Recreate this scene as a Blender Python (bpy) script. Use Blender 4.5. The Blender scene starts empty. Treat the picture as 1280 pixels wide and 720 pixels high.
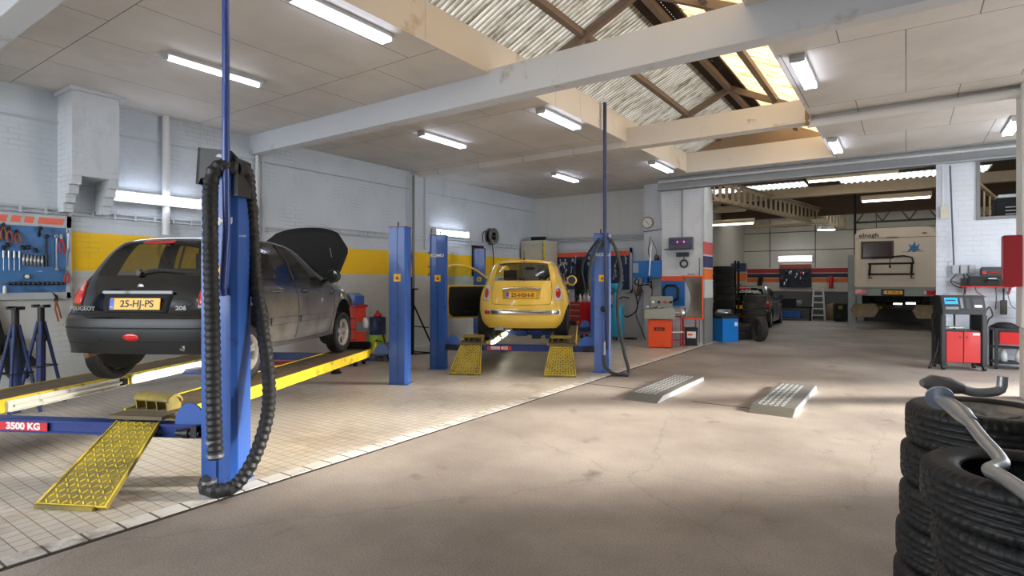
import bpy, bmesh, math, random
from mathutils import Vector, Matrix
from mathutils.bvhtree import BVHTree
random.seed(7)
PI = math.pi
SC = bpy.context.scene
COL = SC.collection

# ---------------------------------------------------------------- plan frames
# hall frame: +Y runs down the hall, +X to the right, floor z=0.
# st() turns a camera-aligned plan point, mostly worked out from image pixels,
# (across the view, depth from the camera) into hall coordinates.
CAM_YAW = math.radians(34.7)  # yaw of the camera from the hall axis
CB, SB = math.cos(CAM_YAW), math.sin(CAM_YAW)
def st(a, d, z=0.0):
    return (a*CB - d*SB, a*SB + d*CB, z)
def cam_heading(deg=0.0):  # heading turned right of the camera's view direction
    return CAM_YAW - math.radians(deg)

# ---------------------------------------------------------------- materials
def srgb(r, g, b):
    f = lambda c: ((c/255.0)/12.92) if c/255.0 <= 0.04045 else (((c/255.0)+0.055)/1.055)**2.4
    return (f(r), f(g), f(b), 1.0)
def new_mat(name):
    m = bpy.data.materials.new(name); m.use_nodes = True
    nt = m.node_tree; nt.nodes.clear()
    out = nt.nodes.new('ShaderNodeOutputMaterial')
    return m, nt, out
def N(nt, t, **kw):
    n = nt.nodes.new(t)
    for k, v in kw.items():
        if k in n.inputs: n.inputs[k].default_value = v
        else: setattr(n, k, v)
    return n
MATS = {}
def mat(name, rgb, rough=0.5, metal=0.0, var=0.12, scale=6.0, bump=0.0, bscale=60.0, dirt=None, dirt_amt=0.5, dirt_scale=3.0, coat=0.0, spec=0.5):
    if name in MATS: return MATS[name]
    m, nt, out = new_mat(name)
    b = N(nt, 'ShaderNodeBsdfPrincipled'); nt.links.new(b.outputs[0], out.inputs[0])
    b.inputs['Roughness'].default_value = rough; b.inputs['Metallic'].default_value = metal
    b.inputs['Coat Weight'].default_value = coat
    b.inputs['Specular IOR Level'].default_value = spec
    tc = N(nt, 'ShaderNodeTexCoord')
    no = N(nt, 'ShaderNodeTexNoise'); no.inputs['Scale'].default_value = scale; no.inputs['Detail'].default_value = 4
    nt.links.new(tc.outputs['Object'], no.inputs['Vector'])
    c = srgb(*rgb)
    mix = N(nt, 'ShaderNodeMix', data_type='RGBA')
    mix.inputs[6].default_value = tuple(x*(1-var) for x in c[:3]) + (1,)
    mix.inputs[7].default_value = tuple(min(1, x*(1+var)) for x in c[:3]) + (1,)
    nt.links.new(no.outputs[0], mix.inputs[0])
    last = mix.outputs[2]
    if dirt:
        n2 = N(nt, 'ShaderNodeTexNoise'); n2.inputs['Scale'].default_value = dirt_scale; n2.inputs['Detail'].default_value = 8; n2.inputs['Roughness'].default_value = .65
        nt.links.new(tc.outputs['Object'], n2.inputs['Vector'])
        rp = N(nt, 'ShaderNodeValToRGB'); rp.color_ramp.elements[0].position = 0.62 - dirt_amt*0.3; rp.color_ramp.elements[1].position = 0.72
        nt.links.new(n2.outputs[0], rp.inputs[0])
        m2 = N(nt, 'ShaderNodeMix', data_type='RGBA'); m2.inputs[7].default_value = srgb(*dirt)
        nt.links.new(rp.outputs[0], m2.inputs[0]); nt.links.new(last, m2.inputs[6]); last = m2.outputs[2]
    nt.links.new(last, b.inputs['Base Color'])
    if bump:
        n3 = N(nt, 'ShaderNodeTexNoise'); n3.inputs['Scale'].default_value = bscale; n3.inputs['Detail'].default_value = 3
        nt.links.new(tc.outputs['Object'], n3.inputs['Vector'])
        bp = N(nt, 'ShaderNodeBump'); bp.inputs['Strength'].default_value = bump; bp.inputs['Distance'].default_value = 0.01
        nt.links.new(n3.outputs[0], bp.inputs['Height']); nt.links.new(bp.outputs[0], b.inputs['Normal'])
    MATS[name] = m
    return m
def emit(name, rgb, s):
    if name in MATS: return MATS[name]
    m, nt, out = new_mat(name)
    e = N(nt, 'ShaderNodeEmission'); e.inputs[0].default_value = srgb(*rgb); e.inputs[1].default_value = s
    nt.links.new(e.outputs[0], out.inputs[0]); MATS[name] = m
    return m
def glass(name, tint, gl=0.12):
    m, nt, out = new_mat(name)
    t = N(nt, 'ShaderNodeBsdfTransparent'); t.inputs[0].default_value = tint
    g = N(nt, 'ShaderNodeBsdfGlossy'); g.inputs['Roughness'].default_value = 0.03
    lw = N(nt, 'ShaderNodeLayerWeight'); lw.inputs[0].default_value = 0.35
    mr = N(nt, 'ShaderNodeMapRange'); mr.inputs['To Min'].default_value = gl*0.5; mr.inputs['To Max'].default_value = 0.7
    nt.links.new(lw.outputs['Fresnel'], mr.inputs['Value'])
    mx = N(nt, 'ShaderNodeMixShader')
    nt.links.new(mr.outputs[0], mx.inputs[0]); nt.links.new(t.outputs[0], mx.inputs[1]); nt.links.new(g.outputs[0], mx.inputs[2])
    nt.links.new(mx.outputs[0], out.inputs[0]); MATS[name] = m
    return m

# ---------------------------------------------------------------- mesh builder
def spline(pts, step=0.05):
    P = [Vector(p) for p in pts]
    if len(P) < 3:
        return P
    Q = [P[0]*2-P[1]] + P + [P[-1]*2-P[-2]]
    out = []
    for i in range(1, len(Q)-2):
        a, b, c, d = Q[i-1], Q[i], Q[i+1], Q[i+2]
        n = max(2, int((c-b).length/step))
        for k in range(n):
            t = k/n
            out.append(0.5*((2*b)+(c-a)*t+(2*a-5*b+4*c-d)*t*t+(3*b-a-3*c+d)*t*t*t))
    out.append(P[-1])
    return out
class MB:
    def __init__(s): s.v = []; s.f = []; s.sm = []
    def add(s, vs, fs, sm=False):
        o = len(s.v); s.v += [tuple(v) for v in vs]
        for f in fs: s.f.append([o+i for i in f]); s.sm.append(sm)
        return s
    def box(s, c, d, rz=0.0, rx=0.0, ry=0.0):
        M = Matrix.Rotation(rz, 3, 'Z') @ Matrix.Rotation(ry, 3, 'Y') @ Matrix.Rotation(rx, 3, 'X')
        vs = []
        for x in (-.5, .5):
            for y in (-.5, .5):
                for z in (-.5, .5):
                    vs.append(Vector(c) + M @ Vector((x*d[0], y*d[1], z*d[2])))
        return s.add(vs, [(0,1,3,2),(4,6,7,5),(0,4,5,1),(2,3,7,6),(0,2,6,4),(1,5,7,3)])
    def b2(s, x0, x1, y0, y1, z0, z1):
        return s.box(((x0+x1)/2,(y0+y1)/2,(z0+z1)/2), (abs(x1-x0),abs(y1-y0),abs(z1-z0)))
    def cyl(s, p0, p1, r, r2=None, n=16, caps=True, sm=True):
        p0, p1 = Vector(p0), Vector(p1); r2 = r if r2 is None else r2
        z = (p1-p0).normalized(); x = z.orthogonal().normalized(); y = z.cross(x)
        vs = []
        for p, q in ((p0, r), (p1, r2)):
            for i in range(n):
                a = 2*PI*i/n; vs.append(p + x*math.cos(a)*q + y*math.sin(a)*q)
        s.add(vs, [(i,(i+1)%n,n+(i+1)%n,n+i) for i in range(n)], sm)
        if caps:
            s.add(vs[:n], [tuple(reversed(range(n)))]); s.add(vs[n:], [tuple(range(n))])
        return s
    def tube(s, pts, r, n=10, closed=False, caps=True, sm=True):
        P = [Vector(p) for p in pts]; m = len(P)
        R = r if isinstance(r, (list, tuple)) else [r]*m
        T = []
        for i in range(m):
            a = P[(i-1) % m] if (closed or i > 0) else P[i]
            b = P[(i+1) % m] if (closed or i < m-1) else P[i]
            T.append((b-a).normalized())
        x = T[0].orthogonal().normalized(); vs = []
        for i in range(m):
            x = (x - T[i]*x.dot(T[i])).normalized(); y = T[i].cross(x)
            for k in range(n):
                a = 2*PI*k/n; vs.append(P[i] + x*math.cos(a)*R[i] + y*math.sin(a)*R[i])
        fs = []
        for i in range(m if closed else m-1):
            j = (i+1) % m
            for k in range(n): fs.append((i*n+k, i*n+(k+1)%n, j*n+(k+1)%n, j*n+k))
        s.add(vs, fs, sm)
        if caps and not closed:
            s.add(vs[:n], [tuple(reversed(range(n)))]); s.add(vs[-n:], [tuple(range(n))])
        return s
    def lathe(s, prof, o=(0,0,0), ax='z', n=32, sm=True, closed=False):
        vs = []
        for i in range(n):
            a = 2*PI*i/n
            for r, h in prof:
                c, d = r*math.cos(a), r*math.sin(a)
                p = {'z': (c, d, h), 'x': (h, c, d), 'y': (d, h, c)}[ax]
                vs.append((o[0]+p[0], o[1]+p[1], o[2]+p[2]))
        m = len(prof); fs = []
        for i in range(n):
            j = (i+1) % n
            for k in range(m if closed else m-1):
                l = (k+1) % m
                fs.append((i*m+k, j*m+k, j*m+l, i*m+l))
        return s.add(vs, fs, sm)
    def prism(s, poly, ax, a, b, o=(0,0,0)):
        n = len(poly); vs = []
        for h in (a, b):
            for u, w in poly:
                p = {'z': (u, w, h), 'x': (h, u, w), 'y': (u, h, w)}[ax]
                vs.append((o[0]+p[0], o[1]+p[1], o[2]+p[2]))
        fs = [tuple(range(n)), tuple(reversed(range(n, 2*n)))] + [(i, n+i, n+(i+1)%n, (i+1)%n) for i in range(n)]
        return s.add(vs, fs)
    def xf(s, M):
        s.v = [tuple(M @ Vector(v)) for v in s.v]; return s
    def mesh(s, name):
        me = bpy.data.meshes.new(name); me.from_pydata(s.v, [], s.f)
        me.polygons.foreach_set('use_smooth', s.sm)
        bm = bmesh.new(); bm.from_mesh(me); bmesh.ops.recalc_face_normals(bm, faces=bm.faces); bm.to_mesh(me); bm.free()
        me.update(); return me
    def build(s, name, m, parent=None, bevel=0.0, loc=None, rot=None):
        me = s.mesh(name)
        if bevel:
            bm = bmesh.new(); bm.from_mesh(me)
            bmesh.ops.remove_doubles(bm, verts=bm.verts, dist=1e-5)
            ed = [e for e in bm.edges if len(e.link_faces) == 2 and e.calc_face_angle(0) > 0.7]
            bmesh.ops.bevel(bm, geom=ed, offset=bevel, segments=2, affect='EDGES', clamp_overlap=True)
            bm.to_mesh(me); bm.free()
        me.materials.append(m)
        o = bpy.data.objects.new(name, me); COL.objects.link(o)
        if parent: o.parent = parent
        if loc: o.location = loc
        if rot: o.rotation_euler = rot
        return o
def tag(o, label=None, cat=None, group=None, kind=None):
    if label: o['label'] = label
    if cat: o['category'] = cat
    if group: o['group'] = group
    if kind: o['kind'] = kind
    return o
def thing(name, label, cat, loc=(0,0,0), rz=0.0, group=None):
    o = bpy.data.objects.new(name, None); COL.objects.link(o)
    o.location = loc; o.rotation_euler = (0, 0, rz); o.empty_display_size = .1
    return tag(o, label, cat, group)
def dup(root, loc, rz=None, label=None, rot=None):
    r = root.copy(); COL.objects.link(r); r.location = loc
    if rz is not None: r.rotation_euler = (0, 0, rz)
    if rot is not None: r.rotation_euler = rot
    if label: r['label'] = label
    for ch in list(root.children):
        c = ch.copy(); COL.objects.link(c); c.parent = r
        for g in ch.children:
            d = g.copy(); COL.objects.link(d); d.parent = c
    return r
def struct(name, mb, m, bevel=0.0):
    return tag(mb.build(name, m, None, bevel), kind='structure')
def text(name, body, size, m, parent=None, loc=(0,0,0), rot=(PI/2,0,0), ext=0.0012, sx=1.0, shear=0.0, bold=0.0):
    cu = bpy.data.curves.new(name, 'FONT'); cu.body = body; cu.size = size; cu.extrude = ext
    cu.align_x = 'CENTER'; cu.align_y = 'CENTER'; cu.shear = shear; cu.offset = bold
    t = bpy.data.objects.new('tmp', cu); COL.objects.link(t)
    dg = bpy.context.evaluated_depsgraph_get()
    me = bpy.data.meshes.new_from_object(t.evaluated_get(dg))
    bpy.data.objects.remove(t); me.name = name
    me.transform(Matrix.Scale(sx, 4, (1, 0, 0)))
    me.materials.clear(); me.materials.append(m)
    o = bpy.data.objects.new(name, me); COL.objects.link(o)
    o.location = loc; o.rotation_euler = rot
    if parent: o.parent = parent
    return o
# ---------------------------------------------------------------- surface materials
def wall_mat(name, base, band=None, lower=None, stripes=None, bw=0.23, bh=0.075, rough=0.6, bump=0.28, dirt=0.3, y_from=None):
    """painted brick; band/stripes are painted colours between heights"""
    m, nt, out = new_mat(name)
    b = N(nt, 'ShaderNodeBsdfPrincipled'); b.inputs['Roughness'].default_value = rough
    nt.links.new(b.outputs[0], out.inputs[0])
    tc = N(nt, 'ShaderNodeTexCoord'); sp = N(nt, 'ShaderNodeSeparateXYZ'); nt.links.new(tc.outputs['Object'], sp.inputs[0])
    ad = N(nt, 'ShaderNodeMath', operation='ADD'); nt.links.new(sp.outputs[0], ad.inputs[0]); nt.links.new(sp.outputs[1], ad.inputs[1])
    cb = N(nt, 'ShaderNodeCombineXYZ'); nt.links.new(ad.outputs[0], cb.inputs[0]); nt.links.new(sp.outputs[2], cb.inputs[1])
    br = N(nt, 'ShaderNodeTexBrick'); br.inputs['Scale'].default_value = 1.0
    br.inputs['Brick Width'].default_value = bw; br.inputs['Row Height'].default_value = bh
    br.inputs['Mortar Size'].default_value = 0.008; br.inputs['Mortar Smooth'].default_value = 0.4
    nt.links.new(cb.outputs[0], br.inputs['Vector'])
    no = N(nt, 'ShaderNodeTexNoise'); no.inputs['Scale'].default_value = 1.4; no.inputs['Detail'].default_value = 8
    nt.links.new(tc.outputs['Object'], no.inputs['Vector'])
    def colmix(fac, a, c2):
        x = N(nt, 'ShaderNodeMix', data_type='RGBA')
        nt.links.new(fac, x.inputs[0])
        for i, c in ((6, a), (7, c2)):
            if isinstance(c, tuple): x.inputs[i].default_value = c
            else: nt.links.new(c, x.inputs[i])
        return x.outputs[2]
    def between(z0, z1):
        g = N(nt, 'ShaderNodeMath', operation='GREATER_THAN'); nt.links.new(sp.outputs[2], g.inputs[0]); g.inputs[1].default_value = z0
        l = N(nt, 'ShaderNodeMath', operation='LESS_THAN'); nt.links.new(sp.outputs[2], l.inputs[0]); l.inputs[1].default_value = z1
        mu = N(nt, 'ShaderNodeMath', operation='MULTIPLY'); nt.links.new(g.outputs[0], mu.inputs[0]); nt.links.new(l.outputs[0], mu.inputs[1])
        return mu.outputs[0]
    c = srgb(*base)
    last = colmix(no.outputs[0], tuple(x*.86 for x in c[:3])+(1,), tuple(min(1, x*1.08) for x in c[:3])+(1,))
    if lower: last = colmix(between(-1, lower[0]), last, srgb(*lower[1]))
    if band: last = colmix(between(band[0], band[1]), last, srgb(*band[2]))
    for z0, z1, cc in (stripes or []): last = colmix(between(z0, z1), last, srgb(*cc))
    if dirt:
        n2 = N(nt, 'ShaderNodeTexNoise'); n2.inputs['Scale'].default_value = 2.2; n2.inputs['Detail'].default_value = 10; n2.inputs['Roughness'].default_value = .7
        mp = N(nt, 'ShaderNodeMapping'); mp.inputs['Scale'].default_value = (1, 1, .5); nt.links.new(tc.outputs['Object'], mp.inputs[0]); nt.links.new(mp.outputs[0], n2.inputs['Vector'])
        rp = N(nt, 'ShaderNodeValToRGB'); rp.color_ramp.elements[0].position = .55; rp.color_ramp.elements[1].position = .8
        nt.links.new(n2.outputs[0], rp.inputs[0])
        mu = N(nt, 'ShaderNodeMath', operation='MULTIPLY'); mu.inputs[1].default_value = dirt; nt.links.new(rp.outputs[0], mu.inputs[0])
        last = colmix(mu.outputs[0], last, srgb(120, 115, 105))
    # thin worn mortar lines only here and there
    n4 = N(nt, 'ShaderNodeTexNoise'); n4.inputs['Scale'].default_value = 1.7; n4.inputs['Detail'].default_value = 6
    nt.links.new(tc.outputs['Object'], n4.inputs['Vector'])
    r4 = N(nt, 'ShaderNodeValToRGB'); r4.color_ramp.elements[0].position = .5; r4.color_ramp.elements[1].position = .68
    nt.links.new(n4.outputs[0], r4.inputs[0])
    m4 = N(nt, 'ShaderNodeMath', operation='MULTIPLY'); nt.links.new(r4.outputs[0], m4.inputs[0]); nt.links.new(br.outputs['Fac'], m4.inputs[1])
    m5 = N(nt, 'ShaderNodeMath', operation='MULTIPLY'); m5.inputs[1].default_value = .3; nt.links.new(m4.outputs[0], m5.inputs[0])
    last = colmix(m5.outputs[0], last, srgb(110, 108, 104))
    nt.links.new(last, b.inputs['Base Color'])
    inv = N(nt, 'ShaderNodeMath', operation='SUBTRACT'); inv.inputs[0].default_value = 1; nt.links.new(br.outputs['Fac'], inv.inputs[1])
    n3 = N(nt, 'ShaderNodeTexNoise'); n3.inputs['Scale'].default_value = 14; n3.inputs['Detail'].default_value = 5; nt.links.new(tc.outputs['Object'], n3.inputs['Vector'])
    s2 = N(nt, 'ShaderNodeMath', operation='ADD'); nt.links.new(inv.outputs[0], s2.inputs[0]); nt.links.new(n3.outputs[0], s2.inputs[1])
    bp = N(nt, 'ShaderNodeBump'); bp.inputs['Strength'].default_value = bump; bp.inputs['Distance'].default_value = 0.008
    nt.links.new(s2.outputs[0], bp.inputs['Height']); nt.links.new(bp.outputs[0], b.inputs['Normal'])
    MATS[name] = m; return m

def grid_mat(name, base, line, w, h, off=0.5, ms=0.006, rough=0.6, var=.1, tint2=None, dirt=None, bump=.3, rot=0.0, shift=(0,0,0), dirt_pos=(.5,.68), dirt_scale=1.2, lf=1.0):
    m, nt, out = new_mat(name)
    b = N(nt, 'ShaderNodeBsdfPrincipled'); b.inputs['Roughness'].default_value = rough; nt.links.new(b.outputs[0], out.inputs[0])
    tc = N(nt, 'ShaderNodeTexCoord'); mp = N(nt, 'ShaderNodeMapping'); mp.inputs['Rotation'].default_value = (0, 0, rot); mp.inputs['Location'].default_value = shift
    nt.links.new(tc.outputs['Object'], mp.inputs[0])
    br = N(nt, 'ShaderNodeTexBrick'); br.offset = off; br.inputs['Scale'].default_value = 1.0
    br.inputs['Brick Width'].default_value = w; br.inputs['Row Height'].default_value = h; br.inputs['Mortar Size'].default_value = ms; br.inputs['Mortar Smooth'].default_value = .1
    c = srgb(*base)
    br.inputs['Color1'].default_value = tuple(x*(1-var) for x in c[:3])+(1,); br.inputs['Color2'].default_value = tuple(x*(1+var) for x in c[:3])+(1,)
    br.inputs['Mortar'].default_value = tuple(lf*a+(1-lf)*d for a, d in zip(srgb(*line), c))
    nt.links.new(mp.outputs[0], br.inputs['Vector']); last = br.outputs['Color']
    no = N(nt, 'ShaderNodeTexNoise'); no.inputs['Scale'].default_value = .7; no.inputs['Detail'].default_value = 9; no.inputs['Roughness'].default_value = .6
    nt.links.new(tc.outputs['Object'], no.inputs['Vector'])
    mx = N(nt, 'ShaderNodeMix', data_type='RGBA', blend_type='MULTIPLY'); mx.inputs[0].default_value = .5
    nt.links.new(last, mx.inputs[6]); nt.links.new(no.outputs[0], mx.inputs[7]); last = mx.outputs[2]
    # brighten back (noise averages .5)
    g = N(nt, 'ShaderNodeMix', data_type='RGBA', blend_type='MULTIPLY'); g.inputs[0].default_value = 1; g.inputs[7].default_value = (1.33, 1.33, 1.33, 1)
    nt.links.new(last, g.inputs[6]); last = g.outputs[2]
    if dirt:
        n2 = N(nt, 'ShaderNodeTexNoise'); n2.inputs['Scale'].default_value = dirt_scale; n2.inputs['Detail'].default_value = 10; n2.inputs['Roughness'].default_value = .7
        nt.links.new(tc.outputs['Object'], n2.inputs['Vector'])
        rp = N(nt, 'ShaderNodeValToRGB'); rp.color_ramp.elements[0].position = dirt_pos[0]; rp.color_ramp.elements[1].position = dirt_pos[1]; rp.color_ramp.elements[1].color = (.75,.75,.75,1)
        nt.links.new(n2.outputs[0], rp.inputs[0])
        m2 = N(nt, 'ShaderNodeMix', data_type='RGBA'); m2.inputs[7].default_value = srgb(*dirt)
        nt.links.new(rp.outputs[0], m2.inputs[0]); nt.links.new(last, m2.inputs[6]); last = m2.outputs[2]
    nt.links.new(last, b.inputs['Base Color'])
    bp = N(nt, 'ShaderNodeBump'); bp.inputs['Strength'].default_value = bump; bp.inputs['Distance'].default_value = 0.004; bp.invert = True
    nt.links.new(br.outputs['Fac'], bp.inputs['Height']); nt.links.new(bp.outputs[0], b.inputs['Normal'])
    MATS[name] = m; return m

def asphalt():
    m, nt, out = new_mat('worn_asphalt')
    b = N(nt, 'ShaderNodeBsdfPrincipled'); b.inputs['Roughness'].default_value = .62; nt.links.new(b.outputs[0], out.inputs[0])
    tc = N(nt, 'ShaderNodeTexCoord')
    def noise(s, d, r=.6):
        n = N(nt, 'ShaderNodeTexNoise'); n.inputs['Scale'].default_value = s; n.inputs['Detail'].default_value = d; n.inputs['Roughness'].default_value = r
        nt.links.new(tc.outputs['Object'], n.inputs['Vector']); return n.outputs[0]
    rp = N(nt, 'ShaderNodeValToRGB'); e = rp.color_ramp.elements
    e[0].position = .32; e[0].color = srgb(128, 118, 110); e[1].position = .68; e[1].color = srgb(172, 162, 152)
    nt.links.new(noise(.55, 10, .62), rp.inputs[0])
    r2 = N(nt, 'ShaderNodeValToRGB'); e = r2.color_ramp.elements
    e[0].position = .64; e[0].color = (0,0,0,1); e[1].position = .74; e[1].color = (.6,.6,.6,1)
    nt.links.new(noise(2.0, 6, .5), r2.inputs[0])
    mx = N(nt, 'ShaderNodeMix', data_type='RGBA'); mx.inputs[7].default_value = srgb(84, 72, 64)
    nt.links.new(r2.outputs[0], mx.inputs[0]); nt.links.new(rp.outputs[0], mx.inputs[6])
    g = noise(90, 2, .5)
    m3 = N(nt, 'ShaderNodeMix', data_type='RGBA', blend_type='OVERLAY'); m3.inputs[0].default_value = .6
    nt.links.new(mx.outputs[2], m3.inputs[6]); nt.links.new(g, m3.inputs[7])
    # fine cracks
    vo = N(nt, 'ShaderNodeTexVoronoi', feature='DISTANCE_TO_EDGE'); vo.inputs['Scale'].default_value = .45
    mp = N(nt, 'ShaderNodeMapping'); nt.links.new(tc.outputs['Object'], mp.inputs[0])
    nz = N(nt, 'ShaderNodeTexNoise'); nz.inputs['Scale'].default_value = 2.5; nz.inputs['Detail'].default_value = 6; nt.links.new(tc.outputs['Object'], nz.inputs['Vector'])
    av = N(nt, 'ShaderNodeMix', data_type='RGBA'); av.inputs[0].default_value = .25; nt.links.new(mp.outputs[0], av.inputs[6]); nt.links.new(nz.outputs['Color'], av.inputs[7])
    nt.links.new(av.outputs[2], vo.inputs['Vector'])
    cr = N(nt, 'ShaderNodeValToRGB'); e = cr.color_ramp.elements; e[0].position = .0; e[0].color = (.22,.22,.22,1); e[1].position = .004; e[1].color = (0,0,0,1)
    nt.links.new(vo.outputs['Distance'], cr.inputs[0])
    m4 = N(nt, 'ShaderNodeMix', data_type='RGBA'); m4.inputs[7].default_value = srgb(70, 62, 57)
    nt.links.new(cr.outputs[0], m4.inputs[0]); nt.links.new(m3.outputs[2], m4.inputs[6])
    nt.links.new(m4.outputs[2], b.inputs['Base Color'])
    bp = N(nt, 'ShaderNodeBump'); bp.inputs['Strength'].default_value = .35; bp.inputs['Distance'].default_value = .004
    nt.links.new(noise(120, 3), bp.inputs['Height']); nt.links.new(bp.outputs[0], b.inputs['Normal'])
    MATS['asphalt'] = m; return m

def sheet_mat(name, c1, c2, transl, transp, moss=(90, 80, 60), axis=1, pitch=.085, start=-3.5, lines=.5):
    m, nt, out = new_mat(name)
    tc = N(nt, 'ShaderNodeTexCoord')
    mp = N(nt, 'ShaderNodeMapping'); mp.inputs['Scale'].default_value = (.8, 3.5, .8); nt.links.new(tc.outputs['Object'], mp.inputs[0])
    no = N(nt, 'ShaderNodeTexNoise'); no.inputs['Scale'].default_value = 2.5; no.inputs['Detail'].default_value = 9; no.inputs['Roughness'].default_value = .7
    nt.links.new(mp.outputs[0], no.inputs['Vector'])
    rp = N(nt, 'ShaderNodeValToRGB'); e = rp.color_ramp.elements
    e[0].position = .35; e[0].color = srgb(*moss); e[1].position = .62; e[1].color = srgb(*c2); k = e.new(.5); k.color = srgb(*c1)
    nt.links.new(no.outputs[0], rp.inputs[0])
    # corrugation shading put into the colour, darker along the troughs
    sp = N(nt, 'ShaderNodeSeparateXYZ'); nt.links.new(tc.outputs['Object'], sp.inputs[0])
    a1 = N(nt, 'ShaderNodeMath', operation='SUBTRACT'); nt.links.new(sp.outputs[axis], a1.inputs[0]); a1.inputs[1].default_value = start
    a2 = N(nt, 'ShaderNodeMath', operation='MULTIPLY'); nt.links.new(a1.outputs[0], a2.inputs[0]); a2.inputs[1].default_value = 2*PI/pitch
    a3 = N(nt, 'ShaderNodeMath', operation='SINE'); nt.links.new(a2.outputs[0], a3.inputs[0])
    a4 = N(nt, 'ShaderNodeMapRange'); a4.inputs['From Min'].default_value = -1; a4.inputs['From Max'].default_value = .6; a4.inputs['To Min'].default_value = 1-lines; a4.inputs['To Max'].default_value = 1; nt.links.new(a3.outputs[0], a4.inputs['Value'])
    mm = N(nt, 'ShaderNodeMix', data_type='RGBA', blend_type='MULTIPLY'); mm.inputs[0].default_value = 1; nt.links.new(rp.outputs[0], mm.inputs[6]); nt.links.new(a4.outputs[0], mm.inputs[7])
    class _o: outputs = [mm.outputs[2]]
    rp = _o
    d = N(nt, 'ShaderNodeBsdfDiffuse'); t = N(nt, 'ShaderNodeBsdfTranslucent'); nt.links.new(rp.outputs[0], d.inputs[0]); nt.links.new(rp.outputs[0], t.inputs[0])
    mx = N(nt, 'ShaderNodeMixShader'); mx.inputs[0].default_value = transl; nt.links.new(d.outputs[0], mx.inputs[1]); nt.links.new(t.outputs[0], mx.inputs[2])
    tr = N(nt, 'ShaderNodeBsdfTransparent'); nt.links.new(rp.outputs[0], tr.inputs[0])
    m2 = N(nt, 'ShaderNodeMixShader'); m2.inputs[0].default_value = transp; nt.links.new(mx.outputs[0], m2.inputs[1]); nt.links.new(tr.outputs[0], m2.inputs[2])
    nt.links.new(m2.outputs[0], out.inputs[0]); MATS[name] = m; return m

M_WALL = wall_mat('white_painted_brick', (206, 213, 220), band=(1.76, 2.32, (250, 200, 10)), lower=(1.76, (197, 199, 196)))
M_WALLW = wall_mat('white_brick_plain', (210, 215, 221))
M_WALLR = wall_mat('rough_white_brick', (204, 210, 220), bump=.6, dirt=.3, bw=.25, bh=.1)
M_PILLAR = wall_mat('striped_white_brick', (205, 208, 208), lower=(1.18, (128, 128, 124)), stripes=[(2.29, 2.61, (205, 92, 90)), (1.96, 2.25, (58, 62, 105)), (1.65, 1.93, (232, 120, 48))])
M_BACKW = wall_mat('striped_back_wall', (205, 198, 184), lower=(1.18, (92, 92, 92)), stripes=[(1.98, 2.17, (165, 40, 36)), (1.78, 1.95, (32, 36, 60)), (1.57, 1.75, (215, 105, 40))], dirt=.25, bump=.2)
M_PLAINTAN = mat('tan_plaster', (172, 164, 150), .8, var=.1, bump=.2, bscale=20)
M_ASPH = asphalt()
M_TILE = grid_mat('small_floor_tiles', (206, 197, 184), (142, 130, 114), .1, .1, off=0.0, ms=.004, rough=.35, var=.05, dirt=(128, 100, 72), dirt_pos=(.52, .74), dirt_scale=.9)
M_KERB = grid_mat('kerb_tiles', (226, 221, 212), (96, 88, 78), 1.0, .2, off=0.0, ms=.008, rough=.5, var=.06, dirt=(92, 80, 68), dirt_scale=3)
M_CEIL = grid_mat('ceiling_boards', (208, 203, 197), (120, 114, 106), 1.22, 2.44, off=.5, ms=.006, rough=.7, var=.015, bump=.2, rot=0, dirt=(180, 172, 160), dirt_pos=(.55, .8), dirt_scale=.5)
M_BEAM = mat('grey_white_beam_paint', (202, 206, 212), .5, var=.06, scale=1.5, bump=.1, bscale=6, dirt=(165, 160, 150), dirt_amt=.1, dirt_scale=2)
M_FASC = mat('cream_fascia_board', (214, 210, 204), .6, var=.05, scale=1.2, dirt=(180, 160, 130), dirt_amt=.05, dirt_scale=1.5)
M_WOOD = mat('weathered_roof_timber', (122, 108, 96), .8, var=.2, scale=8, bump=.4, bscale=30)
M_DARKSTEEL = mat('grey_lintel_steel', (158, 162, 166), .5, var=.1)
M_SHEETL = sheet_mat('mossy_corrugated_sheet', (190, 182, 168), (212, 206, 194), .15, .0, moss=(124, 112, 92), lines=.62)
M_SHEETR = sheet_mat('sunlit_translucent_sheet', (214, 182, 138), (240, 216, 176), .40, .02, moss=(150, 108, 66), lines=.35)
M_RIDGE = mat('dark_ridge_sheet', (60, 48, 38), .9, var=.2, scale=10)
M_GREYPAINT = mat('grey_pipe_paint', (190, 194, 198), .45, var=.06)
M_PIPEW = mat('white_pipe_paint', (222, 222, 220), .4, var=.04)
M_CONCR = mat('bare_concrete', (120, 116, 110), .8, var=.15, bump=.2)

XW, ZC = -9.9, 4.27       # left wall, ceiling height
XF = -4.42                # left edge of roof opening
XR = -1.25                # right edge of roof opening
XS = 4.5                  # right wall of the hall
YF = -3.5                 # front of hall
YB = 15.6                 # back wall of the bays
# ---- floors
struct('floor', MB().b2(-4.14, XS, YF-.3, 27.6, -.2, 0).b2(XW-.3, -4.14, YB, 27.6, -.2, 0), M_ASPH)
struct('floor', MB().b2(XW-.3, -4.29, YF-.3, YB, -.2, .004), M_TILE)
struct('trim_1', MB().b2(-4.29, -4.14, YF-.3, YB, -.2, .008), M_KERB)
mb = MB(); mb.b2(-4.14, -4.105, YF, 14.6, -.05, .003)
struct('trim_2', mb, mat('black_joint', (52, 46, 42), .9))
mb = MB(); mb.b2(-4.1, -2.95, 8.0, 8.02, -.05, .003).b2(-2.35, -1.4, 7.6, 7.62, -.05, .003)
struct('trim_3', mb, mat('black_joint', (52, 46, 42), .9))
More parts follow.
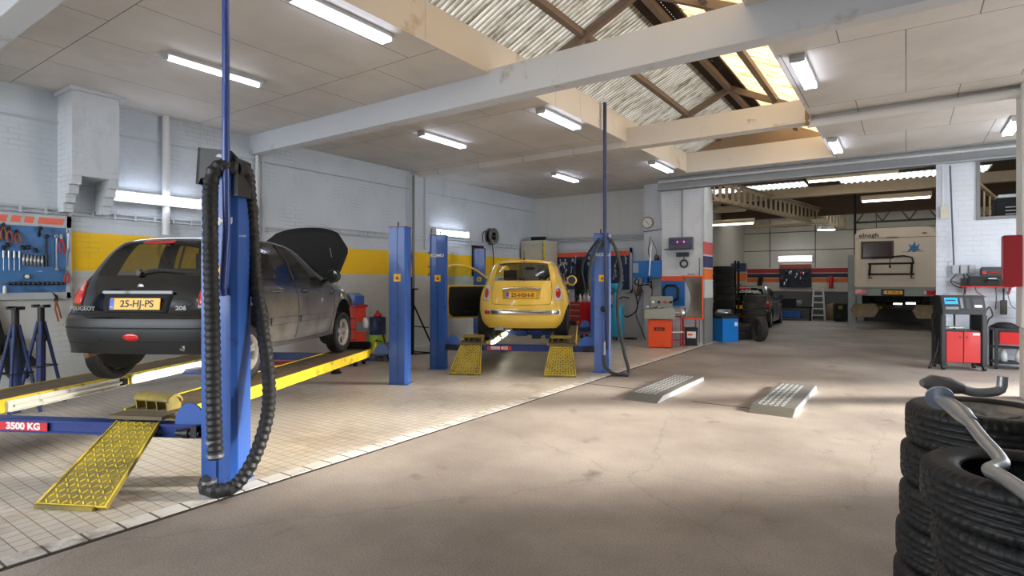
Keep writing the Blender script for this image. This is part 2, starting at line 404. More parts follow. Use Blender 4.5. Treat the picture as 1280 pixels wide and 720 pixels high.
# ---- walls
struct('wall_left', MB().b2(XW-.3, XW, YF, YB+.2, 0, ZC+.3), M_WALL)
struct('wall_back', MB().b2(XW, -5.3, YB, YB+.25, 0, ZC+.3), M_WALLW)
mb = MB().b2(-5.95, -5.3, 15.0, YB, 0, ZC)
struct('trim_4', mb, M_WALLW)
struct('wall_pier', MB().b2(-5.3, -4.215, 14.6, 15.3, 0, ZC), M_WALLW)
struct('trim_5', MB().b2(-4.215, -4.18, 14.58, 15.32, 0, 3.98), M_PILLAR)
# right part of the dividing wall with an opening high up
mb = MB(); y0, y1 = 14.3, 14.6
mb.b2(.55, 1.13, y0, y1, 0, 3.95).b2(1.13, 2.2, y0, y1, 0, 2.85).b2(2.2, XS, y0, y1, 0, 3.95)
struct('wall_divider', mb, M_WALLR)
struct('trim_6', MB().b2(.5, .66, y0-.06, y0+.02, 0, 3.95), M_WALLR)
mb = MB().b2(1.13, 1.19, y0-.02, y1, 2.85, 3.95).b2(2.14, 2.2, y0-.02, y1, 2.85, 3.95).b2(1.13, 2.2, y0-.02, y1, 2.8, 2.86)
struct('window_1', mb, mat('grey_opening_frame', (120, 122, 125), .6))
# side wall of the hall (right) with the open vehicle doorway, wall behind the camera
DY0, DY1, DZ = 8.6, 14.1, 3.9
mb = MB().b2(XS, XS+.3, YF, DY0, 0, ZC+.3).b2(XS, XS+.3, DY1, 27.6, 0, ZC+.6).b2(XS, XS+.3, DY0, DY1, DZ, ZC+.3)
struct('wall_right', mb, M_WALLW)
WX0, WX1, WZ0, WZ1 = -9.6, -2.6, .9, 3.9  # unseen front window, added to brighten the left side of the hall
mb = MB().b2(XW-.3, WX0, YF-.3, YF, 0, ZC+.3).b2(WX1, XS+.3, YF-.3, YF, 0, ZC+.3).b2(WX0, WX1, YF-.3, YF, 0, WZ0).b2(WX0, WX1, YF-.3, YF, WZ1, ZC+.3)
fb = MB()
for i in range(8): fb.b2(WX0+i*1.0-.03, WX0+i*1.0+.03, YF-.2, YF-.1, WZ0, WZ1)
for z in (WZ0, 2.4, WZ1): fb.b2(WX0, WX1, YF-.2, YF-.1, z-.03, z+.03)
struct('window_added', fb, M_DARKSTEEL)
struct('wall_front', mb, M_WALLW)
# outside apron beyond the doorway
struct('ground', MB().b2(XS+.3, XS+25, -15, 35, -.2, -.01), mat('outside_paving', (150, 148, 144), .8, bump=.2))
struct('ground', MB().b2(-30, XS+.3, -25, YF-.3, -.2, -.01), mat('outside_paving', (150, 148, 144), .8))
# ---- ceilings
struct('ceiling', MB().b2(XW-.3, XF, YF-.3, YB+.2, ZC, ZC+.06), M_CEIL)
struct('ceiling', MB().b2(XR, XS+.3, YF-.3, 14.35, ZC, ZC+.06), M_CEIL)
mb = MB().b2(XF, XF+.03, YF, 13.8, ZC, 4.73)
for y in (1.0, 3.4, 4.65, 6.7, 7.5, 8.3, 9.6, 11.2, 12.6): mb.b2(XF+.028, XF+.034, y, y+.006, ZC, 4.73)
struct('trim_7', mb, M_FASC)
struct('trim_8', MB().b2(XR-.03, XR, YF, 13.8, ZC-.002, 4.73), M_FASC)
# ---- beams
struct('trim_9', MB().b2(XW, XS, 5.83, 6.05, 3.93, 4.32), M_BEAM, .004)
struct('trim_10', MB().b2(XW, XS, 1.55, 1.77, 3.93, 4.32), M_BEAM, .004)
mb = MB().b2(XF, XR, 10.2, 10.4, 4.17, 4.54); mb.b2(XF, XR, 10.16, 10.42, 4.15, 4.19)
for x in (-3.75, -3.0, -2.2): mb.b2(x, x+.12, 10.19, 10.2, 4.33, 4.35).b2(x, x+.02, 10.19, 10.2, 4.27, 4.35)
struct('trim_11', mb, M_FASC)
struct('trim_12', MB().b2(XW, XF, 10.1, 10.35, 4.15, ZC), M_CEIL)
struct('trim_13', MB().b2(XF, XR, 13.8, 13.95, 4.25, 4.72), M_FASC)
struct('trim_14', MB().b2(XW+.0, XW+.12, 9.95, 10.45, 0, 4.2), M_WALL)
struct('ceiling', MB().b2(XF, XR, 13.9, 14.35, ZC, ZC+.06), M_CEIL)
# wall head above the bays' back wall: plain boards
mb = MB().b2(XW, -5.95, YB-.03, YB, 2.98, ZC)
for i in range(7): mb.b2(-9.4+i*.62, -9.385+i*.62, YB-.037, YB-.03, 2.98, ZC)
struct('trim_15', mb, mat('pale_grey_boards', (205, 205, 202), .7, var=.04))
# lintel over the wide opening
mb = MB().b2(-5.3, XS, 14.28, 14.34, 3.95, ZC).b2(-5.3, XS, 14.15, 14.45, 3.95, 3.975).b2(-5.3, XS, 14.15, 14.45, ZC-.025, ZC)
struct('trim_16', mb, M_DARKSTEEL)
# ---- roof lantern
def corr(x0, z0, x1, z1, ya, yb, pitch, amp, rows=2, thick=False):
    mb = MB(); per = 6; n = int((yb-ya)/pitch*per)
    dx, dz = x1-x0, z1-z0; L = math.hypot(dx, dz); nx, nz = -dz/L, dx/L
    vs = []
    for i in range(n+1):
        y = ya + (yb-ya)*i/n; h = amp*math.sin(2*PI*i/per)
        for k in range(rows+1):
            t = k/rows; vs.append((x0+dx*t+nx*h, y, z0+dz*t+nz*h))
    fs = []; w = rows+1
    for i in range(n):
        for k in range(rows): fs.append((i*w+k, (i+1)*w+k, (i+1)*w+k+1, i*w+k+1))
    mb.add(vs, fs, True); return mb
XM, ZR, ZE = -2.83, 5.5, 4.74
sl = (ZR-ZE)/(XM-XF)
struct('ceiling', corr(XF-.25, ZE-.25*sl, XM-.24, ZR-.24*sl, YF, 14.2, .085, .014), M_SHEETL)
struct('ceiling', MB().b2(XF-.3, XR+.3, YF, 3.2, ZR+.1, ZR+.14).b2(XR+.3, XR+.34, YF, 3.2, 4.3, ZR+.1).b2(XF-.34, XF-.3, YF, 3.2, 4.3, ZR+.1).b2(XF-.3, XR+.3, 3.16, 3.2, ZR+.03, ZR+.1), M_CONCR)  # unseen opaque cover added over the near lantern to darken the foreground floor
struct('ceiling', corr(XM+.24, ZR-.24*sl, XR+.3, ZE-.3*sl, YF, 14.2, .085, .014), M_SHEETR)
mb = corr(XM-.3, ZR-.28*sl, XM, ZR+.02, YF, 14.25, .085, .012)
m2 = corr(XM, ZR+.02, XM+.3, ZR-.28*sl, YF, 14.25, .085, .012); mb.add(m2.v, m2.f, True)
struct('ceiling', mb, M_RIDGE)
def raft(y):   # rafter pair and the timbers along the roof
    mb = MB(); w = .09
    for xa, za, xb, zb in ((XF, ZE-.07, XM, ZR-.07), (XM, ZR-.07, XR, ZE-.07)):
        mb.add([(xa,y-w/2,za),(xb,y-w/2,zb),(xb,y-w/2,zb-.12),(xa,y-w/2,za-.12),(xa,y+w/2,za),(xb,y+w/2,zb),(xb,y+w/2,zb-.12),(xa,y+w/2,za-.12)],
               [(0,1,2,3),(4,7,6,5),(0,4,5,1),(1,5,6,2),(2,6,7,3),(3,7,4,0)])
    return mb
k = 17
for y in (-2, 2.5, 7.0, 11.55):
    struct('trim_%d' % k, raft(y), M_WOOD); k += 1
for x, z in ((-3.66, ZE+(-3.66-XF)*sl-.055), (-2.0, ZE+(XR+2.0)*sl-.055), (XM, ZR-.1)):
    struct('trim_%d' % k, MB().b2(x-.045, x+.045, YF, 14.0, z-.09, z), M_WOOD); k += 1
# end gable of the lantern
struct('wall_gable', MB().prism([(XF-.1, ZC), (XR+.1, ZC), (XR+.1, ZE-.02), (XM, ZR), (XF-.1, ZE-.02)], 'y', 14.16, 14.26), mat('brown_gable_board', (150, 132, 112), .8, var=.15, scale=2))
# roof deck above the flat ceilings keeps daylight out of the voids
struct('trim_%d' % k, MB().b2(XF-.05, XF, YF, 14.2, ZC+.06, ZE-.1), M_CONCR); k += 1

# ---- back hall
BX0, BY = -6.07, 27.4
struct('wall_far', MB().b2(BX0, XS, BY, BY+.2, 0, 5.2), M_BACKW)
mb = MB()
struct('wall_back_left', MB().b2(BX0-.2, BX0, 15.85, BY+.2, 0, 5.2), mat('light_block_wall', (178, 170, 156), .8, var=.08))
mb = MB()
for z in (2.95, 3.75): mb.b2(BX0, XS, BY-.02, BY, z, z+.03)
for x in (-5.0, -3.2, -1.0, 1.0): mb.b2(x, x+.03, BY-.02, BY, 2.2, 4.6)
struct('trim_%d' % k, mb, mat('dark_panel_joint', (70, 66, 60), .8)); k += 1
M_DKWOOD = mat('dark_brown_roof_boards', (88, 70, 54), .8, var=.2, scale=3)
mb = MB().b2(BX0-.2, XS, 14.6, 19.6, 4.7, 4.76).b2(BX0-.2, XS, 21.0, 23.7, 4.7, 4.76).b2(BX0-.2, XS, 25.4, BY+.2, 4.7, 4.76).b2(-2.6, -1.7, 19.6, 21.0, 4.7, 4.76).b2(1.9, XS, 19.6, 21, 4.7, 4.76)
struct('ceiling', mb, M_DKWOOD)
mb = MB()
def corrx(xa, xb, y0, y1, z, pitch=.16, amp=.025):
    per = 6; n = int((xb-xa)/pitch*per); vs = []
    for i in range(n+1):
        for y in (y0, y1): vs.append((xa+(xb-xa)*i/n, y, z+amp*math.sin(2*PI*i/per)))
    return vs, [(2*i, 2*i+2, 2*i+3, 2*i+1) for i in range(n)]
for a, b in ((BX0, -2.6), (-1.7, 1.9)):
    v, f = corrx(a, b, 19.6, 21.0, 4.74); mb.add(v, f, True)
    v, f = corrx(a if a < -5 else -2.6, b if a < -5 else XS, 23.7, 25.4, 4.74); mb.add(v, f, True)  # rear strip, hidden by the beams, added to brighten the back hall
struct('window_2', mb, sheet_mat('translucent_rooflight', (225, 228, 225), (245, 245, 240), .35, .02, moss=(170, 170, 160), axis=0, pitch=.16, start=-6.07, lines=.7))
mb = MB().b2(BX0, XS, 19.0, 19.12, 4.16, 4.42).b2(BX0, XS, 18.94, 19.18, 4.14, 4.17)
struct('trim_%d' % k, mb, mat('beige_steel_beam', (176, 158, 130), .6)); k += 1
struct('trim_%d' % k, MB().b2(BX0, XS, 23.4, 23.6, 4.0, 4.7), M_DKWOOD); k += 1
# dark trusses behind
mb = MB()
mb.b2(-1.6, XS, 24.6, 24.7, 4.35, 4.45).b2(-1.6, XS, 24.6, 24.7, 3.75, 3.82)
for i in range(7): mb.tube([(-1.5+i*.8, 24.65, 3.8), (-1.1+i*.8, 24.65, 4.4), (-.7+i*.8, 24.65, 3.8)], .025, 6)
struct('trim_%d' % k, mb, mat('black_truss', (34, 32, 30), .6)); k += 1
# castellated beam (long holes along the web)
def castellated():
    mb = MB(); a = Vector((-4.13, 15.2, 0)); b = Vector((-2.0, 26.5, 0)); L = (b-a).length
    z0, z1 = 3.72, 4.26
    n = 30; step = L/n; hw = step*.3; hh = .17; zc = (z0+z1)/2; d = .008
    holes = 10
    for i in range(n):
        x0 = i*step; x1 = x0+step; xc = (x0+x1)/2
        # ring of the oval hole
        ring = []; outer = []
        m = 16
        for j in range(m):
            t = 2*PI*j/m; c, s_ = math.cos(t), math.sin(t)
            yy = s_*hw*1.0; ring.append((xc+hw*c, zc+(hh*(1 if s_ > 0 else -1) if abs(s_) > .01 else 0)*1.0*(.45+.55*abs(s_)) if abs(s_) > .01 else zc))
            k2 = max(abs(c)/(step/2), abs(s_)/((z1-z0)/2))
            outer.append((xc+c/k2, zc+s_/k2))
        for side in (-d, d):
            mb.add([(p[0], side, p[1]) for p in ring]+[(p[0], side, p[1]) for p in outer], [(j, (j+1)%m, m+(j+1)%m, m+j) for j in range(m)])
        mb.add([(p[0], -d, p[1]) for p in ring]+[(p[0], d, p[1]) for p in ring], [(j, (j+1)%m, m+(j+1)%m, m+j) for j in range(m)])
    mb.b2(0, L, -.08, .08, z0-.02, z0).b2(0, L, -.08, .08, z1, z1+.02)
    ang = math.atan2(b.y-a.y, b.x-a.x)
    mb.xf(Matrix.Translation(a) @ Matrix.Rotation(ang, 4, 'Z'))
    return mb
struct('trim_%d' % k, castellated(), mat('tan_castellated_steel', (170, 150, 122), .6)); k += 1

# ---- conduits and pipes fixed to the building
def conduit(pts, r, m=None, n=8):
    global k
    struct('trim_%d' % k, MB().tube(pts, r, n), m or M_GREYPAINT); k += 1
conduit([(XW+.035, -3, 3.84), (XW+.035, 9.9, 3.84)], .014)
conduit([(XW+.035, 10.5, 3.84), (XW+.035, 15.5, 3.84)], .014)
conduit([(XW+.035, -3, 2.62), (XW+.035, 3.4, 2.62), (XW+.035, 7.0, 2.62)], .016)
conduit([(XW+.04, -3, 2.56), (XW+.04, 7.0, 2.56)], .012)
mb = MB()
for i in range(24): mb.box((XW+.04, .3+i*.28, 2.59), (.03, .03, .1))
struct('trim_%d' % k, mb, M_GREYPAINT); k += 1
conduit([(XW+.08, 4.37, ZC), (XW+.08, 4.37, 2.35)], .055, M_PIPEW, 16)
conduit([(XW+.05, 5.95, ZC-.3), (XW+.05, 5.95, 1.9)], .03, M_PIPEW)
for y in (6.08,): conduit([(XW+.05, y, ZC-.3), (XW+.05, y, 2.0)], .012)
conduit([(XW+.2, 9.86, 4.15), (XW+.2, 9.86, .9)], .03, mat('dull_steel_pipe', (120, 118, 112), .5))
conduit([(XW+.16, 10.3, 4.15), (XW+.16, 10.3, 2.4), (XW+.16, 10.55, 2.4)], .014)
# wire cable tray
mb = MB(); ya, yb = 7.0, 15.3
for z in (2.62, 2.72): mb.tube([(XW+.06, ya, z), (XW+.06, yb, z)], .009, 6); mb.tube([(XW+.18, ya, z-.02), (XW+.18, yb, z-.02)], .006, 6)
for i in range(34):
    y = ya+.1+i*.245
    mb.tube([(XW+.06, y, 2.73), (XW+.06, y, 2.61), (XW+.18, y, 2.61)], .006, 5)
struct('trim_%d' % k, mb, M_GREYPAINT); k += 1
mb = MB()
for z in (2.82, 2.88, 2.94): mb.tube([(XW+.1, YB-.05, z), (-6.0, YB-.05, z)], .022, 8)
for i in range(14): mb.box((-9.6+i*.26, YB-.05, 2.88), (.02, .04, .17))
struct('trim_%d' % k, mb, M_GREYPAINT); k += 1
conduit([(XR-.05, 10.25, 4.14), (-.2, 10.25, 4.15), (2.4, 10.25, 4.16), (XS, 10.25, 4.17)], .065, M_PIPEW, 16)
mb = MB().b2(XR, XS, 10.32, 10.42, 4.2, ZC); struct('trim_%d' % k, mb, M_CEIL); k += 1
conduit([(XR-.05, 10.18, 4.1), (XR-.05, 10.18, 4.5)], .03, mat('rusty_bracket', (150, 120, 95), .8))
# pipes along the lintel
conduit([(-5.2, 14.1, 4.14), (XS, 14.1, 4.14)], .03, M_GREYPAINT)
mb = MB()
for i in range(16): mb.box((-4.8+i*.52, 14.12, 4.14), (.02, .06, .07))
struct('trim_%d' % k, mb, M_GREYPAINT); k += 1
conduit([(.6, 14.2, 3.9), (.6, 14.2, 2.9)], .012); 
struct('trim_%d' % k, MB().b2(.57, .7, 14.18, 14.25, 2.85, 3.1), mat('cream_switch_box', (196, 192, 180), .5)); k += 1
conduit([(.72, 14.22, 3.9), (.78, 14.22, 2.0), (.78, 14.22, 1.75)], .014, mat('dark_conduit', (70, 74, 84), .5))
conduit([(-4.75, 14.57, ZC), (-4.75, 14.57, 2.75)], .012, mat('dark_conduit2', (90, 92, 96), .5))
conduit([(-5.32, 14.97, ZC), (-5.32, 14.97, 3.05), (-5.6, 14.97, 3.0), (-5.95, 14.97, 2.98)], .012, mat('dark_conduit2', (90, 92, 96), .5))
conduit([(-4.3, 14.55, 2.2), (-4.3, 14.55, .05)], .013, mat('dark_conduit2', (90, 92, 96), .5))
# chimney breast on the left wall
mb = MB().b2(XW, -9.34, 2.96, 3.53, 3.06, 4.22).b2(XW, -9.3, 2.92, 3.6, 4.22, 4.27)
mb.b2(-9.345, -9.325, 3.1, 3.42, 3.7, 4.0)
for y0_, y1_ in ((2.96, 3.08), (3.41, 3.53)):
    for i in range(4): mb.b2(XW, -9.36-.1*i, y0_, y1_, 3.06-.12*(i+1), 3.06-.12*i)
struct('trim_%d' % k, mb, M_WALLW, .006); k += 1
# square column in front of the right wall
struct('trim_%d' % k, MB().b2(1.30, 1.7, 10.18, 10.55, 0, .98).b2(1.27, 1.73, 10.15, 10.58, .98, ZC), mat('cream_column_paint', (214, 214, 210), .5, var=.03), .01); k += 1
# ---------------------------------------------------------------- wheels and tyres
M_RUBBER = mat('black_rubber', (30, 30, 31), .55, var=.25, scale=20, bump=.2, bscale=90, dirt=(52, 51, 49), dirt_amt=.15, dirt_scale=5)
M_RUBBER2 = mat('dusty_rubber', (62, 60, 58), .85, var=.2, scale=14, bump=.25, bscale=90, dirt=(88, 82, 74), dirt_amt=.3)
M_HOSE = mat('black_hose_rubber', (36, 37, 40), .5, var=.15, bump=.1)
M_ALLOY = mat('silver_wheel_paint', (172, 168, 160), .4, metal=.3, var=.08, dirt=(112, 104, 92), dirt_amt=.45, dirt_scale=14)
M_RUSTY = mat('rusty_steel', (120, 92, 66), .8, metal=.2, var=.3, scale=20)
M_BLACK = mat('black_plastic', (24, 24, 26), .45, var=.15)
M_BLACKM = mat('matt_black', (18, 18, 19), .8, var=.2)
M_DARKM = mat('dark_interior', (30, 31, 34), .85, var=.2)
M_CHROME = mat('chrome', (215, 215, 218), .18, metal=1.0, var=.04)
M_BADGE = mat('badge_grey', (150, 152, 154), .35, var=.03)
M_STEEL = mat('bare_steel', (160, 162, 165), .4, metal=.8, var=.15, scale=20)
M_WHITE = mat('white_plastic', (228, 228, 226), .4, var=.03)
M_RED = mat('red_enamel', (186, 18, 20), .35, var=.08, coat=.3)
M_BLUE = mat('blue_enamel', (46, 92, 172), .38, var=.12, scale=3, dirt=(34, 54, 104), dirt_amt=.1, dirt_scale=5, coat=.2)
M_BLUE_LIT = mat('lit_blue_enamel', (92, 122, 190), .38, var=.1, scale=3, dirt=(40, 66, 140), dirt_amt=.1, dirt_scale=5, coat=.2)  # same blue paint, lightened to stand for light falling on one post
M_YEL = mat('worn_yellow_paint', (238, 208, 48), .45, var=.1, scale=6, dirt=(92, 82, 44), dirt_amt=.3, dirt_scale=9)
M_ORANGE = mat('orange_enamel', (236, 84, 36), .4, var=.06, dirt=(170, 70, 40), dirt_amt=.05)
M_LAMP = emit('lit_tube', (226, 234, 255), 7.5)
M_TXTK = mat('black_lettering', (18, 18, 18), .5, var=.02)
M_TXTW = mat('white_lettering', (235, 235, 235), .5, var=.02)
M_PLATE = mat('yellow_plate', (246, 180, 22), .35, var=.03)
M_EUB = mat('plate_blue', (20, 70, 190), .35, var=.02)
M_GLASS = glass('car_glass', (.88, .93, .89, 1), .12)
M_REDL = mat('red_lens', (200, 22, 26), .15, var=.15, scale=30, coat=.6)
M_CLEARL = mat('clear_lens', (215, 205, 205), .12, var=.12, scale=30, coat=.6)

def tyre_mesh(R, W, rim, n=72, tread=1.0, wall=0.0):
    """tyre about the local x axis, with grooves and shoulder blocks"""
    h = W/2
    prof = [(rim, -h*.72), (rim+.012, -h*.86), (rim+(R-rim)*.35, -h*1.0), (rim+(R-rim)*.62, -h*1.0), (rim+(R-rim)*.8, -h*.96), (R-.016, -h*.88), (R-.004, -h*.76)]
    cent = []
    for g in (-.45, -.15, .15, .45):
        cent += [(R, h*(g-.05)), (R-.008, h*(g-.035)), (R-.008, h*(g+.035)), (R, h*(g+.05))]
    prof2 = [(a, -b) for a, b in reversed(prof)]
    P = prof+cent+prof2
    inner = [(rim+.01, h*.68), (rim+(R-rim)*.6, h*.8), (R-.02, h*.5), (R-.02, -h*.5), (rim+(R-rim)*.6, -h*.8), (rim+.01, -h*.68)]
    P = P+inner
    mb = MB(); vs = []; m = len(P); nt = len(prof)
    for i in range(n):
        a = 2*PI*i/n
        for j, (r, x) in enumerate(P):
            rr = r
            if tread and n > 100:
                q = (i+(2 if x > 0 else 0)) % 3 == 0
                if q and (j in (nt-1, nt-2, nt-3) or j in (nt+len(cent), nt+len(cent)+1, nt+len(cent)+2)): rr = r-.012*tread
                if r == R and nt <= j < nt+len(cent) and (i+2*((j-nt+2)//4)) % 6 == 0: rr = r-.008*tread
            elif tread and i % 2 == 0 and (j in (nt-1, nt-2) or j in (nt+len(cent), nt+len(cent)+1)): rr = r-.007*tread
            aa = a
            if nt <= j < nt+len(cent): aa = a + .5*(2*PI/n)*abs(x)/h*2
            vs.append((x, rr*math.cos(aa), rr*math.sin(aa)))
    fs = []
    for i in range(n):
        k2 = (i+1) % n
        for j in range(m):
            l = (j+1) % m; fs.append((i*m+j, k2*m+j, k2*m+l, i*m+l))
    mb.add(vs, fs, True)
    return mb
def rim_mesh(r, W, spokes=5, style='star'):
    """wheel about x, outer face at +x"""
    mb = MB(); h = W/2
    mb.lathe([(r+.004, -h*.8), (r-.012, -h*.7), (r-.03, -h*.2), (r-.035, h*.3), (r-.012, h*.66), (r+.004, h*.8), (r+.008, h*.84), (r+.006, h*.74)], ax='x', n=40)
    mb.lathe([(.0, h*.52), (.028, h*.52), (.03, h*.44), (.06, h*.42), (.066, h*.3), (.0, h*.28)], ax='x', n=20)
    for i in range(spokes):
        a = 2*PI*i/spokes + PI/2
        c, s_ = math.cos(a), math.sin(a); t = Vector((0, -s_, c)); d = Vector((0, c, s_))
        w0, w1 = (.035, .052) if style == 'star' else (.05, .07)
        pts = []
        for rr, w, x in ((.04, w0, h*.46), (r*.6, w0*.9, h*.5), (r-.012, w1, h*.56)):
            for sgn in (-1, 1):
                pts.append(d*rr+t*w*sgn+Vector((x, 0, 0)))
        for rr, w, x in ((.04, w0, h*.2), (r*.6, w0*.9, h*.24), (r-.012, w1, h*.3)):
            for sgn in (-1, 1):
                pts.append(d*rr+t*w*sgn+Vector((x, 0, 0)))
        mb.add(pts, [(0,1,3,2),(2,3,5,4),(6,8,9,7),(8,10,11,9),(0,2,8,6),(2,4,10,8),(1,7,9,3),(3,9,11,5)])
    for i in range(4):
        a = 2*PI*i/4+.4
        mb.cyl((h*.42, .045*math.cos(a), .045*math.sin(a)), (h*.46, .045*math.cos(a), .045*math.sin(a)), .008, n=6)
    return mb
def add_wheel(parent, x, y, z, R, W, r, spokes, style, side, steer=0.0, back=False):
    t = tyre_mesh(R, W, r, n=64).build('tyre', M_RUBBER, parent)
    t.location = (x, y, z); t.rotation_euler = (0, 0, (0 if side > 0 else PI)+steer)
    rim = rim_mesh(r, W, spokes, style).build('rim', M_ALLOY, t)
    MB().lathe([(.0, -W*.1), (r*.8, -W*.12), (r*.85, -W*.3), (0, -W*.32)], ax='x', n=24).build('brake_drum', M_RUSTY, t)
    return t

# ---------------------------------------------------------------- car bodies
def car_paint_dusty():
    """black gloss paint with a film of grey road dust low on the flanks"""
    m, nt, out = new_mat('dusty_black_car_paint')
    b = N(nt, 'ShaderNodeBsdfPrincipled'); nt.links.new(b.outputs[0], out.inputs[0]); b.inputs['Coat Weight'].default_value = .6
    tc = N(nt, 'ShaderNodeTexCoord'); sp = N(nt, 'ShaderNodeSeparateXYZ'); nt.links.new(tc.outputs['Object'], sp.inputs[0])
    ax = N(nt, 'ShaderNodeMath', operation='ABSOLUTE'); nt.links.new(sp.outputs[0], ax.inputs[0])
    r1 = N(nt, 'ShaderNodeMapRange'); r1.inputs['From Min'].default_value = .76; r1.inputs['From Max'].default_value = .80; nt.links.new(ax.outputs[0], r1.inputs['Value'])
    r2 = N(nt, 'ShaderNodeMapRange'); r2.inputs['From Min'].default_value = 1.0; r2.inputs['From Max'].default_value = .25; nt.links.new(sp.outputs[2], r2.inputs['Value'])
    no = N(nt, 'ShaderNodeTexNoise'); no.inputs['Scale'].default_value = 4; no.inputs['Detail'].default_value = 8; nt.links.new(tc.outputs['Object'], no.inputs['Vector'])
    a = N(nt, 'ShaderNodeMath', operation='MULTIPLY'); nt.links.new(r1.outputs[0], a.inputs[0]); nt.links.new(r2.outputs[0], a.inputs[1])
    c = N(nt, 'ShaderNodeMath', operation='MULTIPLY'); nt.links.new(a.outputs[0], c.inputs[0]); nt.links.new(no.outputs[0], c.inputs[1])
    d = N(nt, 'ShaderNodeMath', operation='MULTIPLY'); nt.links.new(c.outputs[0], d.inputs[0]); d.inputs[1].default_value = 1.9; d.use_clamp = True
    mx = N(nt, 'ShaderNodeMix', data_type='RGBA'); mx.inputs[6].default_value = srgb(11, 11, 12); mx.inputs[7].default_value = srgb(132, 128, 122)
    nt.links.new(d.outputs[0], mx.inputs[0]); nt.links.new(mx.outputs[2], b.inputs['Base Color'])
    ro = N(nt, 'ShaderNodeMapRange'); ro.inputs['To Min'].default_value = .16; ro.inputs['To Max'].default_value = .6; nt.links.new(d.outputs[0], ro.inputs['Value']); nt.links.new(ro.outputs[0], b.inputs['Roughness'])
    return m
def car_mesh(P):
    """build the control cage, subdivide it; returns a bmesh and the list of material keys"""
    lat = P['lat']                              # lateral fractions from centre outwards, e.g. [0,.45,.74]
    sy = P['sy']; nS = len(sy); SA = nS-2
    cols = ['R0','R1','R2','R3']+['S%d' % (i+1) for i in range(nS)]+['F3','F2','F1','F0']
    pt = {}
    for L, lv in enumerate(P['low']):
        zr, zs, zf, yr, yf, ws, wr, wf = lv
        for k in range(4):
            pt[(L, 'R%d' % k)] = ([lat[0], lat[1], lat[2], P['cornx']][k]*wr, yr+P['ro'][k], zr + (0 if k < 3 else (zs-zr)*.15))
            pt[(L, 'F%d' % k)] = ([lat[0], lat[1], lat[2], .93][k]*wf, yf-P['fo'][k], zf)
        for i in range(nS):
            t = [.45, .8] + [1]*(nS-2)
            z = zr+(zs-zr)*t[i]
            if i == nS-1: z = zs+(zf-zs)*P.get('fz', .45)
            if i == nS-2: z = zs+(zf-zs)*.08
            x = ws*(P['stap'][i])
            pt[(L, 'S%d' % (i+1))] = (x, sy[i], z)
    B = len(P['low'])-1
    ring = ['R0','R1','R2','R3']+['S%d' % (i+1) for i in range(SA+1)]+['W2','W1','W0']
    for c, q in zip(ring, P['belt']): pt[(B, c)] = q
    for c, q in zip(ring, P['roof']): pt[(B+2, c)] = q
    for c in ring:
        a, b = Vector(pt[(B, c)]), Vector(pt[(B+2, c)]); m = a.lerp(b, .55)
        if c[0] == 'S' or c == 'R3': m.x += .03
        if c[0] == 'R': m.y -= P.get('rbulge', .03)
        if c[0] == 'W': m.y += .03; m.z += .02
        pt[(B+1, c)] = tuple(m)
    verts = []; idx = {}; faces = []; tags = []
    def V(p, s):
        x, y, z = p
        key = (round(x*s, 5), round(y, 5), round(z, 5)) if abs(x) > 1e-6 else (0.0, round(y, 5), round(z, 5))
        if key not in idx: idx[key] = len(verts); verts.append(key)
        return idx[key]
    def quad(ps, tg):
        for s in (1, -1):
            q = [V(p, s) for p in ps]
            qq = []
            for a in q:
                if a not in qq: qq.append(a)
            if len(qq) > 2: faces.append(qq if s > 0 else qq[::-1]); tags.append((tg, s))
    for L in range(B):
        for a, b in zip(cols, cols[1:]): quad([pt[(L, a)], pt[(L, b)], pt[(L+1, b)], pt[(L+1, a)]], ('low', L, a))
    for L in (B, B+1):
        for a, b in zip(ring, ring[1:]): quad([pt[(L, a)], pt[(L, b)], pt[(L+1, b)], pt[(L+1, a)]], ('gh', L-B, a))
    def fill(rows, tg):
        for r0, r1 in zip(rows, rows[1:]):
            for j in range(3): quad([r0[j], r1[j], r1[j+1], r0[j+1]], tg)
    def inner(p, crown, y=None):
        return [p, (p[0]*lat[2]/.98, p[1], p[2]+crown*.55), (p[0]*lat[1]/.98, p[1], p[2]+crown*.88), (0, p[1], p[2]+crown)]
    H = B+2
    rows = [[pt[(H, 'R3')], pt[(H, 'R2')], pt[(H, 'R1')], pt[(H, 'R0')]]]
    for i in range(SA): rows.append(inner(pt[(H, 'S%d' % (i+1))], P['crown']))
    rows.append([pt[(H, 'S%d' % (SA+1))], pt[(H, 'W2')], pt[(H, 'W1')], pt[(H, 'W0')]])
    fill(rows, ('roof', 0, ''))
    rows = [[pt[(B, 'S%d' % (SA+1))], pt[(B, 'W2')], pt[(B, 'W1')], pt[(B, 'W0')]]]
    rows.append(inner(pt[(B, 'S%d' % nS)], P.get('hcrown', .05)))
    rows.append([pt[(B, 'F3')], pt[(B, 'F2')], pt[(B, 'F1')], pt[(B, 'F0')]])
    fill(rows, ('hood', 0, ''))
    rows = [[pt[(0, 'R3')], pt[(0, 'R2')], pt[(0, 'R1')], pt[(0, 'R0')]]]
    for i in range(nS): rows.append(inner(pt[(0, 'S%d' % (i+1))], 0))
    rows.append([pt[(0, 'F3')], pt[(0, 'F2')], pt[(0, 'F1')], pt[(0, 'F0')]])
    fill(rows, ('under', 0, ''))
    me = bpy.data.meshes.new('cage'); me.from_pydata(verts, [], faces)
    keys = []
    for p, (tg, s) in zip(me.polygons, tags):
        kx = P['paint'](tg, s)
        if kx not in keys: keys.append(kx)
        p.material_index = keys.index(kx)
    for _ in keys: me.materials.append(None)
    o = bpy.data.objects.new('cage', me); COL.objects.link(o)
    md = o.modifiers.new('s', 'SUBSURF'); md.levels = 3; md.render_levels = 3
    dg = bpy.context.evaluated_depsgraph_get()
    m2 = bpy.data.meshes.new_from_object(o.evaluated_get(dg))
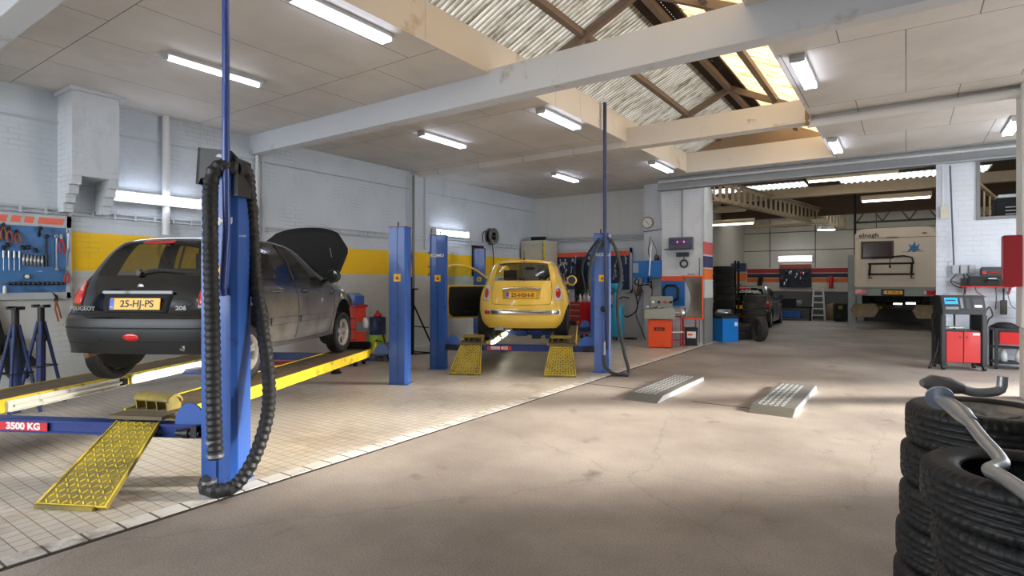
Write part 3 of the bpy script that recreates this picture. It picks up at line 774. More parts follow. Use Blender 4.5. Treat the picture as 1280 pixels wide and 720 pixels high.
    bpy.data.objects.remove(o)
    bm = bmesh.new(); bm.from_mesh(m2)
    bmesh.ops.recalc_face_normals(bm, faces=bm.faces)
    return bm, keys
class Car:
    def __init__(s, P, root):
        s.root = root; s.P = P
        s.bm, s.keys = car_mesh(P)
        s.bvh = BVHTree.FromBMesh(s.bm)
    def arches(s):
        bm = s.bm; kill = []
        for ya, za, ra in s.P['arch']:
            for f in bm.faces:
                c = f.calc_center_median()
                if abs(c.x) > .56 and c.z < za+ra+.05 and (c.y-ya)**2+(c.z-za)**2 < ra*ra: kill.append(f)
        bmesh.ops.delete(bm, geom=list(set(kill)), context='FACES')
        for v in bm.verts:
            if v.is_boundary and abs(v.co.x) > .6:
                for ya, za, ra in s.P['arch']:
                    d = math.hypot(v.co.y-ya, v.co.z-za)
                    if abs(d-ra) < .05 and d > 0 and v.co.z > za-.2:
                        v.co.y = ya+(v.co.y-ya)*ra/d; v.co.z = za+(v.co.z-za)*ra/d
    def cut(s, test):
        bmesh.ops.delete(s.bm, geom=[f for f in s.bm.faces if test(f.calc_center_median())], context='FACES')
    def emit(s, names, mats_):
        bm = s.bm; bm.faces.ensure_lookup_table(); out = {}
        jobs = []
        for ki, key in enumerate(s.keys):
            fs = [f for f in bm.faces if f.material_index == ki]
            if key != 'side_glass': jobs.append((key, fs)); continue
            left = set(fs)
            while left:
                seed = left.pop(); comp = [seed]; q = [seed]
                while q:
                    for e in q.pop().edges:
                        for g in e.link_faces:
                            if g in left: left.remove(g); comp.append(g); q.append(g)
                jobs.append((key, comp))
        for key, fs in jobs:
            if not fs: continue
            vm = {}; vs = []; fl = []
            for f in fs:
                q = []
                for v in f.verts:
                    if v.index not in vm: vm[v.index] = len(vs); vs.append(v.co.copy())
                    q.append(vm[v.index])
                fl.append(q)
            me = bpy.data.meshes.new(key); me.from_pydata(vs, [], fl)
            me.polygons.foreach_set('use_smooth', [True]*len(fl)); me.materials.append(mats_[key])
            o = bpy.data.objects.new(names.get(key, key), me); COL.objects.link(o); o.parent = s.root; out[key] = o
        return out
    def ray(s, p, d, side_off=0.0):
        h = s.bvh.ray_cast(Vector(p), Vector(d), 6)
        return (h[0], h[1]) if h[0] else (None, None)
    def rear(s, x, z, off=0.0):
        p, n = s.ray((x, -2, z), (0, 1, 0))
        if p is None: return Vector((x, .15, z))
        return p - Vector((0, off, 0))
    def flank(s, y, z, sd=1, off=0.0):
        p, n = s.ray((sd*3, y, z), (-sd, 0, 0))
        if p is None: return Vector((sd*.7, y, z))
        return p + Vector((sd*off, 0, 0))
    def patch(s, name, poly, mt, where='rear', off=.006, dome=.0, parent=None, sd=1, rings=5):
        f = (lambda u, w, o: s.rear(u, w, o)) if where == 'rear' else (lambda u, w, o: s.flank(u, w, sd, o))
        P = []
        for i in range(len(poly)):
            a, b = poly[i], poly[(i+1) % len(poly)]
            n = max(1, int(math.hypot(a[0]-b[0], a[1]-b[1])/.02))
            for k_ in range(n): P.append((a[0]+(b[0]-a[0])*k_/n, a[1]+(b[1]-a[1])*k_/n))
        cx = sum(p[0] for p in P)/len(P); cz = sum(p[1] for p in P)/len(P)
        vs = [f(p[0], p[1], -.004) for p in P]; fs = []; n = len(P)
        for r in range(rings):
            t = 1-r/rings
            for p in P: vs.append(f(cx+(p[0]-cx)*t, cz+(p[1]-cz)*t, off+dome*(1-t*t)))
        vs.append(f(cx, cz, off+dome))
        for r in range(rings):
            for i in range(n): fs.append((r*n+i, r*n+(i+1)%n, (r+1)*n+(i+1)%n, (r+1)*n+i))
        for i in range(n): fs.append((rings*n+i, rings*n+(i+1)%n, (rings+1)*n))
        mb = MB().add(vs, fs, True)
        return mb.build(name, mt, parent or s.root)
    def seam(s, mb, pts, where='flank', sd=1, r=.004, off=.0):
        f = (lambda u, w: s.rear(u, w, off)) if where == 'rear' else (lambda u, w: s.flank(u, w, sd, off))
        q = spline([(a, b, 0) for a, b in pts], .03)
        mb.tube([f(p.x, p.y) for p in q], r, 5)

def plate(parent, x, y, z, w, h, body, rx=PI/2, tilt=0.0, ts=1.0):
    p = MB().box((0, 0, 0), (w, .008, h)).build('number_plate', M_PLATE, parent, .003)
    p.location = (x, y, z); p.rotation_euler = (tilt, 0, 0)
    MB().box((-w/2+.024, -.0045, 0), (.044, .002, h-.006)).build('blue_strip', M_EUB, p)
    text('lettering', body, h*.86*ts, M_TXTK, p, (.022, -.005, -.002), (PI/2, 0, 0), sx=1.02, bold=.0015)
    text('country_code', 'NL', .028, M_TXTW, p, (-w/2+.024, -.0062, -h*.28))
    return p

def interior(root, P):
    f, r, w = P['in_f'], P['in_r'], P['in_w']; zt = P['in_z']
    mb = MB().b2(-w, w, r, f, .3, .34).b2(-w, -w+.04, r, f, .34, zt).b2(w-.04, w, r, f, .34, zt).b2(-w, w, f-.3, f, .34, zt+.02)
    mb.build('cabin_tub', M_DARKM, root, .01)
    def seat(x, y, wd):
        s_ = MB().box((x, y+.25, .48), (wd, .5, .16)).box((x, y-.02, .78), (wd, .14, .55), rx=.2)
        o = s_.build('seat', M_DARKM, root, .04)
        return o
    for x in (-.34, .34):
        s_ = seat(x, P['seat_y'], .48)
        MB().tube([(x, P['seat_y']-.1, 1.02), (x, P['seat_y']-.1, 1.12)], .008, 6).box((x, P['seat_y']-.1, 1.16), (.25, .1, .19)).build('headrest', M_DARKM, s_, .03)
    seat(0, P['rseat_y'], 1.1)
    # steering wheel and mirror
    mb = MB().tube([(-.34+.18*math.cos(a), f-.45-.06*math.sin(a), .95+.17*math.sin(a)) for a in [2*PI*i/20 for i in range(20)]], .014, 6, closed=True)
    mb.cyl((-.34, f-.45, .95), (-.34, f-.2, .9), .03)
    mb.build('steering_wheel', M_BLACK, root)
    MB().box((0, P['mir_y'], P['mir_z']), (.2, .03, .06)).build('interior_mirror', M_BLACK, root, .01)
def wheelhouse(root, P):
    for ya, za, ra in P['arch']:
        for sd in (-1, 1):
            MB().lathe([(ra+.004, sd*.775), (ra-.002, sd*.55), (0, sd*.54)], (0, ya, za), 'x', 28).build('wheel_arch_liner', M_BLACKM, root)

# ---- small five door hatchback (black)
def paint206(tg, s):
    kind, L, c = tg
    if kind == 'gh':
        if c in ('R0', 'R1'): return 'rear_glass'
        if c == 'S2' or c == 'S3': return 'side_glass'
        if c in ('S5', 'S6'): return 'side_glass'
        if c in ('W2', 'W1'): return 'windscreen'
        if c == 'S%d' % 8: return 'windscreen'
        return 'body'
    if kind == 'low' and L in (0, 1) and c in ('R0','R1','R2','R3'): return 'bumper'
    if kind == 'under': return 'underbody'
    return 'body'
hx = .825
P206 = dict(lat=[0, .45, .78], cornx=.985, ro=[0, .008, .035, .115], fo=[0, .05, .16, .3],
    sy=[.32, .66, .92, 1.30, 1.62, 1.70, 2.25, 2.86, 3.32], stap=[.985, 1, 1, 1, 1, 1, 1, .995, .97],
    low=[ # zr, zs, zf, yr, yf, ws, wr, wf
        (.22, .17, .2, .07, 3.78, .775, .80, .72),
        (.40, .40, .42, .0, 3.83, .83, .835, .78),
        (.585, .58, .52, .01, 3.82, .834, .835, .78),
        (.605, .62, .56, .07, 3.79, .832, .825, .77),
        (.80, .80, .66, .10, 3.74, .818, .80, .74),
        (.94, .91, .72, .16, 3.66, .79, .745, .70)],
    belt=[(0,.20,.965),(.33,.205,.965),(.565,.225,.965),(.655,.275,.965),
          (.715,.42,.97),(.742,.70,.955),(.748,.92,.945),(.752,1.30,.935),(.752,1.62,.925),(.752,1.70,.92),(.748,2.25,.91),(.735,2.78,.90),
          (.60,2.98,.93),(.35,3.08,.94),(0,3.12,.945)],
    roof=[(0,.47,1.36),(.33,.475,1.355),(.485,.50,1.335),(.54,.55,1.325),
          (.555,.68,1.335),(.565,.82,1.35),(.575,.98,1.365),(.58,1.25,1.38),(.58,1.52,1.38),(.58,1.58,1.38),(.575,1.78,1.365),(.56,2.02,1.34),
          (.44,2.10,1.375),(.28,2.14,1.39),(0,2.16,1.395)],
    crown=.045, rbulge=.035, hcrown=.05, fz=.5, paint=paint206,
    arch=[(.64, .33, .335), (3.08, .33, .335)], in_f=2.9, in_r=.45, in_w=.66, in_z=.88, seat_y=1.75, rseat_y=.95, mir_y=2.2, mir_z=1.28)
def build_hatch(root, paint, plate_txt, hood_open=True, lift=.12, detail=True):
    car = Car(P206, root); P = P206
    def R(x, z, o=0.0): return car.rear(x, z, o)
    # surface fittings need the closed skin, so they come first
    for sd in (-1, 1):
        pol = [(sd*.815, .70), (sd*.615, .69), (sd*.60, .80), (sd*.63, .90), (sd*.70, .96), (sd*.75, .93), (sd*.795, .82)]
        t = car.patch('tail_light', pol, M_REDL, 'rear', .008, .012)
        pol2 = [(sd*.70, .935), (sd*.645, .90), (sd*.62, .82), (sd*.785, .83), (sd*.745, .91)]
        car.patch('clear_segment', pol2, mat('pale_red_lens', (226, 150, 140), .15, var=.15, scale=30, coat=.6), 'rear', .0165, .006, parent=t)
    car.patch('brake_light', [(-.20, 1.335), (.12, 1.335), (.12, 1.30), (-.20, 1.30)], M_REDL, 'rear', .02, .004)
    car.patch('fog_light', [(.085*math.cos(a), .385+.035*math.sin(a)) for a in [2*PI*i/20 for i in range(20)]], M_REDL, 'rear', .004, .006)
    car.patch('plate_recess', [(-.33, .62), (.33, .62), (.36, .80), (-.36, .80)], M_BLACKM, 'rear', .003, 0)
    y = R(0, .70).y
    plate(root, 0, y-.02, .70, .52, .11, plate_txt, tilt=-.12)
    hb = MB().box((0, R(0, .81).y-.015, .81), (.74, .03, .028)); hb.build('tailgate_handle', paint, root, .01)
    em = MB().lathe([(.0, .006), (.018, .008), (.03, .004), (.034, 0)], (0, 0, 0), 'y', 20)
    em.build('lion_badge', M_CHROME, root).location = (0, R(0, .865).y-.006, .865)
    dl = MB()
    if detail:
        t1 = text('maker_lettering', 'PEUGEOT', .055, M_BADGE, root, (-.57, R(-.6, .645).y-.02, .65), (PI/2, 0, -.12), sx=1.25, bold=.001)
        t2 = text('model_lettering', '206', .055, M_BADGE, root, (.46, R(.46, .665).y-.014, .66), (PI/2, 0, .1), sx=1.25, bold=.002)
        text('dealer_lettering', 'www.koopautoservice.nl', .026, M_TXTW, root, (0, y-.028, .628), (PI/2-.1, 0, 0), sx=1.1) if False else None
    # rear wiper
    w = MB(); q = [R(-.06, 1.0, .03), R(.1, 1.035, .035), R(.38, 1.01, .035)]
    w.tube(q, .009, 6); w.cyl(R(-.06, 1.0, 0), R(-.06, 1.0, .045), .03); w.build('rear_wiper', M_BLACK, root)
    # seams
    sm = MB()
    for sd in (-1, 1):
        car.seam(sm, [(.98, .25), (.98, .5), (.90, .72), (.80, .93)], sd=sd)
        car.seam(sm, [(1.66, .24), (1.67, .6), (1.66, .93)], sd=sd)
        car.seam(sm, [(.99, .24), (1.6, .21), (2.6, .22)], sd=sd)
        car.seam(sm, [(2.62, .24), (2.72, .6), (2.74, .88)], sd=sd)
        car.seam(sm, [(.82, .945), (1.66, .925), (2.74, .89)], sd=sd, r=.006)
        car.seam(sm, [(.99, .50), (1.66, .49), (2.66, .48)], sd=sd, r=.005)
        car.seam(sm, [(sd*.62, .965), (sd*.60, .80), (sd*.60, .62)], 'rear')
    car.seam(sm, [(-.7, .60), (0, .60), (.7, .60)], 'rear', r=.007)
    car.seam(sm, [(-.78, .47), (0, .47), (.78, .47)], 'rear', r=.007); car.seam(sm, [(-.72, .33), (-.4, .32), (-.34, .36), (-.28, .34), (0, .34), (.72, .34)], 'rear', r=.005)
    sm.build('panel_gaps', M_BLACKM, root)
    for sd in (-1, 1):
        for a, b in ((1.03, 1.62), (1.71, 2.6)):
            vs = [car.flank(a+(b-a)*i/8, z, sd, o) for i in range(9) for z, o in ((.42, 0), (.43, .014), (.50, .014), (.51, 0))]
            MB().add(vs, [(i*4+j, (i+1)*4+j, (i+1)*4+j+1, i*4+j+1) for i in range(8) for j in range(3)]).build('side_moulding', paint, root)
    for sd in (-1, 1):
        for y0 in (1.08, 1.80):
            p = car.flank(y0+.08, .80, sd)
            h = MB().tube([car.flank(y0, .80, sd, .0), car.flank(y0+.03, .805, sd, .035), car.flank(y0+.13, .80, sd, .035), car.flank(y0+.16, .795, sd, 0)], .014, 8)
            h.build('door_handle', paint, root)
        p = car.flank(3.0, .72, sd, .004); MB().lathe([(0, sd*.008), (.02, sd*.006), (.026, 0)], tuple(p), 'x', 16).build('side_indicator', M_CLEARL, root)
        # door mirror
        p = car.flank(2.62, .93, sd, 0)
        m = MB().lathe([(.0, -.05), (.07, -.045), (.095, .0), (.085, .05), (.05, .09), (.0, .1)], (p.x+sd*.14, p.y-.03, .99), 'y', 24).tube([p, (p.x+sd*.12, p.y, .96)], .025, 8)
        mm = m.build('door_mirror', M_BLACK, root)
        MB().cyl((p.x+sd*.14, p.y-.082, .99), (p.x+sd*.14, p.y-.079, .99), .075, n=24).build('mirror_glass', mat('mirror_glass', (120, 126, 130), .08, metal=.9, var=.02), mm)
        # headlight
    for sd in (-1, 1):
        MB().lathe([(.0, .0), (.1, -.03), (.12, -.1)], (sd*.58, 3.76, .6), 'y', 20).build('head_light', M_CLEARL, root)
    # pillar trims between the side windows and bright roof edge
    for sd in (-1, 1):
        mb = MB().tube([car.flank(1.66, .93, sd, .002), car.flank(1.63, 1.15, sd, .004), car.flank(1.56, 1.35, sd, .002)], .014, 6)
        mb.build('pillar_trim', M_CHROME if False else M_BLACK, root)
    car.arches()
    if hood_open: car.cut(lambda c: c.y > 2.95 and c.z > .70 and abs(c.x) < .60 and c.y < 3.62)
    car.emit({'rear_glass': 'rear_window', 'side_glass': 'side_window', 'body': 'body_shell', 'bumper': 'rear_bumper'},
             {'body': paint, 'bumper': mat('dark_grey_bumper', (25, 26, 28), .42, var=.12), 'rear_glass': M_GLASS, 'side_glass': M_GLASS, 'windscreen': M_GLASS, 'underbody': M_BLACKM})
    wheelhouse(root, P); interior(root, P)
    MB().box((0, .62, .93), (1.1, .36, .02)).build('parcel_shelf', M_DARKM, root)
    # exhaust tip, towing eye, rear axle
    MB().tube([(-.50, .5, .25), (-.53, .25, .22), (-.54, .10, .20)], [.026, .026, .03], 12).build('exhaust_pipe', M_RUSTY, root)
    MB().tube([(.52, .02, .30), (.56, -.01, .31), (.55, .0, .27), (.5, .02, .28)], .008, 6).build('towing_eye', M_STEEL, root)
    MB().tube([(-.7, .66, .3-lift), (.7, .66, .3-lift)], .035, 10).build('rear_axle', M_RUSTY, root)
    if hood_open:
        # bonnet standing up: outer skin faces forward, underside towards the windscreen
        b = MB(); ny, nx = 10, 12; vs = []; a0 = math.radians(52)
        for sgn in (0, 1):
            for i in range(ny+1):
                t = i/ny; L = 1.06*t
                wdt = .72+.05*t-.26*max(0, t-.66)/.34
                for j in range(nx+1):
                    u = -1+2*j/nx
                    L2 = L - .12*t*abs(u)**2.5
                    bow = .06*math.sin(t*PI)*(1-u*u*.6)
                    yy = 3.0 + math.cos(a0)*L2 - math.sin(a0)*(-bow)*1 + (.02 if sgn else 0)
                    zz = .93 + math.sin(a0)*L2 + math.cos(a0)*(-bow) - (.012 if sgn else 0)
                    vs.append((u*wdt, yy, zz))
        w_ = nx+1; o2 = (ny+1)*w_; fs = []
        for i in range(ny):
            for j in range(nx):
                fs.append((i*w_+j, i*w_+j+1, (i+1)*w_+j+1, (i+1)*w_+j)); fs.append((o2+i*w_+j, o2+(i+1)*w_+j, o2+(i+1)*w_+j+1, o2+i*w_+j+1))
        rim_ = [j for j in range(w_)]+[i*w_+nx for i in range(1, ny+1)]+[ny*w_+j for j in range(nx-1, -1, -1)]+[i*w_ for i in range(ny-1, 0, -1)]
        for i in range(len(rim_)):
            a, c = rim_[i], rim_[(i+1) % len(rim_)]; fs.append((a, c, o2+c, o2+a))
        b.add(vs, fs, True); bo = b.build('bonnet', mat('bonnet_underside', (20, 20, 21), .7, var=.2), root)
        MB().tube([(.56, 3.45, .80), (.5, 3.3, 1.42)], .006, 6).build('prop_rod', M_STEEL, root)
        MB().b2(-.58, .58, 3.02, 3.6, .45, .66).b2(-.3, .25, 3.1, 3.45, .66, .74).b2(.3, .5, 3.2, 3.4, .66, .76).build('engine', mat('oily_engine', (44, 42, 42), .6, var=.4, scale=30), root, .02)
    zc = .30-lift
    for sd in (-1, 1):
        add_wheel(root, sd*.725, .64, zc, .295, .18, .185, 5 if True else 5, 'star', sd)
        add_wheel(root, sd*.725, 3.08, zc, .295, .18, .185, 5, 'star', sd)
    return car
M_CARBLK = car_paint_dusty()
S = 1.065
LIFTZ = .50
root = thing('hatchback_car', 'black five door hatchback with raised bonnet jacked up on the nearer blue lift', 'car',
             st(-3.64-.069, 6.15-.635, .535+.125), cam_heading(6.2))
root.scale = (1.03, 1.03, 1.03)
build_hatch(root, M_CARBLK, '25-HJ-PS', True, .125)

# ---- small rounded three door city car (yellow)
def paint500(tg, s):
    kind, L, c = tg
    if kind == 'gh':
        if c in ('R0', 'R1'): return 'rear_glass'
        if c in ('S2', 'S4', 'S5'): return 'side_glass'
        if c in ('W2', 'W1') or c == 'S7': return 'windscreen'
        return 'body'
    if kind == 'under': return 'underbody'
    return 'body'
P500 = dict(lat=[0, .45, .78], cornx=.93, ro=[0, .02, .085, .24], fo=[0, .07, .2, .36],
    sy=[.45, .72, 1.02, 1.30, 1.38, 1.9, 2.5, 3.05], stap=[.985, 1, 1, 1, 1, 1, .995, .97],
    low=[
        (.235, .20, .2, .10, 3.46, .76, .70, .66),
        (.34, .36, .36, .01, 3.54, .805, .78, .74),
        (.52, .52, .50, .0, 3.55, .815, .79, .76),
        (.66, .66, .62, .04, 3.52, .812, .765, .74),
        (.84, .84, .74, .10, 3.44, .79, .71, .68),
        (1.0, .97, .82, .17, 3.30, .745, .63, .60)],
    belt=[(0,.20,1.055),(.30,.21,1.055),(.52,.25,1.055),(.59,.32,1.05),
          (.655,.48,1.045),(.69,.74,1.03),(.705,1.02,1.02),(.71,1.30,1.01),(.71,1.38,1.005),(.71,1.9,.985),(.70,2.40,.97),
          (.58,2.62,.99),(.34,2.72,1.0),(0,2.75,1.0)],
    roof=[(0,.42,1.39),(.28,.43,1.385),(.45,.47,1.365),(.50,.54,1.355),
          (.525,.68,1.37),(.54,.86,1.39),(.545,1.05,1.40),(.55,1.24,1.41),(.55,1.31,1.41),(.545,1.52,1.40),(.53,1.78,1.375),
          (.42,1.86,1.41),(.26,1.90,1.425),(0,1.92,1.43)],
    crown=.055, rbulge=.035, hcrown=.06, fz=.4, paint=paint500,
    arch=[(.57, .31, .325), (2.87, .31, .325)], in_f=2.6, in_r=.45, in_w=.6, in_z=.92, seat_y=1.5, rseat_y=.85, mir_y=1.95, mir_z=1.30)
M_CARYEL = mat('pastel_yellow_paint', (250, 208, 84), .15, var=.03, coat=.9)
def build_500(root):
    car = Car(P500, root); P = P500; paint = M_CARYEL
    R = lambda x, z, o=0.0: car.rear(x, z, o)
    for sd in (-1, 1):
        pol = [(sd*.70, .71), (sd*.575, .70), (sd*.555, .80), (sd*.565, .93), (sd*.60, .975), (sd*.645, .965), (sd*.685, .86)]
        t = car.patch('tail_light', pol, M_CLEARL, 'rear', .008, .01)
        cx, cz = sd*.625, .835
        car.patch('red_segment', [(cx+.042*math.cos(a), cz+.085*math.sin(a)) for a in [2*PI*i/20 for i in range(20)]], M_REDL, 'rear', .018, .008, parent=t)
    car.patch('bumper_strip', [(-.63, .475), (.63, .475), (.65, .505), (.63, .545), (-.63, .545), (-.65, .505)], M_CHROME, 'rear', .012, .014)
    t = car.patch('strip_reflector', [(-.63, .49), (-.56, .49), (-.56, .53), (-.64, .53)], M_REDL, 'rear', .02, .004)
    # plate recess and bar
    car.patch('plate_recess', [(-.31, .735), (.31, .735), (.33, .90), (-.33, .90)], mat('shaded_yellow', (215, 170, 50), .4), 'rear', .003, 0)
    y = R(0, .80).y
    plate(root, 0, y-.022, .80, .52, .11, '25-HSH-8', tilt=-.18)
    MB().tube([R(-.33, .905, .02), R(-.2, .925, .035), R(.2, .925, .035), R(.33, .905, .02)], .018, 10).build('chrome_handle_bar', M_CHROME, root)
    e = MB().lathe([(.0, .012), (.03, .01), (.045, .012), (.05, 0)], (0, 0, 0), 'y', 24).build('round_badge', M_CHROME, root)
    e.location = (0, R(0, 1.02).y-.008, 1.02); e.rotation_euler = (-.5, 0, 0)
    # tailgate gap
    sm = MB()
    car.seam(sm, [(-.50, 1.05), (-.52, .85), (-.50, .68), (-.44, .645), (0, .635), (.44, .645), (.50, .68), (.52, .85), (.50, 1.05)], 'rear', r=.004)
    for sd in (1,):
        car.seam(sm, [(1.32, 1.0), (1.33, .6), (1.36, .27)], sd=sd); car.seam(sm, [(1.36, .26), (2.3, .26)], sd=sd); car.seam(sm, [(2.44, .95), (2.42, .6), (2.34, .27)], sd=sd)
        car.seam(sm, [(.75, 1.03), (1.6, 1.0), (2.42, .96)], sd=sd, r=.006)
    sm.build('panel_gaps', mat('panel_gap_brown', (90, 68, 20), .8), root)
    MB().tube([car.flank(1.45, .84, 1, 0), car.flank(1.5, .845, 1, .035), car.flank(1.62, .84, 1, .035), car.flank(1.66, .835, 1, 0)], .013, 8).build('door_handle', M_CHROME, root)
    for sd in (1, -1):
        p = car.flank(2.28, 1.0, sd, 0) if sd > 0 else car.flank(2.5, .98, sd, 0)
        m = MB().lathe([(.0, -.06), (.075, -.055), (.105, .0), (.09, .05), (.05, .09), (.0, .1)], (p.x+sd*.15, p.y-.02, 1.06), 'y', 24).tube([p, (p.x+sd*.12, p.y, 1.03)], .03, 8)
        if sd < 0: continue
        mm = m.build('door_mirror', paint, root)
        MB().cyl((p.x+sd*.15, p.y-.084, 1.06), (p.x+sd*.15, p.y-.08, 1.06), .08, n=24).build('mirror_glass', mat('mirror_glass', (120, 126, 130), .08, metal=.9, var=.02), mm)
        m2 = car.patch('side_indicator', [(2.62, .72), (2.68, .72), (2.68, .75), (2.62, .75)], M_CLEARL, 'flank', .004, .004, sd=sd)
    w = MB().tube([R(.03, 1.07, .03), R(-.15, 1.09, .035), R(-.42, 1.075, .035)], .008, 6).cyl(R(.03, 1.07, 0), R(.03, 1.07, .04), .022)
    w.build('rear_wiper', M_BLACK, root)
    MB().tube([(0, .62, 1.44), (0, .56, 1.58)], .006, 6).cyl((0, .62, 1.425), (0, .62, 1.45), .02).build('roof_aerial', M_BLACK, root)
    # roof spoiler lip
    mb = MB(); q = [R(-.48, 1.375, .01), R(-.25, 1.395, .015), R(0, 1.40, .015), R(.25, 1.395, .015), R(.48, 1.375, .01)]
    mb.tube(spline([tuple(v) for v in q], .04), .022, 8); mb.build('roof_spoiler', paint, root)
    car.patch('brake_light', [(-.05, 1.405), (.05, 1.405), (.05, 1.395), (-.05, 1.395)], M_REDL, 'rear', .036, .0)
    car.arches()
    car.cut(lambda c: c.x < -.45 and 1.36 < c.y < 2.42 and .30 < c.z < 1.36)
    car.emit({'rear_glass': 'rear_window', 'side_glass': 'side_window', 'body': 'body_shell'},
             {'body': paint, 'rear_glass': M_GLASS, 'side_glass': M_GLASS, 'windscreen': M_GLASS, 'underbody': M_BLACKM})
    wheelhouse(root, P); interior(root, P)
    MB().tube([(-.34, .7, .24), (-.34, .3, .235), (-.34, .09, .23)], [.05, .05, .036], 12).box((-.34, .4, .25), (.3, .2, .13)).build('exhaust_pipe', M_STEEL, root, .0)
    MB().tube([(-.68, .57, .29), (.68, .57, .29)], .04, 10).b2(-.45, .5, .7, 2.4, .17, .235).build('rear_axle', M_BLACKM, root)
    # the open left door, hinged at its front edge
    d = MB(); D = thing('tmpdoor', None, None)
    D.name = 'open_door'; D.parent = root; D.location = (-.76, 2.42, 0); D.rotation_euler = (0, 0, math.radians(-62))
    # local: door runs from the hinge towards -y; outer skin towards -x
    outline = [(0, .27), (-1.02, .27), (-1.08, .36), (-1.10, .60), (-1.08, .98), (-.95, 1.22), (-.80, 1.345), (-.55, 1.37), (-.30, 1.25), (-.02, .97)]
    lower = [(0, .27), (-1.02, .27), (-1.08, .36), (-1.10, .60), (-1.085, .96), (-.02, .96)]
    MB().prism(lower, 'x', -.075, .0).build('door_shell', paint, D, .015)
    fr = [(-1.085, .94), (-1.085, 1.2), (-1.06, 1.33), (-.98, 1.37), (-.75, 1.365), (-.5, 1.30), (-.25, 1.14), (-.02, .95)]
    MB().tube(spline([(-.035, a, b) for a, b in fr], .04), .024, 8).build('window_frame', paint, D)
    MB().prism([(-1.07, .96), (-1.065, 1.2), (-1.04, 1.32), (-.97, 1.35), (-.75, 1.35), (-.5, 1.285), (-.26, 1.13), (-.04, .96)], 'x', -.04, -.036).build('door_window', M_GLASS, D)
    tr = MB().prism([(-.06, .31), (-.98, .31), (-1.04, .38), (-1.055, .60), (-1.04, .93), (-.06, .93)], 'x', .0, .05)
    to = tr.build('door_trim', M_BLACK, D, .02)
    D2 = to
    MB().box((.07, -.62, .68), (.05, .62, .1)).build('armrest', M_BLACK, D, .02)
    MB().box((.065, -.45, .42), (.04, .66, .13)).build('door_pocket', M_BLACKM, D, .02)
    MB().box((.06, -.2, .84), (.02, .12, .04)).build('inner_handle', M_CHROME, D, .008)
    MB().lathe([(.0, -.06), (.07, -.055), (.1, .0), (.085, .05), (.05, .09), (.0, .1)], (-.16, -.10, 1.06), 'y', 24).tube([(-.03, -.1, 1.0), (-.12, -.1, 1.03)], .03, 8).build('door_mirror', paint, D)
    zc = .295
    for sd in (-1, 1):
        add_wheel(root, sd*.70, .57, zc, .295, .185, .19, 8, 'star', sd)
        add_wheel(root, sd*.70, 2.87, zc, .295, .185, .19, 8, 'star', sd)
root = thing('city_car', 'small yellow three door city car with its left door open on the farther blue lift', 'car',
             st(.227-.069, 10.86-.603, LIFTZ), cam_heading(6.5))
root.scale = (S, S, S)
build_500(root)
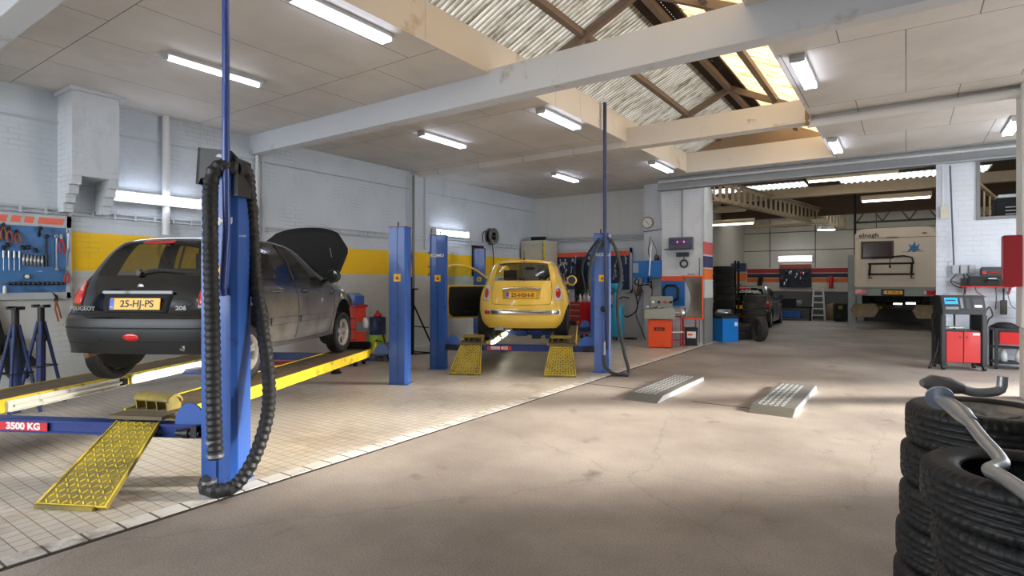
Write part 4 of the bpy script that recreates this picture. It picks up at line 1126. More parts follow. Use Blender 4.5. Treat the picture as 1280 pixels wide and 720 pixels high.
# ---------------------------------------------------------------- four post lifts
def img_pt(b, d, z=0.0):           # image x offset over focal length, and depth from the camera
    return st(b*d, d, z)
M_RUNTOP = mat('grimy_runway_plate', (112, 98, 76), .75, var=.2, scale=5, dirt=(60, 52, 44), dirt_amt=.4, bump=.3)
M_RAMPD = mat('dirty_yellow_plate', (176, 156, 62), .55, var=.2, scale=6, dirt=(84, 78, 62), dirt_amt=1.0, dirt_scale=3.5)
M_WARN = mat('warning_yellow', (250, 190, 20), .4)
M_TRAY = mat('white_lamp_tray', (226, 226, 214), .35, var=.08, dirt=(120, 110, 90), dirt_amt=.1, dirt_scale=9)
M_WARM = emit('runway_lamp_light', (255, 250, 225), 5.0)
M_REDD = mat('red_decal', (205, 40, 46), .45)
def make_lift(root, half, L, cl, cr, run_len, maker, dz=0.0, light=False):
    # posts
    for i, (x, y) in enumerate(((half, 0), (-half, 0), (half, L), (-half, L))):
        s = 1 if x > 0 else -1
        w, d = .145, .105
        poly = [(-w, -d), (-w, d), (w, d), (w, -d+.03), (w-.04, -d), (.02, -d), (.02, -d+.012), (-.012, -d+.012), (-.012, -d)]
        if s < 0: poly = [(-a, b) for a, b in poly]
        p = MB().prism(poly, 'z', .012, 2.44).build('post', M_BLUE_LIT if (light and i == 0) else M_BLUE, root, .004)
        p.location = (x, y, 0)
        MB().b2(-.16, .16, -.135, .135, 0, .012).build('base_plate', M_BLUE, p)
        MB().b2(-w-.006, w+.006, -d-.006, d+.006, 2.44, 2.452).build('top_cap', mat('purple_red_cap', (120, 50, 90), .5), p)
        MB().cyl((-.03*s, 0, 2.452), (-.03*s, 0, 2.53), .012, n=8).build('cable_stud', M_BLACK, p)
        q = MB().box((0, 0, 0), (.11, .003, .115)).build('warning_sticker', M_WARN, p); q.location = (-.01*s, -d-.003, 1.66)
        MB().prism([(0, .03), (-.032, -.024), (.032, -.024)], 'y', -d-.0062, -d-.0048, (-.01*s, 0, 1.66)).prism([(0, .012), (-.012, -.012), (.012, -.012)], 'y', -d-.007, -d-.006, (-.01*s, 0, 1.66)).build('warning_triangle', mat('dark_amber', (140, 90, 10), .5), p)
        if i < 2: text('maker_lettering', maker, .075, M_TXTW, p, (.0, -d-.003, 2.07), sx=1.1, bold=.003)
    # crossbeams with latch discs and rollers at the ends
    for y in (0, L):
        b = MB().b2(-half+.13, half-.13, y-.06, y+.06, .355, .46); b.b2(-half+.13, half-.13, y-.075, y-.06, .44, .46).b2(-half+.13, half-.13, y-.075, y-.06, .355, .37)
        bo = b.build('crossbeam', mat('dark_blue_enamel', (24, 52, 122), .4, var=.15, scale=4, dirt=(20, 30, 60), dirt_amt=.2), root, .003)
        for s in (-1, 1):
            MB().prism([(s*(half-.28)+.13*math.cos(a), .46+.17*math.sin(a)) for a in [PI*i/14 for i in range(15)]]+[(s*(half-.28)-.13, .42), (s*(half-.28)+.13, .42)], 'y', y-.05, y-.035).build('latch_disc', M_BLUE, bo)
            MB().cyl((s*(half-.36), y-.09, .40), (s*(half-.16), y-.09, .40), .028, n=12).cyl((s*(half-.30), y-.09, .40), (s*(half-.25), y-.09, .40), .04, n=12).box((s*(half-.2), y-.09, .42), (.05, .06, .09)).build('safety_latch', M_BLACK, bo)
        if y == 0:
            dx_ = -.35 if not dz else -.22
            MB().box((dx_, -.077, .407), (.44, .004, .07)).build('load_decal', M_REDD, bo)
            text('load_lettering', '3500 KG', .075, M_TXTW, bo, (dx_, -.081, .407), sx=1.15, bold=.003)
    # runways
    for c, sd in ((cl, -1), (cr, 1)):
        w = .26
        mb = MB().b2(c-w, c-w+.02, .09, run_len, .385, .505).b2(c+w-.02, c+w, .09, run_len, .385, .505)
        mb.b2(c-w, c-w+.06, .09, run_len, .385, .395).b2(c+w-.06, c+w, .09, run_len, .385, .395).b2(c-w, c+w, .09, .11, .42, .49).b2(c-w, c+w, run_len-.02, run_len, .385, .49)
        ro = mb.build('runway', M_YEL, root, .002); ro.location.z = dz
        MB().b2(c-w+.02, c+w-.02, .09, run_len, .485, .497).build('deck_plate', M_RUNTOP, ro)
        # ribbed flap that stops the wheels rolling off
        fl = MB()
        ang = [math.radians(a) for a in range(20, 171, 15)]
        arc = [(-.075*math.cos(a)*1.0, .045+.075*math.sin(a)) for a in ang]
        fl.prism([(a, b) for a, b in arc]+[(a*.86, b*.86-.002) for a, b in reversed(arc)], 'x', -.19, .19)
        for i in range(4): fl.prism(arc+[(.07, -.01), (-.06, -.01)], 'x', -.17+i*.11, -.158+i*.11)
        fo = fl.build('wheel_stop', M_RAMPD, ro); fo.location = (c, .16, .505); fo.rotation_euler = (0, 0, -.18)
        MB().b2(c-.24, c+.24, -.10, .1, .462, .49).build('hinge_plate', M_RUNTOP, ro)
        # ramp
        n = 1; z1 = .47; y1 = -.06; y2 = -.66; t1, t2 = .185, .265
        vs = []
        for t, y, z in ((t1, y1, z1), (t2, y2, .03)):
            for x in (-t, t):
                vs += [(c+x, y, z), (c+x, y+.012, z-.025)]
        rm = MB().add(vs, [(0, 2, 6, 4), (1, 5, 7, 3), (0, 4, 5, 1), (2, 3, 7, 6), (4, 6, 7, 5), (0, 1, 3, 2)])
        rm.b2(c-t2, c+t2-.08, y2-.03, y2+.01, .005, .035)
        r = rm.build('ramp', M_RAMPD, root)
        sl_ = math.atan2(z1-.03, y1-y2); bars = MB(); NR = 17
        for i in range(NR):
            for j in range(10):
                t = (i+.5)/NR; wd = t2+(t1-t2)*t
                x = c+(-1+2*(j+.5)/10)*(wd-.02)
                s_ = 1 if (i+j) % 2 else -1
                M = Matrix.Translation((x, y2+(y1-y2)*t, .03+(z1-.03)*t+.003)) @ Matrix.Rotation(sl_, 4, 'X') @ Matrix.Rotation(s_*.75, 4, 'Z')
                q = MB().box((0, 0, 0), (.034, .009, .005)).xf(M); bars.add(q.v, q.f)
        tag(bars.build('tread_bars', M_YEL, r), kind='stuff')
        MB().tube([(c-t2, y2-.01, .04), (c-t1, y1, z1+.004)], .006, 6).tube([(c+t2, y2-.01, .04), (c+t1, y1, z1+.004)], .006, 6).tube([(c-t2, y2, .032), (c+t2, y2, .032)], .007, 6).build('ramp_rim', M_YEL, r)
        # far wheel stop: black roller block
        MB().box((c, run_len-.1, .555), (.44, .12, .11)).build('end_stop', M_BLACKM, ro, .02)
        MB().prism([(run_len-.16, .44), (run_len+.02, .44), (run_len+.02, .60), (run_len-.03, .56), (run_len-.05, .5)], 'x', c+w-.005, c+w+.01).build('end_bracket', M_YEL, ro)
    # lamps on the inner side of the left runway
    x = cl+.26; zz = dz
    for y0, y1 in ((.3, 1.62), (1.72, 3.05)):
        l = MB().b2(x+.001, x+.012, y0, y1, .392, .485).b2(x, x+.05, y0, y1, .386, .392).b2(x, x+.03, y0, y0+.04, .39, .48).b2(x, x+.03, y1-.04, y1, .39, .48).build('runway_lamp', M_TRAY, root); l.location.z = dz
        MB().cyl((x+.035, y0+.05, .43), (x+.035, y1-.05, .43), .014 if y0 < 1 else .03, n=10).build('lamp_tube', M_TRAY if (y0 < 1 and half > 1.5) else M_WARM, l)
        MB().box((x+.035, y1-.02, .435), (.05, .06, .07)).build('lamp_end', M_BLACK, l)
    # jacking beam
    MB().b2(cl+.28, cr-.27, 2.55, 2.75, .40, .47).b2(-.35, -.1, 2.5, 2.8, .38, .5).b2(-.0, .25, 2.5, 2.8, .38, .5).build('jacking_beam', mat('dark_blue_enamel', (24, 52, 122), .4), root, .004)

l1 = thing('four_post_lift', 'nearer blue four post car lift with yellow runways carrying the black hatchback', 'car lift', st(-3.80, 4.74), cam_heading(7))
make_lift(l1, 1.525, 4.38, -1.08, .80, 4.55, 'KOMU', .035)
l2 = thing('four_post_lift', 'farther blue four post car lift with two yellow ramps carrying the yellow city car', 'car lift', st(.128, 10.25), cam_heading(7))
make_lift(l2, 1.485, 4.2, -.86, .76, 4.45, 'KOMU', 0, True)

# ---- supply poles
def pole(name, lab, pts, r, m):
    return tag(MB().tube(pts, r, 14).build(name, m), lab, 'pole')
pole('supply_pole', 'slim blue pole from the ceiling to the nearest lift post with the thick black hose',
     [st(-2.178, 4.33, ZC+.0), st(-2.178, 4.33, 2.5), st(-2.20, 4.385, 2.0), st(-2.235, 4.395, 1.55), st(-2.24, 4.42, 1.5)], .028, mat('pole_blue', (50, 76, 150), .35, coat=.3))
pole('supply_pole', 'slim dark blue pole rising through the roof opening above the farther lift post',
     [st(1.62, 9.92, 4.72), st(1.62, 9.92, 2.5), st(1.66, 9.93, .42)], .032, mat('pole_dark_blue', (44, 56, 96), .4))

# ---- exhaust extraction hoses draped over the posts
def hose(pts, r, pitch=.05):
    q = spline(pts, pitch/2.0); R = [r*(1.05 if i % 2 else .87) for i in range(len(q))]
    return MB().tube(q, R, 32, sm=False)
raw = [(288, 204, 4.42), (274, 204, 4.36), (264, 225, 4.30), (264, 300, 4.29), (266, 400, 4.29), (270, 500, 4.27), (274, 570, 4.2), (275, 590, 4.2)]
HP = [(-2.13, 4.40, 2.47), (-2.215, 4.33, 2.48), (-2.275, 4.30, 2.35), (-2.275, 4.29, 1.9), (-2.26, 4.29, 1.3), (-2.245, 4.28, .72), (-2.22, 4.26, .27)]
h1 = thing('exhaust_hose', 'thick black ribbed hose looped over the nearest lift post down to the floor', 'hose', st(-2.2, 4.3, 0))
def in_root(mb, root): return mb.xf(root.matrix_basis.inverted())
bpy.context.view_layer.update()
A = hose([st(*p) for p in HP], .055)
o = in_root(A, h1).build('hose_strand', M_HOSE, h1)
HP2 = [(-2.24, 4.22, .14), (-2.27, 4.2, .09), (-2.20, 4.19, .062), (-2.07, 4.24, .075), (-1.97, 4.34, .25), (-1.915, 4.45, .55), (-1.935, 4.52, .85), (-2.03, 4.62, 1.25), (-2.10, 4.66, 1.6), (-2.13, 4.67, 2.0), (-2.13, 4.62, 2.3), (-2.10, 4.50, 2.46), (-2.13, 4.40, 2.47)]
o = in_root(hose([st(*p) for p in HP2], .052), h1).build('hose_loop', M_HOSE, h1)
for (a, d, z) in ((-2.222, 4.26, .3), (-2.236, 4.27, .40), (-2.25, 4.215, .12)):
    c = Vector(st(a, d, z))-Vector(st(-2.2, 4.3, 0))
    MB().cyl(c-Vector((0, 0, .012)), c+Vector((0, 0, .012)), .059, n=20).build('hose_clamp', M_STEEL, h1)
# bracket on the post head
br = thing('hose_hanger', 'black plastic hose hanger on top of the nearest lift post', 'bracket', st(-2.27, 4.52, 2.3), cam_heading(7))
MB().prism([(-.17, .06), (-.15, .34), (.12, .31), (.17, .26), (.18, .02), (.17, -.02), (.15, -.02), (.14, .14), (-.13, .1), (-.145, .06)], 'y', -.13, -.11).prism([(-.17, .06), (-.15, .34), (-.13, .34), (-.145, .06)], 'y', -.13, .12).prism([(.15, .26), (.18, .24), (.18, -.04), (.15, -.04)], 'y', -.13, .05).build('hanger_frame', M_BLACK, br)
MB().prism([(.02, .285), (.09, .27), (.1, .25), (.05, .255), (.0, .265)], 'y', -.134, -.13).build('hanger_slot', M_GREYPAINT, br)
h2 = thing('exhaust_hose', 'thin grey rubber hose hung over the farther lift post and trailing to the tiles', 'hose', st(1.65, 9.95, 0))
bpy.context.view_layer.update()
HQ = [(1.37, 9.93, 1.35), (1.35, 9.9, 1.72), (1.43, 9.88, 2.1), (1.60, 9.95, 2.33), (1.72, 9.95, 2.34), (1.83, 9.9, 2.1), (1.90, 9.88, 1.72), (1.84, 9.86, 1.4), (1.84, 9.85, .95), (1.92, 9.75, .4), (1.98, 9.62, .06), (1.88, 9.56, .04), (1.70, 9.62, .05), (1.60, 9.8, .15), (1.60, 9.86, .32)]
in_root(MB().tube(spline([st(*p) for p in HQ], .05), .03, 12), h2).build('hose_run', mat('grey_rubber', (60, 60, 61), .6, var=.2), h2)
in_root(MB().tube(spline([st(*p) for p in [(1.30, 9.95, 1.42), (1.22, 9.9, 1.8), (1.30, 9.9, 2.05), (1.52, 9.92, 2.36)]], .05), .02, 8), h2).build('thin_branch', M_BLACK, h2)
in_root(MB().tube([st(1.60, 9.87, .32), st(1.61, 9.9, .55)], .022, 8), h2).build('metal_end', M_STEEL, h2)
# small black push button box on the farther post
t = tag(MB().lathe([(0, -.05), (.05, -.04), (.055, 0), (.0, 0)], (0,0,0), 'y', 16).build('push_button', M_BLACK), 'round black push button on the farther lift post', 'button')
t.location = st(1.60, 9.955, 1.12); t.rotation_euler = (0, 0, cam_heading(7))
# ---------------------------------------------------------------- ceiling and wall lamps
M_HOUS = mat('lamp_housing_grey', (176, 178, 178), .5)
def tube_lamp(root, n, L=1.22, w=.17):
    """lamp along local y, hanging below z=0"""
    MB().b2(-w/2, w/2, -L/2, L/2, -.045, 0).build('lamp_housing', M_HOUS, root, .006)
    for i in range(n):
        x = 0 if n == 1 else (-.055, .055)[i]
        MB().cyl((x, -L/2+.05, -.072), (x, L/2-.05, -.072), .02, n=10).build('fluorescent_tube', M_LAMP, root)
    for s in (-1, 1):
        MB().box((0, s*(L/2-.025), -.065), (w*.95 if n > 1 else .06, .04, .05)).build('end_cap', M_GREYPAINT, root, .005)
def lamp(lab, x, y, n, group=None, z=ZC, rz=0.0, L=1.22):
    t = thing('tube_light', lab, 'ceiling light', (x, y, z), rz)
    if group: t['group'] = group
    tube_lamp(t, n, L); return t
G = 'tube lights under the flat ceilings'
lamp('single tube light on the ceiling above the black hatchback, left of the roof opening', -7.07, 3.73, 1, G)
lamp('twin tube light cut off by the top edge of the picture beside the roof opening', -4.62, 3.72, 2, G)
lamp('twin tube light on the ceiling behind the big white beam, above the farther lift', -7.05, 7.95, 2, G)
lamp('twin tube light beside the roof opening just left of the thin dark blue pole', -4.6, 8.0, 2, G)
lamp('small twin tube light deep under the left ceiling, nearest the back wall boards', -7.05, 12.55, 2, G)
lamp('twin tube light beside the roof opening, right of the thin dark blue pole', -4.6, 12.65, 2, G)
lamp('biggest twin tube light right of the roof opening', -1.05, 7.98, 2, G)
lamp('farther twin tube light right of the roof opening, near the lintel', -1.12, 12.6, 2, G)
lamp('twin tube light at the right edge beside the square column', 1.48, 12.7, 2, G)
def wall_lamp(lab, y, z, L=1.3):
    t = thing('wall_light', lab, 'wall light', (XW+.03, y, z), 0, 'tube lights on the left wall')
    MB().prism([(0, .09), (.06, .11), (.14, -.02), (.12, -.07), (0, -.05)], 'y', -L/2, L/2).build('lamp_housing', M_TRAY, t, .004)
    for q in ((.145, .055), (.155, -.03)): MB().cyl((q[0], -L/2+.04, q[1]), (q[0], L/2-.04, q[1]), .024, n=10).build('fluorescent_tube', M_LAMP, t)
    for s in (-1, 1): MB().b2(0, .15, s*L/2-.01, s*L/2+.01, -.06, .11).build('end_cap', M_WHITE, t)
wall_lamp('tube light on the white wall above the black hatchback', 4.25, 2.88)
wall_lamp('tube light on the white wall behind the second row of blue posts', 11.35, 2.84)

# ---------------------------------------------------------------- the big tyres at the right
def wrap_tyre(lab, R, W, rim, loc, rot, group, m=None, n=180, rimkind=None):
    t = thing('car_tyre', lab, 'tyre', loc, 0, group)
    t.rotation_euler = rot
    o = tyre_mesh(R, W, rim, n=n).build('tread_and_wall', m or M_RUBBER, t)
    if rimkind: rim_mesh(rim, W, 5).build('alloy_wheel', M_ALLOY, t)
    return t
UP = (0, -PI/2, 0)       # axis x -> z, outer face up
bx = st(2.245, 2.75); fx = st(1.85, 1.99)
names = ['bottom', 'second from the floor in', 'middle', 'second from the top in', 'topmost']
for i in range(5):
    j = (.0, .012, -.006, .008, -.018)[i]; kx = (-.03, -.02, -.005, .0, .02)[i]
    wrap_tyre(('black tyre, %s of the rear stack at the right edge' % names[i]) if i < 4 else 'tyre with silver alloy wheel lying on top of the rear stack at the right edge',
              .325, .2, .2, (bx[0]+kx+.02, bx[1]+j, .1+.2*i), (0, -PI/2, .4*i), 'tyres stacked at the right edge', rimkind=(i == 4) or None)
fn = ['bottom', 'second from the floor in', 'third from the floor in', 'fourth from the floor in', 'topmost']
for i in range(5):
    kx = (.03, .0, .035, .01, -.01)[i]
    wrap_tyre('%s of the front stack at the right edge' % ('open black tyre, '+fn[i]), .335 if i != 3 else .32, .187, .21, (fx[0]+kx, fx[1]-kx*.5, .094+.187*i), (0, -PI/2, .3*i), 'tyres stacked at the right edge', m=M_RUBBER)
# exhaust pipes lying on the stacks
M_PIPE = mat('grey_exhaust_steel', (168, 170, 172), .38, metal=.75, var=.12, scale=10, dirt=(120, 112, 104), dirt_amt=.2)
e1 = thing('exhaust_pipe', 'silver bent exhaust pipe with a wide round flange lying across both tyre stacks', 'exhaust pipe', st(2.0, 2.4, 1.0))
bpy.context.view_layer.update()
pth = [(1.90, 2.52, 1.10), (1.92, 2.42, 1.07), (1.935, 2.3, 1.045), (1.96, 2.16, 1.015), (1.985, 2.05, .985)]
in_root(MB().tube([st(*p) for p in [(1.955, 2.60, 1.065), (1.935, 2.50, 1.052), (1.90, 2.40, 1.04), (1.885, 2.37, 1.036), (1.86, 2.30, 1.028)]], [.024, .034, .037, .033, .026], 16), e1).build('flare', M_PIPE, e1)
in_root(MB().tube(spline([st(*p) for p in [(1.865, 2.32, 1.03), (1.77, 2.14, 1.01), (1.725, 2.03, .99), (1.70, 1.98, .98), (1.675, 1.945, .975), (1.61, 1.91, .972), (1.585, 1.885, .972), (1.58, 1.84, .972), (1.55, 1.75, .972), (1.49, 1.60, .972)]], .02), .023, 16), e1).build('bent_pipe', M_PIPE, e1)
c0 = Vector(st(1.955, 2.60, 1.068))
d_ = (Vector(st(1.88, 2.45, 1.02))-Vector(st(1.955, 2.60, 1.068))).normalized()
in_root(MB().cyl(c0-d_*.006, c0+d_*.006, .056, n=28).cyl(c0-d_*.01, c0-d_*.006, .045, n=24), e1).build('round_flange', mat('bluish_flange', (168, 178, 196), .35, metal=.6), e1)
e2 = thing('exhaust_pipe', 'dull grey exhaust pipe with an upturned end lying behind the flanged pipe', 'exhaust pipe', st(2.2, 3.0, 1.05))
bpy.context.view_layer.update()
in_root(MB().tube([st(*p) for p in [(2.06, 2.86, 1.09), (2.11, 2.86, 1.09), (2.20, 2.87, 1.075), (2.27, 2.875, 1.06)]], [.018, .042, .042, .028], 16), e2).build('silencer', mat('dull_exhaust', (120, 120, 120), .5, metal=.5, var=.15), e2)
in_root(MB().tube(spline([st(*p) for p in [(2.26, 2.875, 1.06), (2.34, 2.88, 1.04), (2.42, 2.88, 1.04), (2.475, 2.88, 1.055), (2.485, 2.88, 1.12)]], .02), .023, 14), e2).build('tail_section', M_PIPE, e2)

# ---------------------------------------------------------------- chequer plates on the floor
M_GALV = mat('galvanised_plate', (124, 126, 122), .4, metal=.4, var=.15, scale=5, dirt=(128, 120, 108), dirt_amt=.45)
def floor_plate(lab, c, rz, L, W):
    t = thing('drive_over_plate', lab, 'floor plate', (c[0], c[1], .0), rz, 'galvanised plates on the asphalt floor'); h = .07
    MB().prism([(-L/2, 0), (L/2, 0), (L/2-.03, h), (-L/2+.22, h)], 'x', -W/2, W/2).build('wedge_body', M_GALV, t, .003)
    b = MB()
    for i in range(int((L-.3)/.07)):
        for j in range(int(W/.07)-1):
            x = -W/2+.07+j*.066; y = -L/2+.28+i*.07; s_ = .8 if (i+j) % 2 else -.8
            b.box((x, y, h+.002), (.05, .012, .008), rz=s_)
    tag(b.build('raised_tread', mat('tread_steel', (206, 208, 208), .35, metal=.3), t), kind='stuff')
    MB().prism([(-L/2+.03, .002), (L/2, .002), (L/2-.03, h-.004), (-L/2+.22, h-.004)], 'x', W/2, W/2+.012).build('bright_edge', mat('bright_edge', (205, 210, 216), .3, metal=.4), t)
# positions from corner pixels in the image, projected onto the floor
floor_plate('left galvanised chequer plate wedge on the asphalt beside the tiled edge', (-2.92, 8.25), .0, 2.1, .47)
floor_plate('right galvanised chequer plate wedge alone on the asphalt', (-1.34, 8.40), .0, 2.1, .49)

# ---------------------------------------------------------------- hand tools
M_TOOL = mat('tool_steel', (186, 188, 192), .3, metal=.85, var=.1)
M_TOOLD = mat('dark_tool_steel', (58, 58, 62), .4, metal=.6, var=.2)
M_GRIP = mat('brown_red_grip', (142, 74, 48), .5, var=.15)
M_GRIPR = mat('red_grip', (176, 44, 40), .5)
def t_spanner(L):
    mb = MB().box((0, 0, 0), (.016, .006, L))
    for s in (1,): mb.lathe([(.012, -.005), (.024, -.005), (.024, .005), (.012, .005)], (0, 0, s*L/2+.015), 'y', 16, closed=True)
    mb.prism([(-.022, -L/2-.04), (-.008, -L/2-.02), (.008, -L/2-.02), (.022, -L/2-.04), (.02, -L/2+.01), (-.02, -L/2+.01)], 'y', -.004, .004)
    return mb
def t_pliers(L):
    h = MB(); j = MB()
    for s in (-1, 1):
        h.tube(spline([(s*.005, 0, 0), (s*.028, 0, -L*.3), (s*.02, 0, -L*.7)], .02), .011, 8)
        j.prism([(0, 0), (s*.018, .01), (s*.014, L*.22), (s*.002, L*.26)], 'y', -.006, .006)
    return h, j
def t_driver(L):
    return MB().cyl((0, 0, 0), (0, 0, .09), .014, .012, n=10), MB().cyl((0, 0, -L), (0, 0, 0), .004, n=8)
def t_socket(r=.013, h=.04): return MB().lathe([(r*.6, 0), (r, 0), (r, h*.6), (r*.8, h*.65), (r*.8, h), (r*.4, h)], (0, 0, 0), 'z', 12)
def t_ratchet(L): return MB().box((0, 0, 0), (.02, .012, L)).lathe([(.0, -.014), (.026, -.012), (.026, .012), (0, .014)], (0, 0, L/2), 'y', 18).cyl((0, 0, -L/2), (0, 0, -L/2+L*.4), .017, n=12)
def put(name, cat, lab, m, mb, loc, rot=(0, 0, 0), group=None, part=None):
    """a small thing; part = (name, mesh, material)"""
    o = mb.build(name, m); o.location = loc; o.rotation_euler = rot; tag(o, lab, cat, group)
    if part: part[1].build(part[0], part[2], o)
    return o
M_PEG = mat('blue_pegboard', (72, 122, 178), .5, var=.15, scale=5, dirt=(40, 66, 100), dirt_amt=.3)
M_PEGD = mat('dark_blue_pegboard', (28, 52, 86), .5, var=.2, scale=5)
M_ORAB = mat('orange_header', (238, 118, 92), .5, var=.05)
# ---- board on the left wall (faces +X); tools sit in its plane
tb = thing('tool_board', 'blue tool board with orange headed strip hanging left of the black hatchback', 'tool board', (XW+.02, 0, 0))
MB().b2(0, .03, 1.5, 3.06, 1.42, 2.50).build('peg_panel', M_PEG, tb)
MB().b2(0, .045, 1.45, 3.11, 1.36, 1.45).b2(0, .045, 1.45, 3.11, 2.36, 2.53).b2(0, .045, 3.05, 3.11, 1.36, 2.53).build('grey_frame', mat('pale_board_frame', (184, 190, 196), .5, metal=.2), tb, .004)
mb = MB()
for a, b in ((2.28, 2.40), (2.43, 2.54), (2.57, 2.68), (2.72, 3.02)): mb.prism([(a, 2.40), (a+.02, 2.49), (b+.01, 2.49), (b-.01, 2.40)], 'x', .045, .047)
mb.build('orange_header', M_ORAB, tb)
mb = MB()
for y in [1.55+i*.05 for i in range(30)]: mb.cyl((.03, y, 1.585), (.055, y, 1.585), .004, n=5)
mb.b2(.03, .036, 1.5, 3.05, 1.58, 1.59); mb.build('hook_rail', M_TOOL, tb)
xb = XW+.075; RZ = (0, 0, PI/2)
BD = 'tools on the left tool board'
for i, (y, z, a) in enumerate(((2.30, 2.30, .1), (2.36, 2.32, -.1), (2.42, 2.28, -.3), (2.50, 2.25, -.5))):
    h, j = t_pliers(.24)
    put('pliers', 'pliers', ['brown handled pliers at the left end of the tool board', 'brown handled pliers second from the left on the tool board', 'brown handled pliers third from the left on the tool board', 'brown handled pliers tilted beside the others on the tool board'][i], M_GRIP, h, (xb, y, z), (0+a, 0, PI/2), BD, ('jaws', j, M_TOOLD))
put('torque_wrench', 'wrench', 'long black gripped wrench in the middle of the left tool board', M_TOOLD, t_ratchet(.42), (xb, 2.82, 2.02), RZ, BD)
put('ratchet', 'ratchet', 'black ratchet head hung above the long wrench on the left tool board', M_TOOLD, t_ratchet(.13), (xb, 2.74, 2.28), (.5, 0, PI/2), BD)
put('spanner', 'spanner', 'long chrome ring spanner on the left tool board', M_TOOL, t_spanner(.44), (xb, 2.93, 2.0), RZ, BD)
h, j = t_pliers(.30); put('pliers', 'pliers', 'red handled pliers right of the long spanner on the tool board', M_GRIPR, h, (xb, 2.985, 2.2), (-.25, 0, PI/2), BD, ('jaws', j, M_TOOL))
h, j = t_pliers(.2); put('pliers', 'pliers', 'red handled grips at the right edge of the tool board', M_GRIPR, h, (xb+.01, 3.05, 1.72), (.1, 0, PI/2), BD, ('jaws', j, M_TOOL))
put('spanner', 'spanner', 'upper chrome spanner at the right edge of the tool board', M_TOOL, t_spanner(.24), (xb+.01, 3.06, 2.18), (0, 0, PI/2), BD)
put('spanner', 'spanner', 'lower chrome spanner at the right edge of the tool board', M_TOOL, t_spanner(.22), (xb+.01, 3.06, 1.93), (.2, 0, PI/2), BD)
put('spanner', 'spanner', 'short spanner lying flat across the left tool board', M_TOOL, t_spanner(.22), (xb, 2.72, 1.74), (PI/2, 0, PI/2), BD)
for i in range(4):
    h, b = t_driver(.17); put('screwdriver', 'screwdriver', 'short chrome screwdriver in the left row on the tool board', M_TOOL, h, (xb, 2.36+i*.055, 1.92), RZ, 'screwdriver row on the left tool board', ('blade', b, M_TOOL))
for i in range(6):
    put('socket', 'socket', 'chrome socket in the middle row on the tool board', M_TOOL, t_socket(.018, .15), (xb, 2.57+i*.04, 1.83-.004*i), RZ, 'socket row on the left tool board')
for i in range(5):
    put('socket', 'socket', 'dark socket in the upper row on the tool board', M_TOOLD, t_socket(.022, .06), (xb, (2.36, 2.40, 2.56, 2.62, 2.70)[i], (2.02, 2.06, 2.03, 2.04, 2.0)[i]), RZ, 'dark sockets on the left tool board')
for i in range(12):
    put('socket', 'socket', 'black impact socket on the bottom rail of the tool board', M_TOOLD, MB().lathe([(.008, -.03), (.022, -.03), (.024, .02), (.0, .02)], ax='x', n=12), (xb, 2.42+i*.052, 1.575), (0, 0, 0), 'impact sockets on the left tool board')
put('dial_gauge', 'gauge', 'small round dial gauge above the socket rail on the tool board', M_TOOLD, MB().lathe([(0, .02), (.03, .02), (.036, .0), (.03, -.01)], ax='x', n=20), (xb, 2.60, 1.67), (0, 0, 0), BD, ('dial_face', MB().cyl((.0205, 0, 0), (.022, 0, 0), .026), M_WHITE))
put('small_can', 'can', 'little white spray can at the bottom left of the tool board', M_WHITE, MB().lathe([(0, -.06), (.02, -.06), (.02, .03), (.01, .045), (0, .05)], n=12), (xb+.01, 2.37, 1.50), (0, 0, 0), BD)
h, j = t_pliers(.26); put('bolt_cutter', 'cutter', 'bolt cutter with red brown handles hanging below the tool board', M_GRIP, MB().tube([(0, 0, 0), (.03, 0, -.12), (.06, 0, -.26)], .012, 8).tube([(.0, 0, 0), (-.01, 0, -.12), (.03, 0, -.30)], .012, 8), (xb+.02, 2.92, 1.34), (0, 0, PI/2), None, ('blades', MB().prism([(-.03, -.02), (.03, -.02), (.02, .06), (-.05, .12), (-.01, .04)], 'y', -.006, .006), M_TOOLD))
put('wire_loop', 'wire', 'thin wire hanging below the right end of the tool board', M_STEEL, MB().tube(spline([(0, 3.08, 1.6), (.0, 3.1, 1.4), (0, 3.13, 1.2), (0, 3.0, .98)], .05), .004, 6), (xb, 0, 0))
# ---- axle stands and dark coat under it
def axle_stand(lab, loc, rz):
    t = thing('axle_stand', lab, 'axle stand', loc, rz, 'blue axle stands by the left wall')
    MB().cyl((0, 0, .02), (0, 0, .9), .05, n=14).build('outer_column', M_BLUE if False else mat('faded_navy', (40, 56, 104), .6, var=.25, dirt=(30, 30, 34), dirt_amt=.5), t)
    MB().cyl((0, 0, .9), (0, 0, 1.26), .038, n=14).cyl((0, 0, .82), (0, 0, .92), .058, n=14).build('inner_column', mat('oily_steel', (48, 46, 46), .5, metal=.4, var=.3), t)
    MB().b2(-.09, .09, -.05, .05, 1.26, 1.28).b2(-.09, -.06, -.05, .05, 1.28, 1.30).b2(.06, .09, -.05, .05, 1.28, 1.30).build('saddle', M_BLACK, t)
    for k_ in range(4):
        a = PI/4+k_*PI/2
        MB().tube([(.03*math.cos(a), .03*math.sin(a), 1.08), (.24*math.cos(a), .24*math.sin(a), .0)], .02, 6).build('leg', mat('faded_navy', (40, 56, 104), .6), t)
    MB().tube([(.17*math.cos(a), .17*math.sin(a), .5) for a in [PI/4+PI/2*i for i in range(4)]], .009, 6, closed=True).build('brace_ring', M_BLACK, t)
axle_stand('tall blue axle stand at the left edge in front of the dark coat', img_pt(-.873, 6.85), .3)
axle_stand('tall blue axle stand next to the black hatchback, below the tool board', img_pt(-.828, 7.45), .5)
def cloth(name, lab, cat, m, pts, th=.05):
    mb = MB().prism(pts, 'x', 0, th); o = mb.build(name, m, None, .015); tag(o, lab, cat); return o
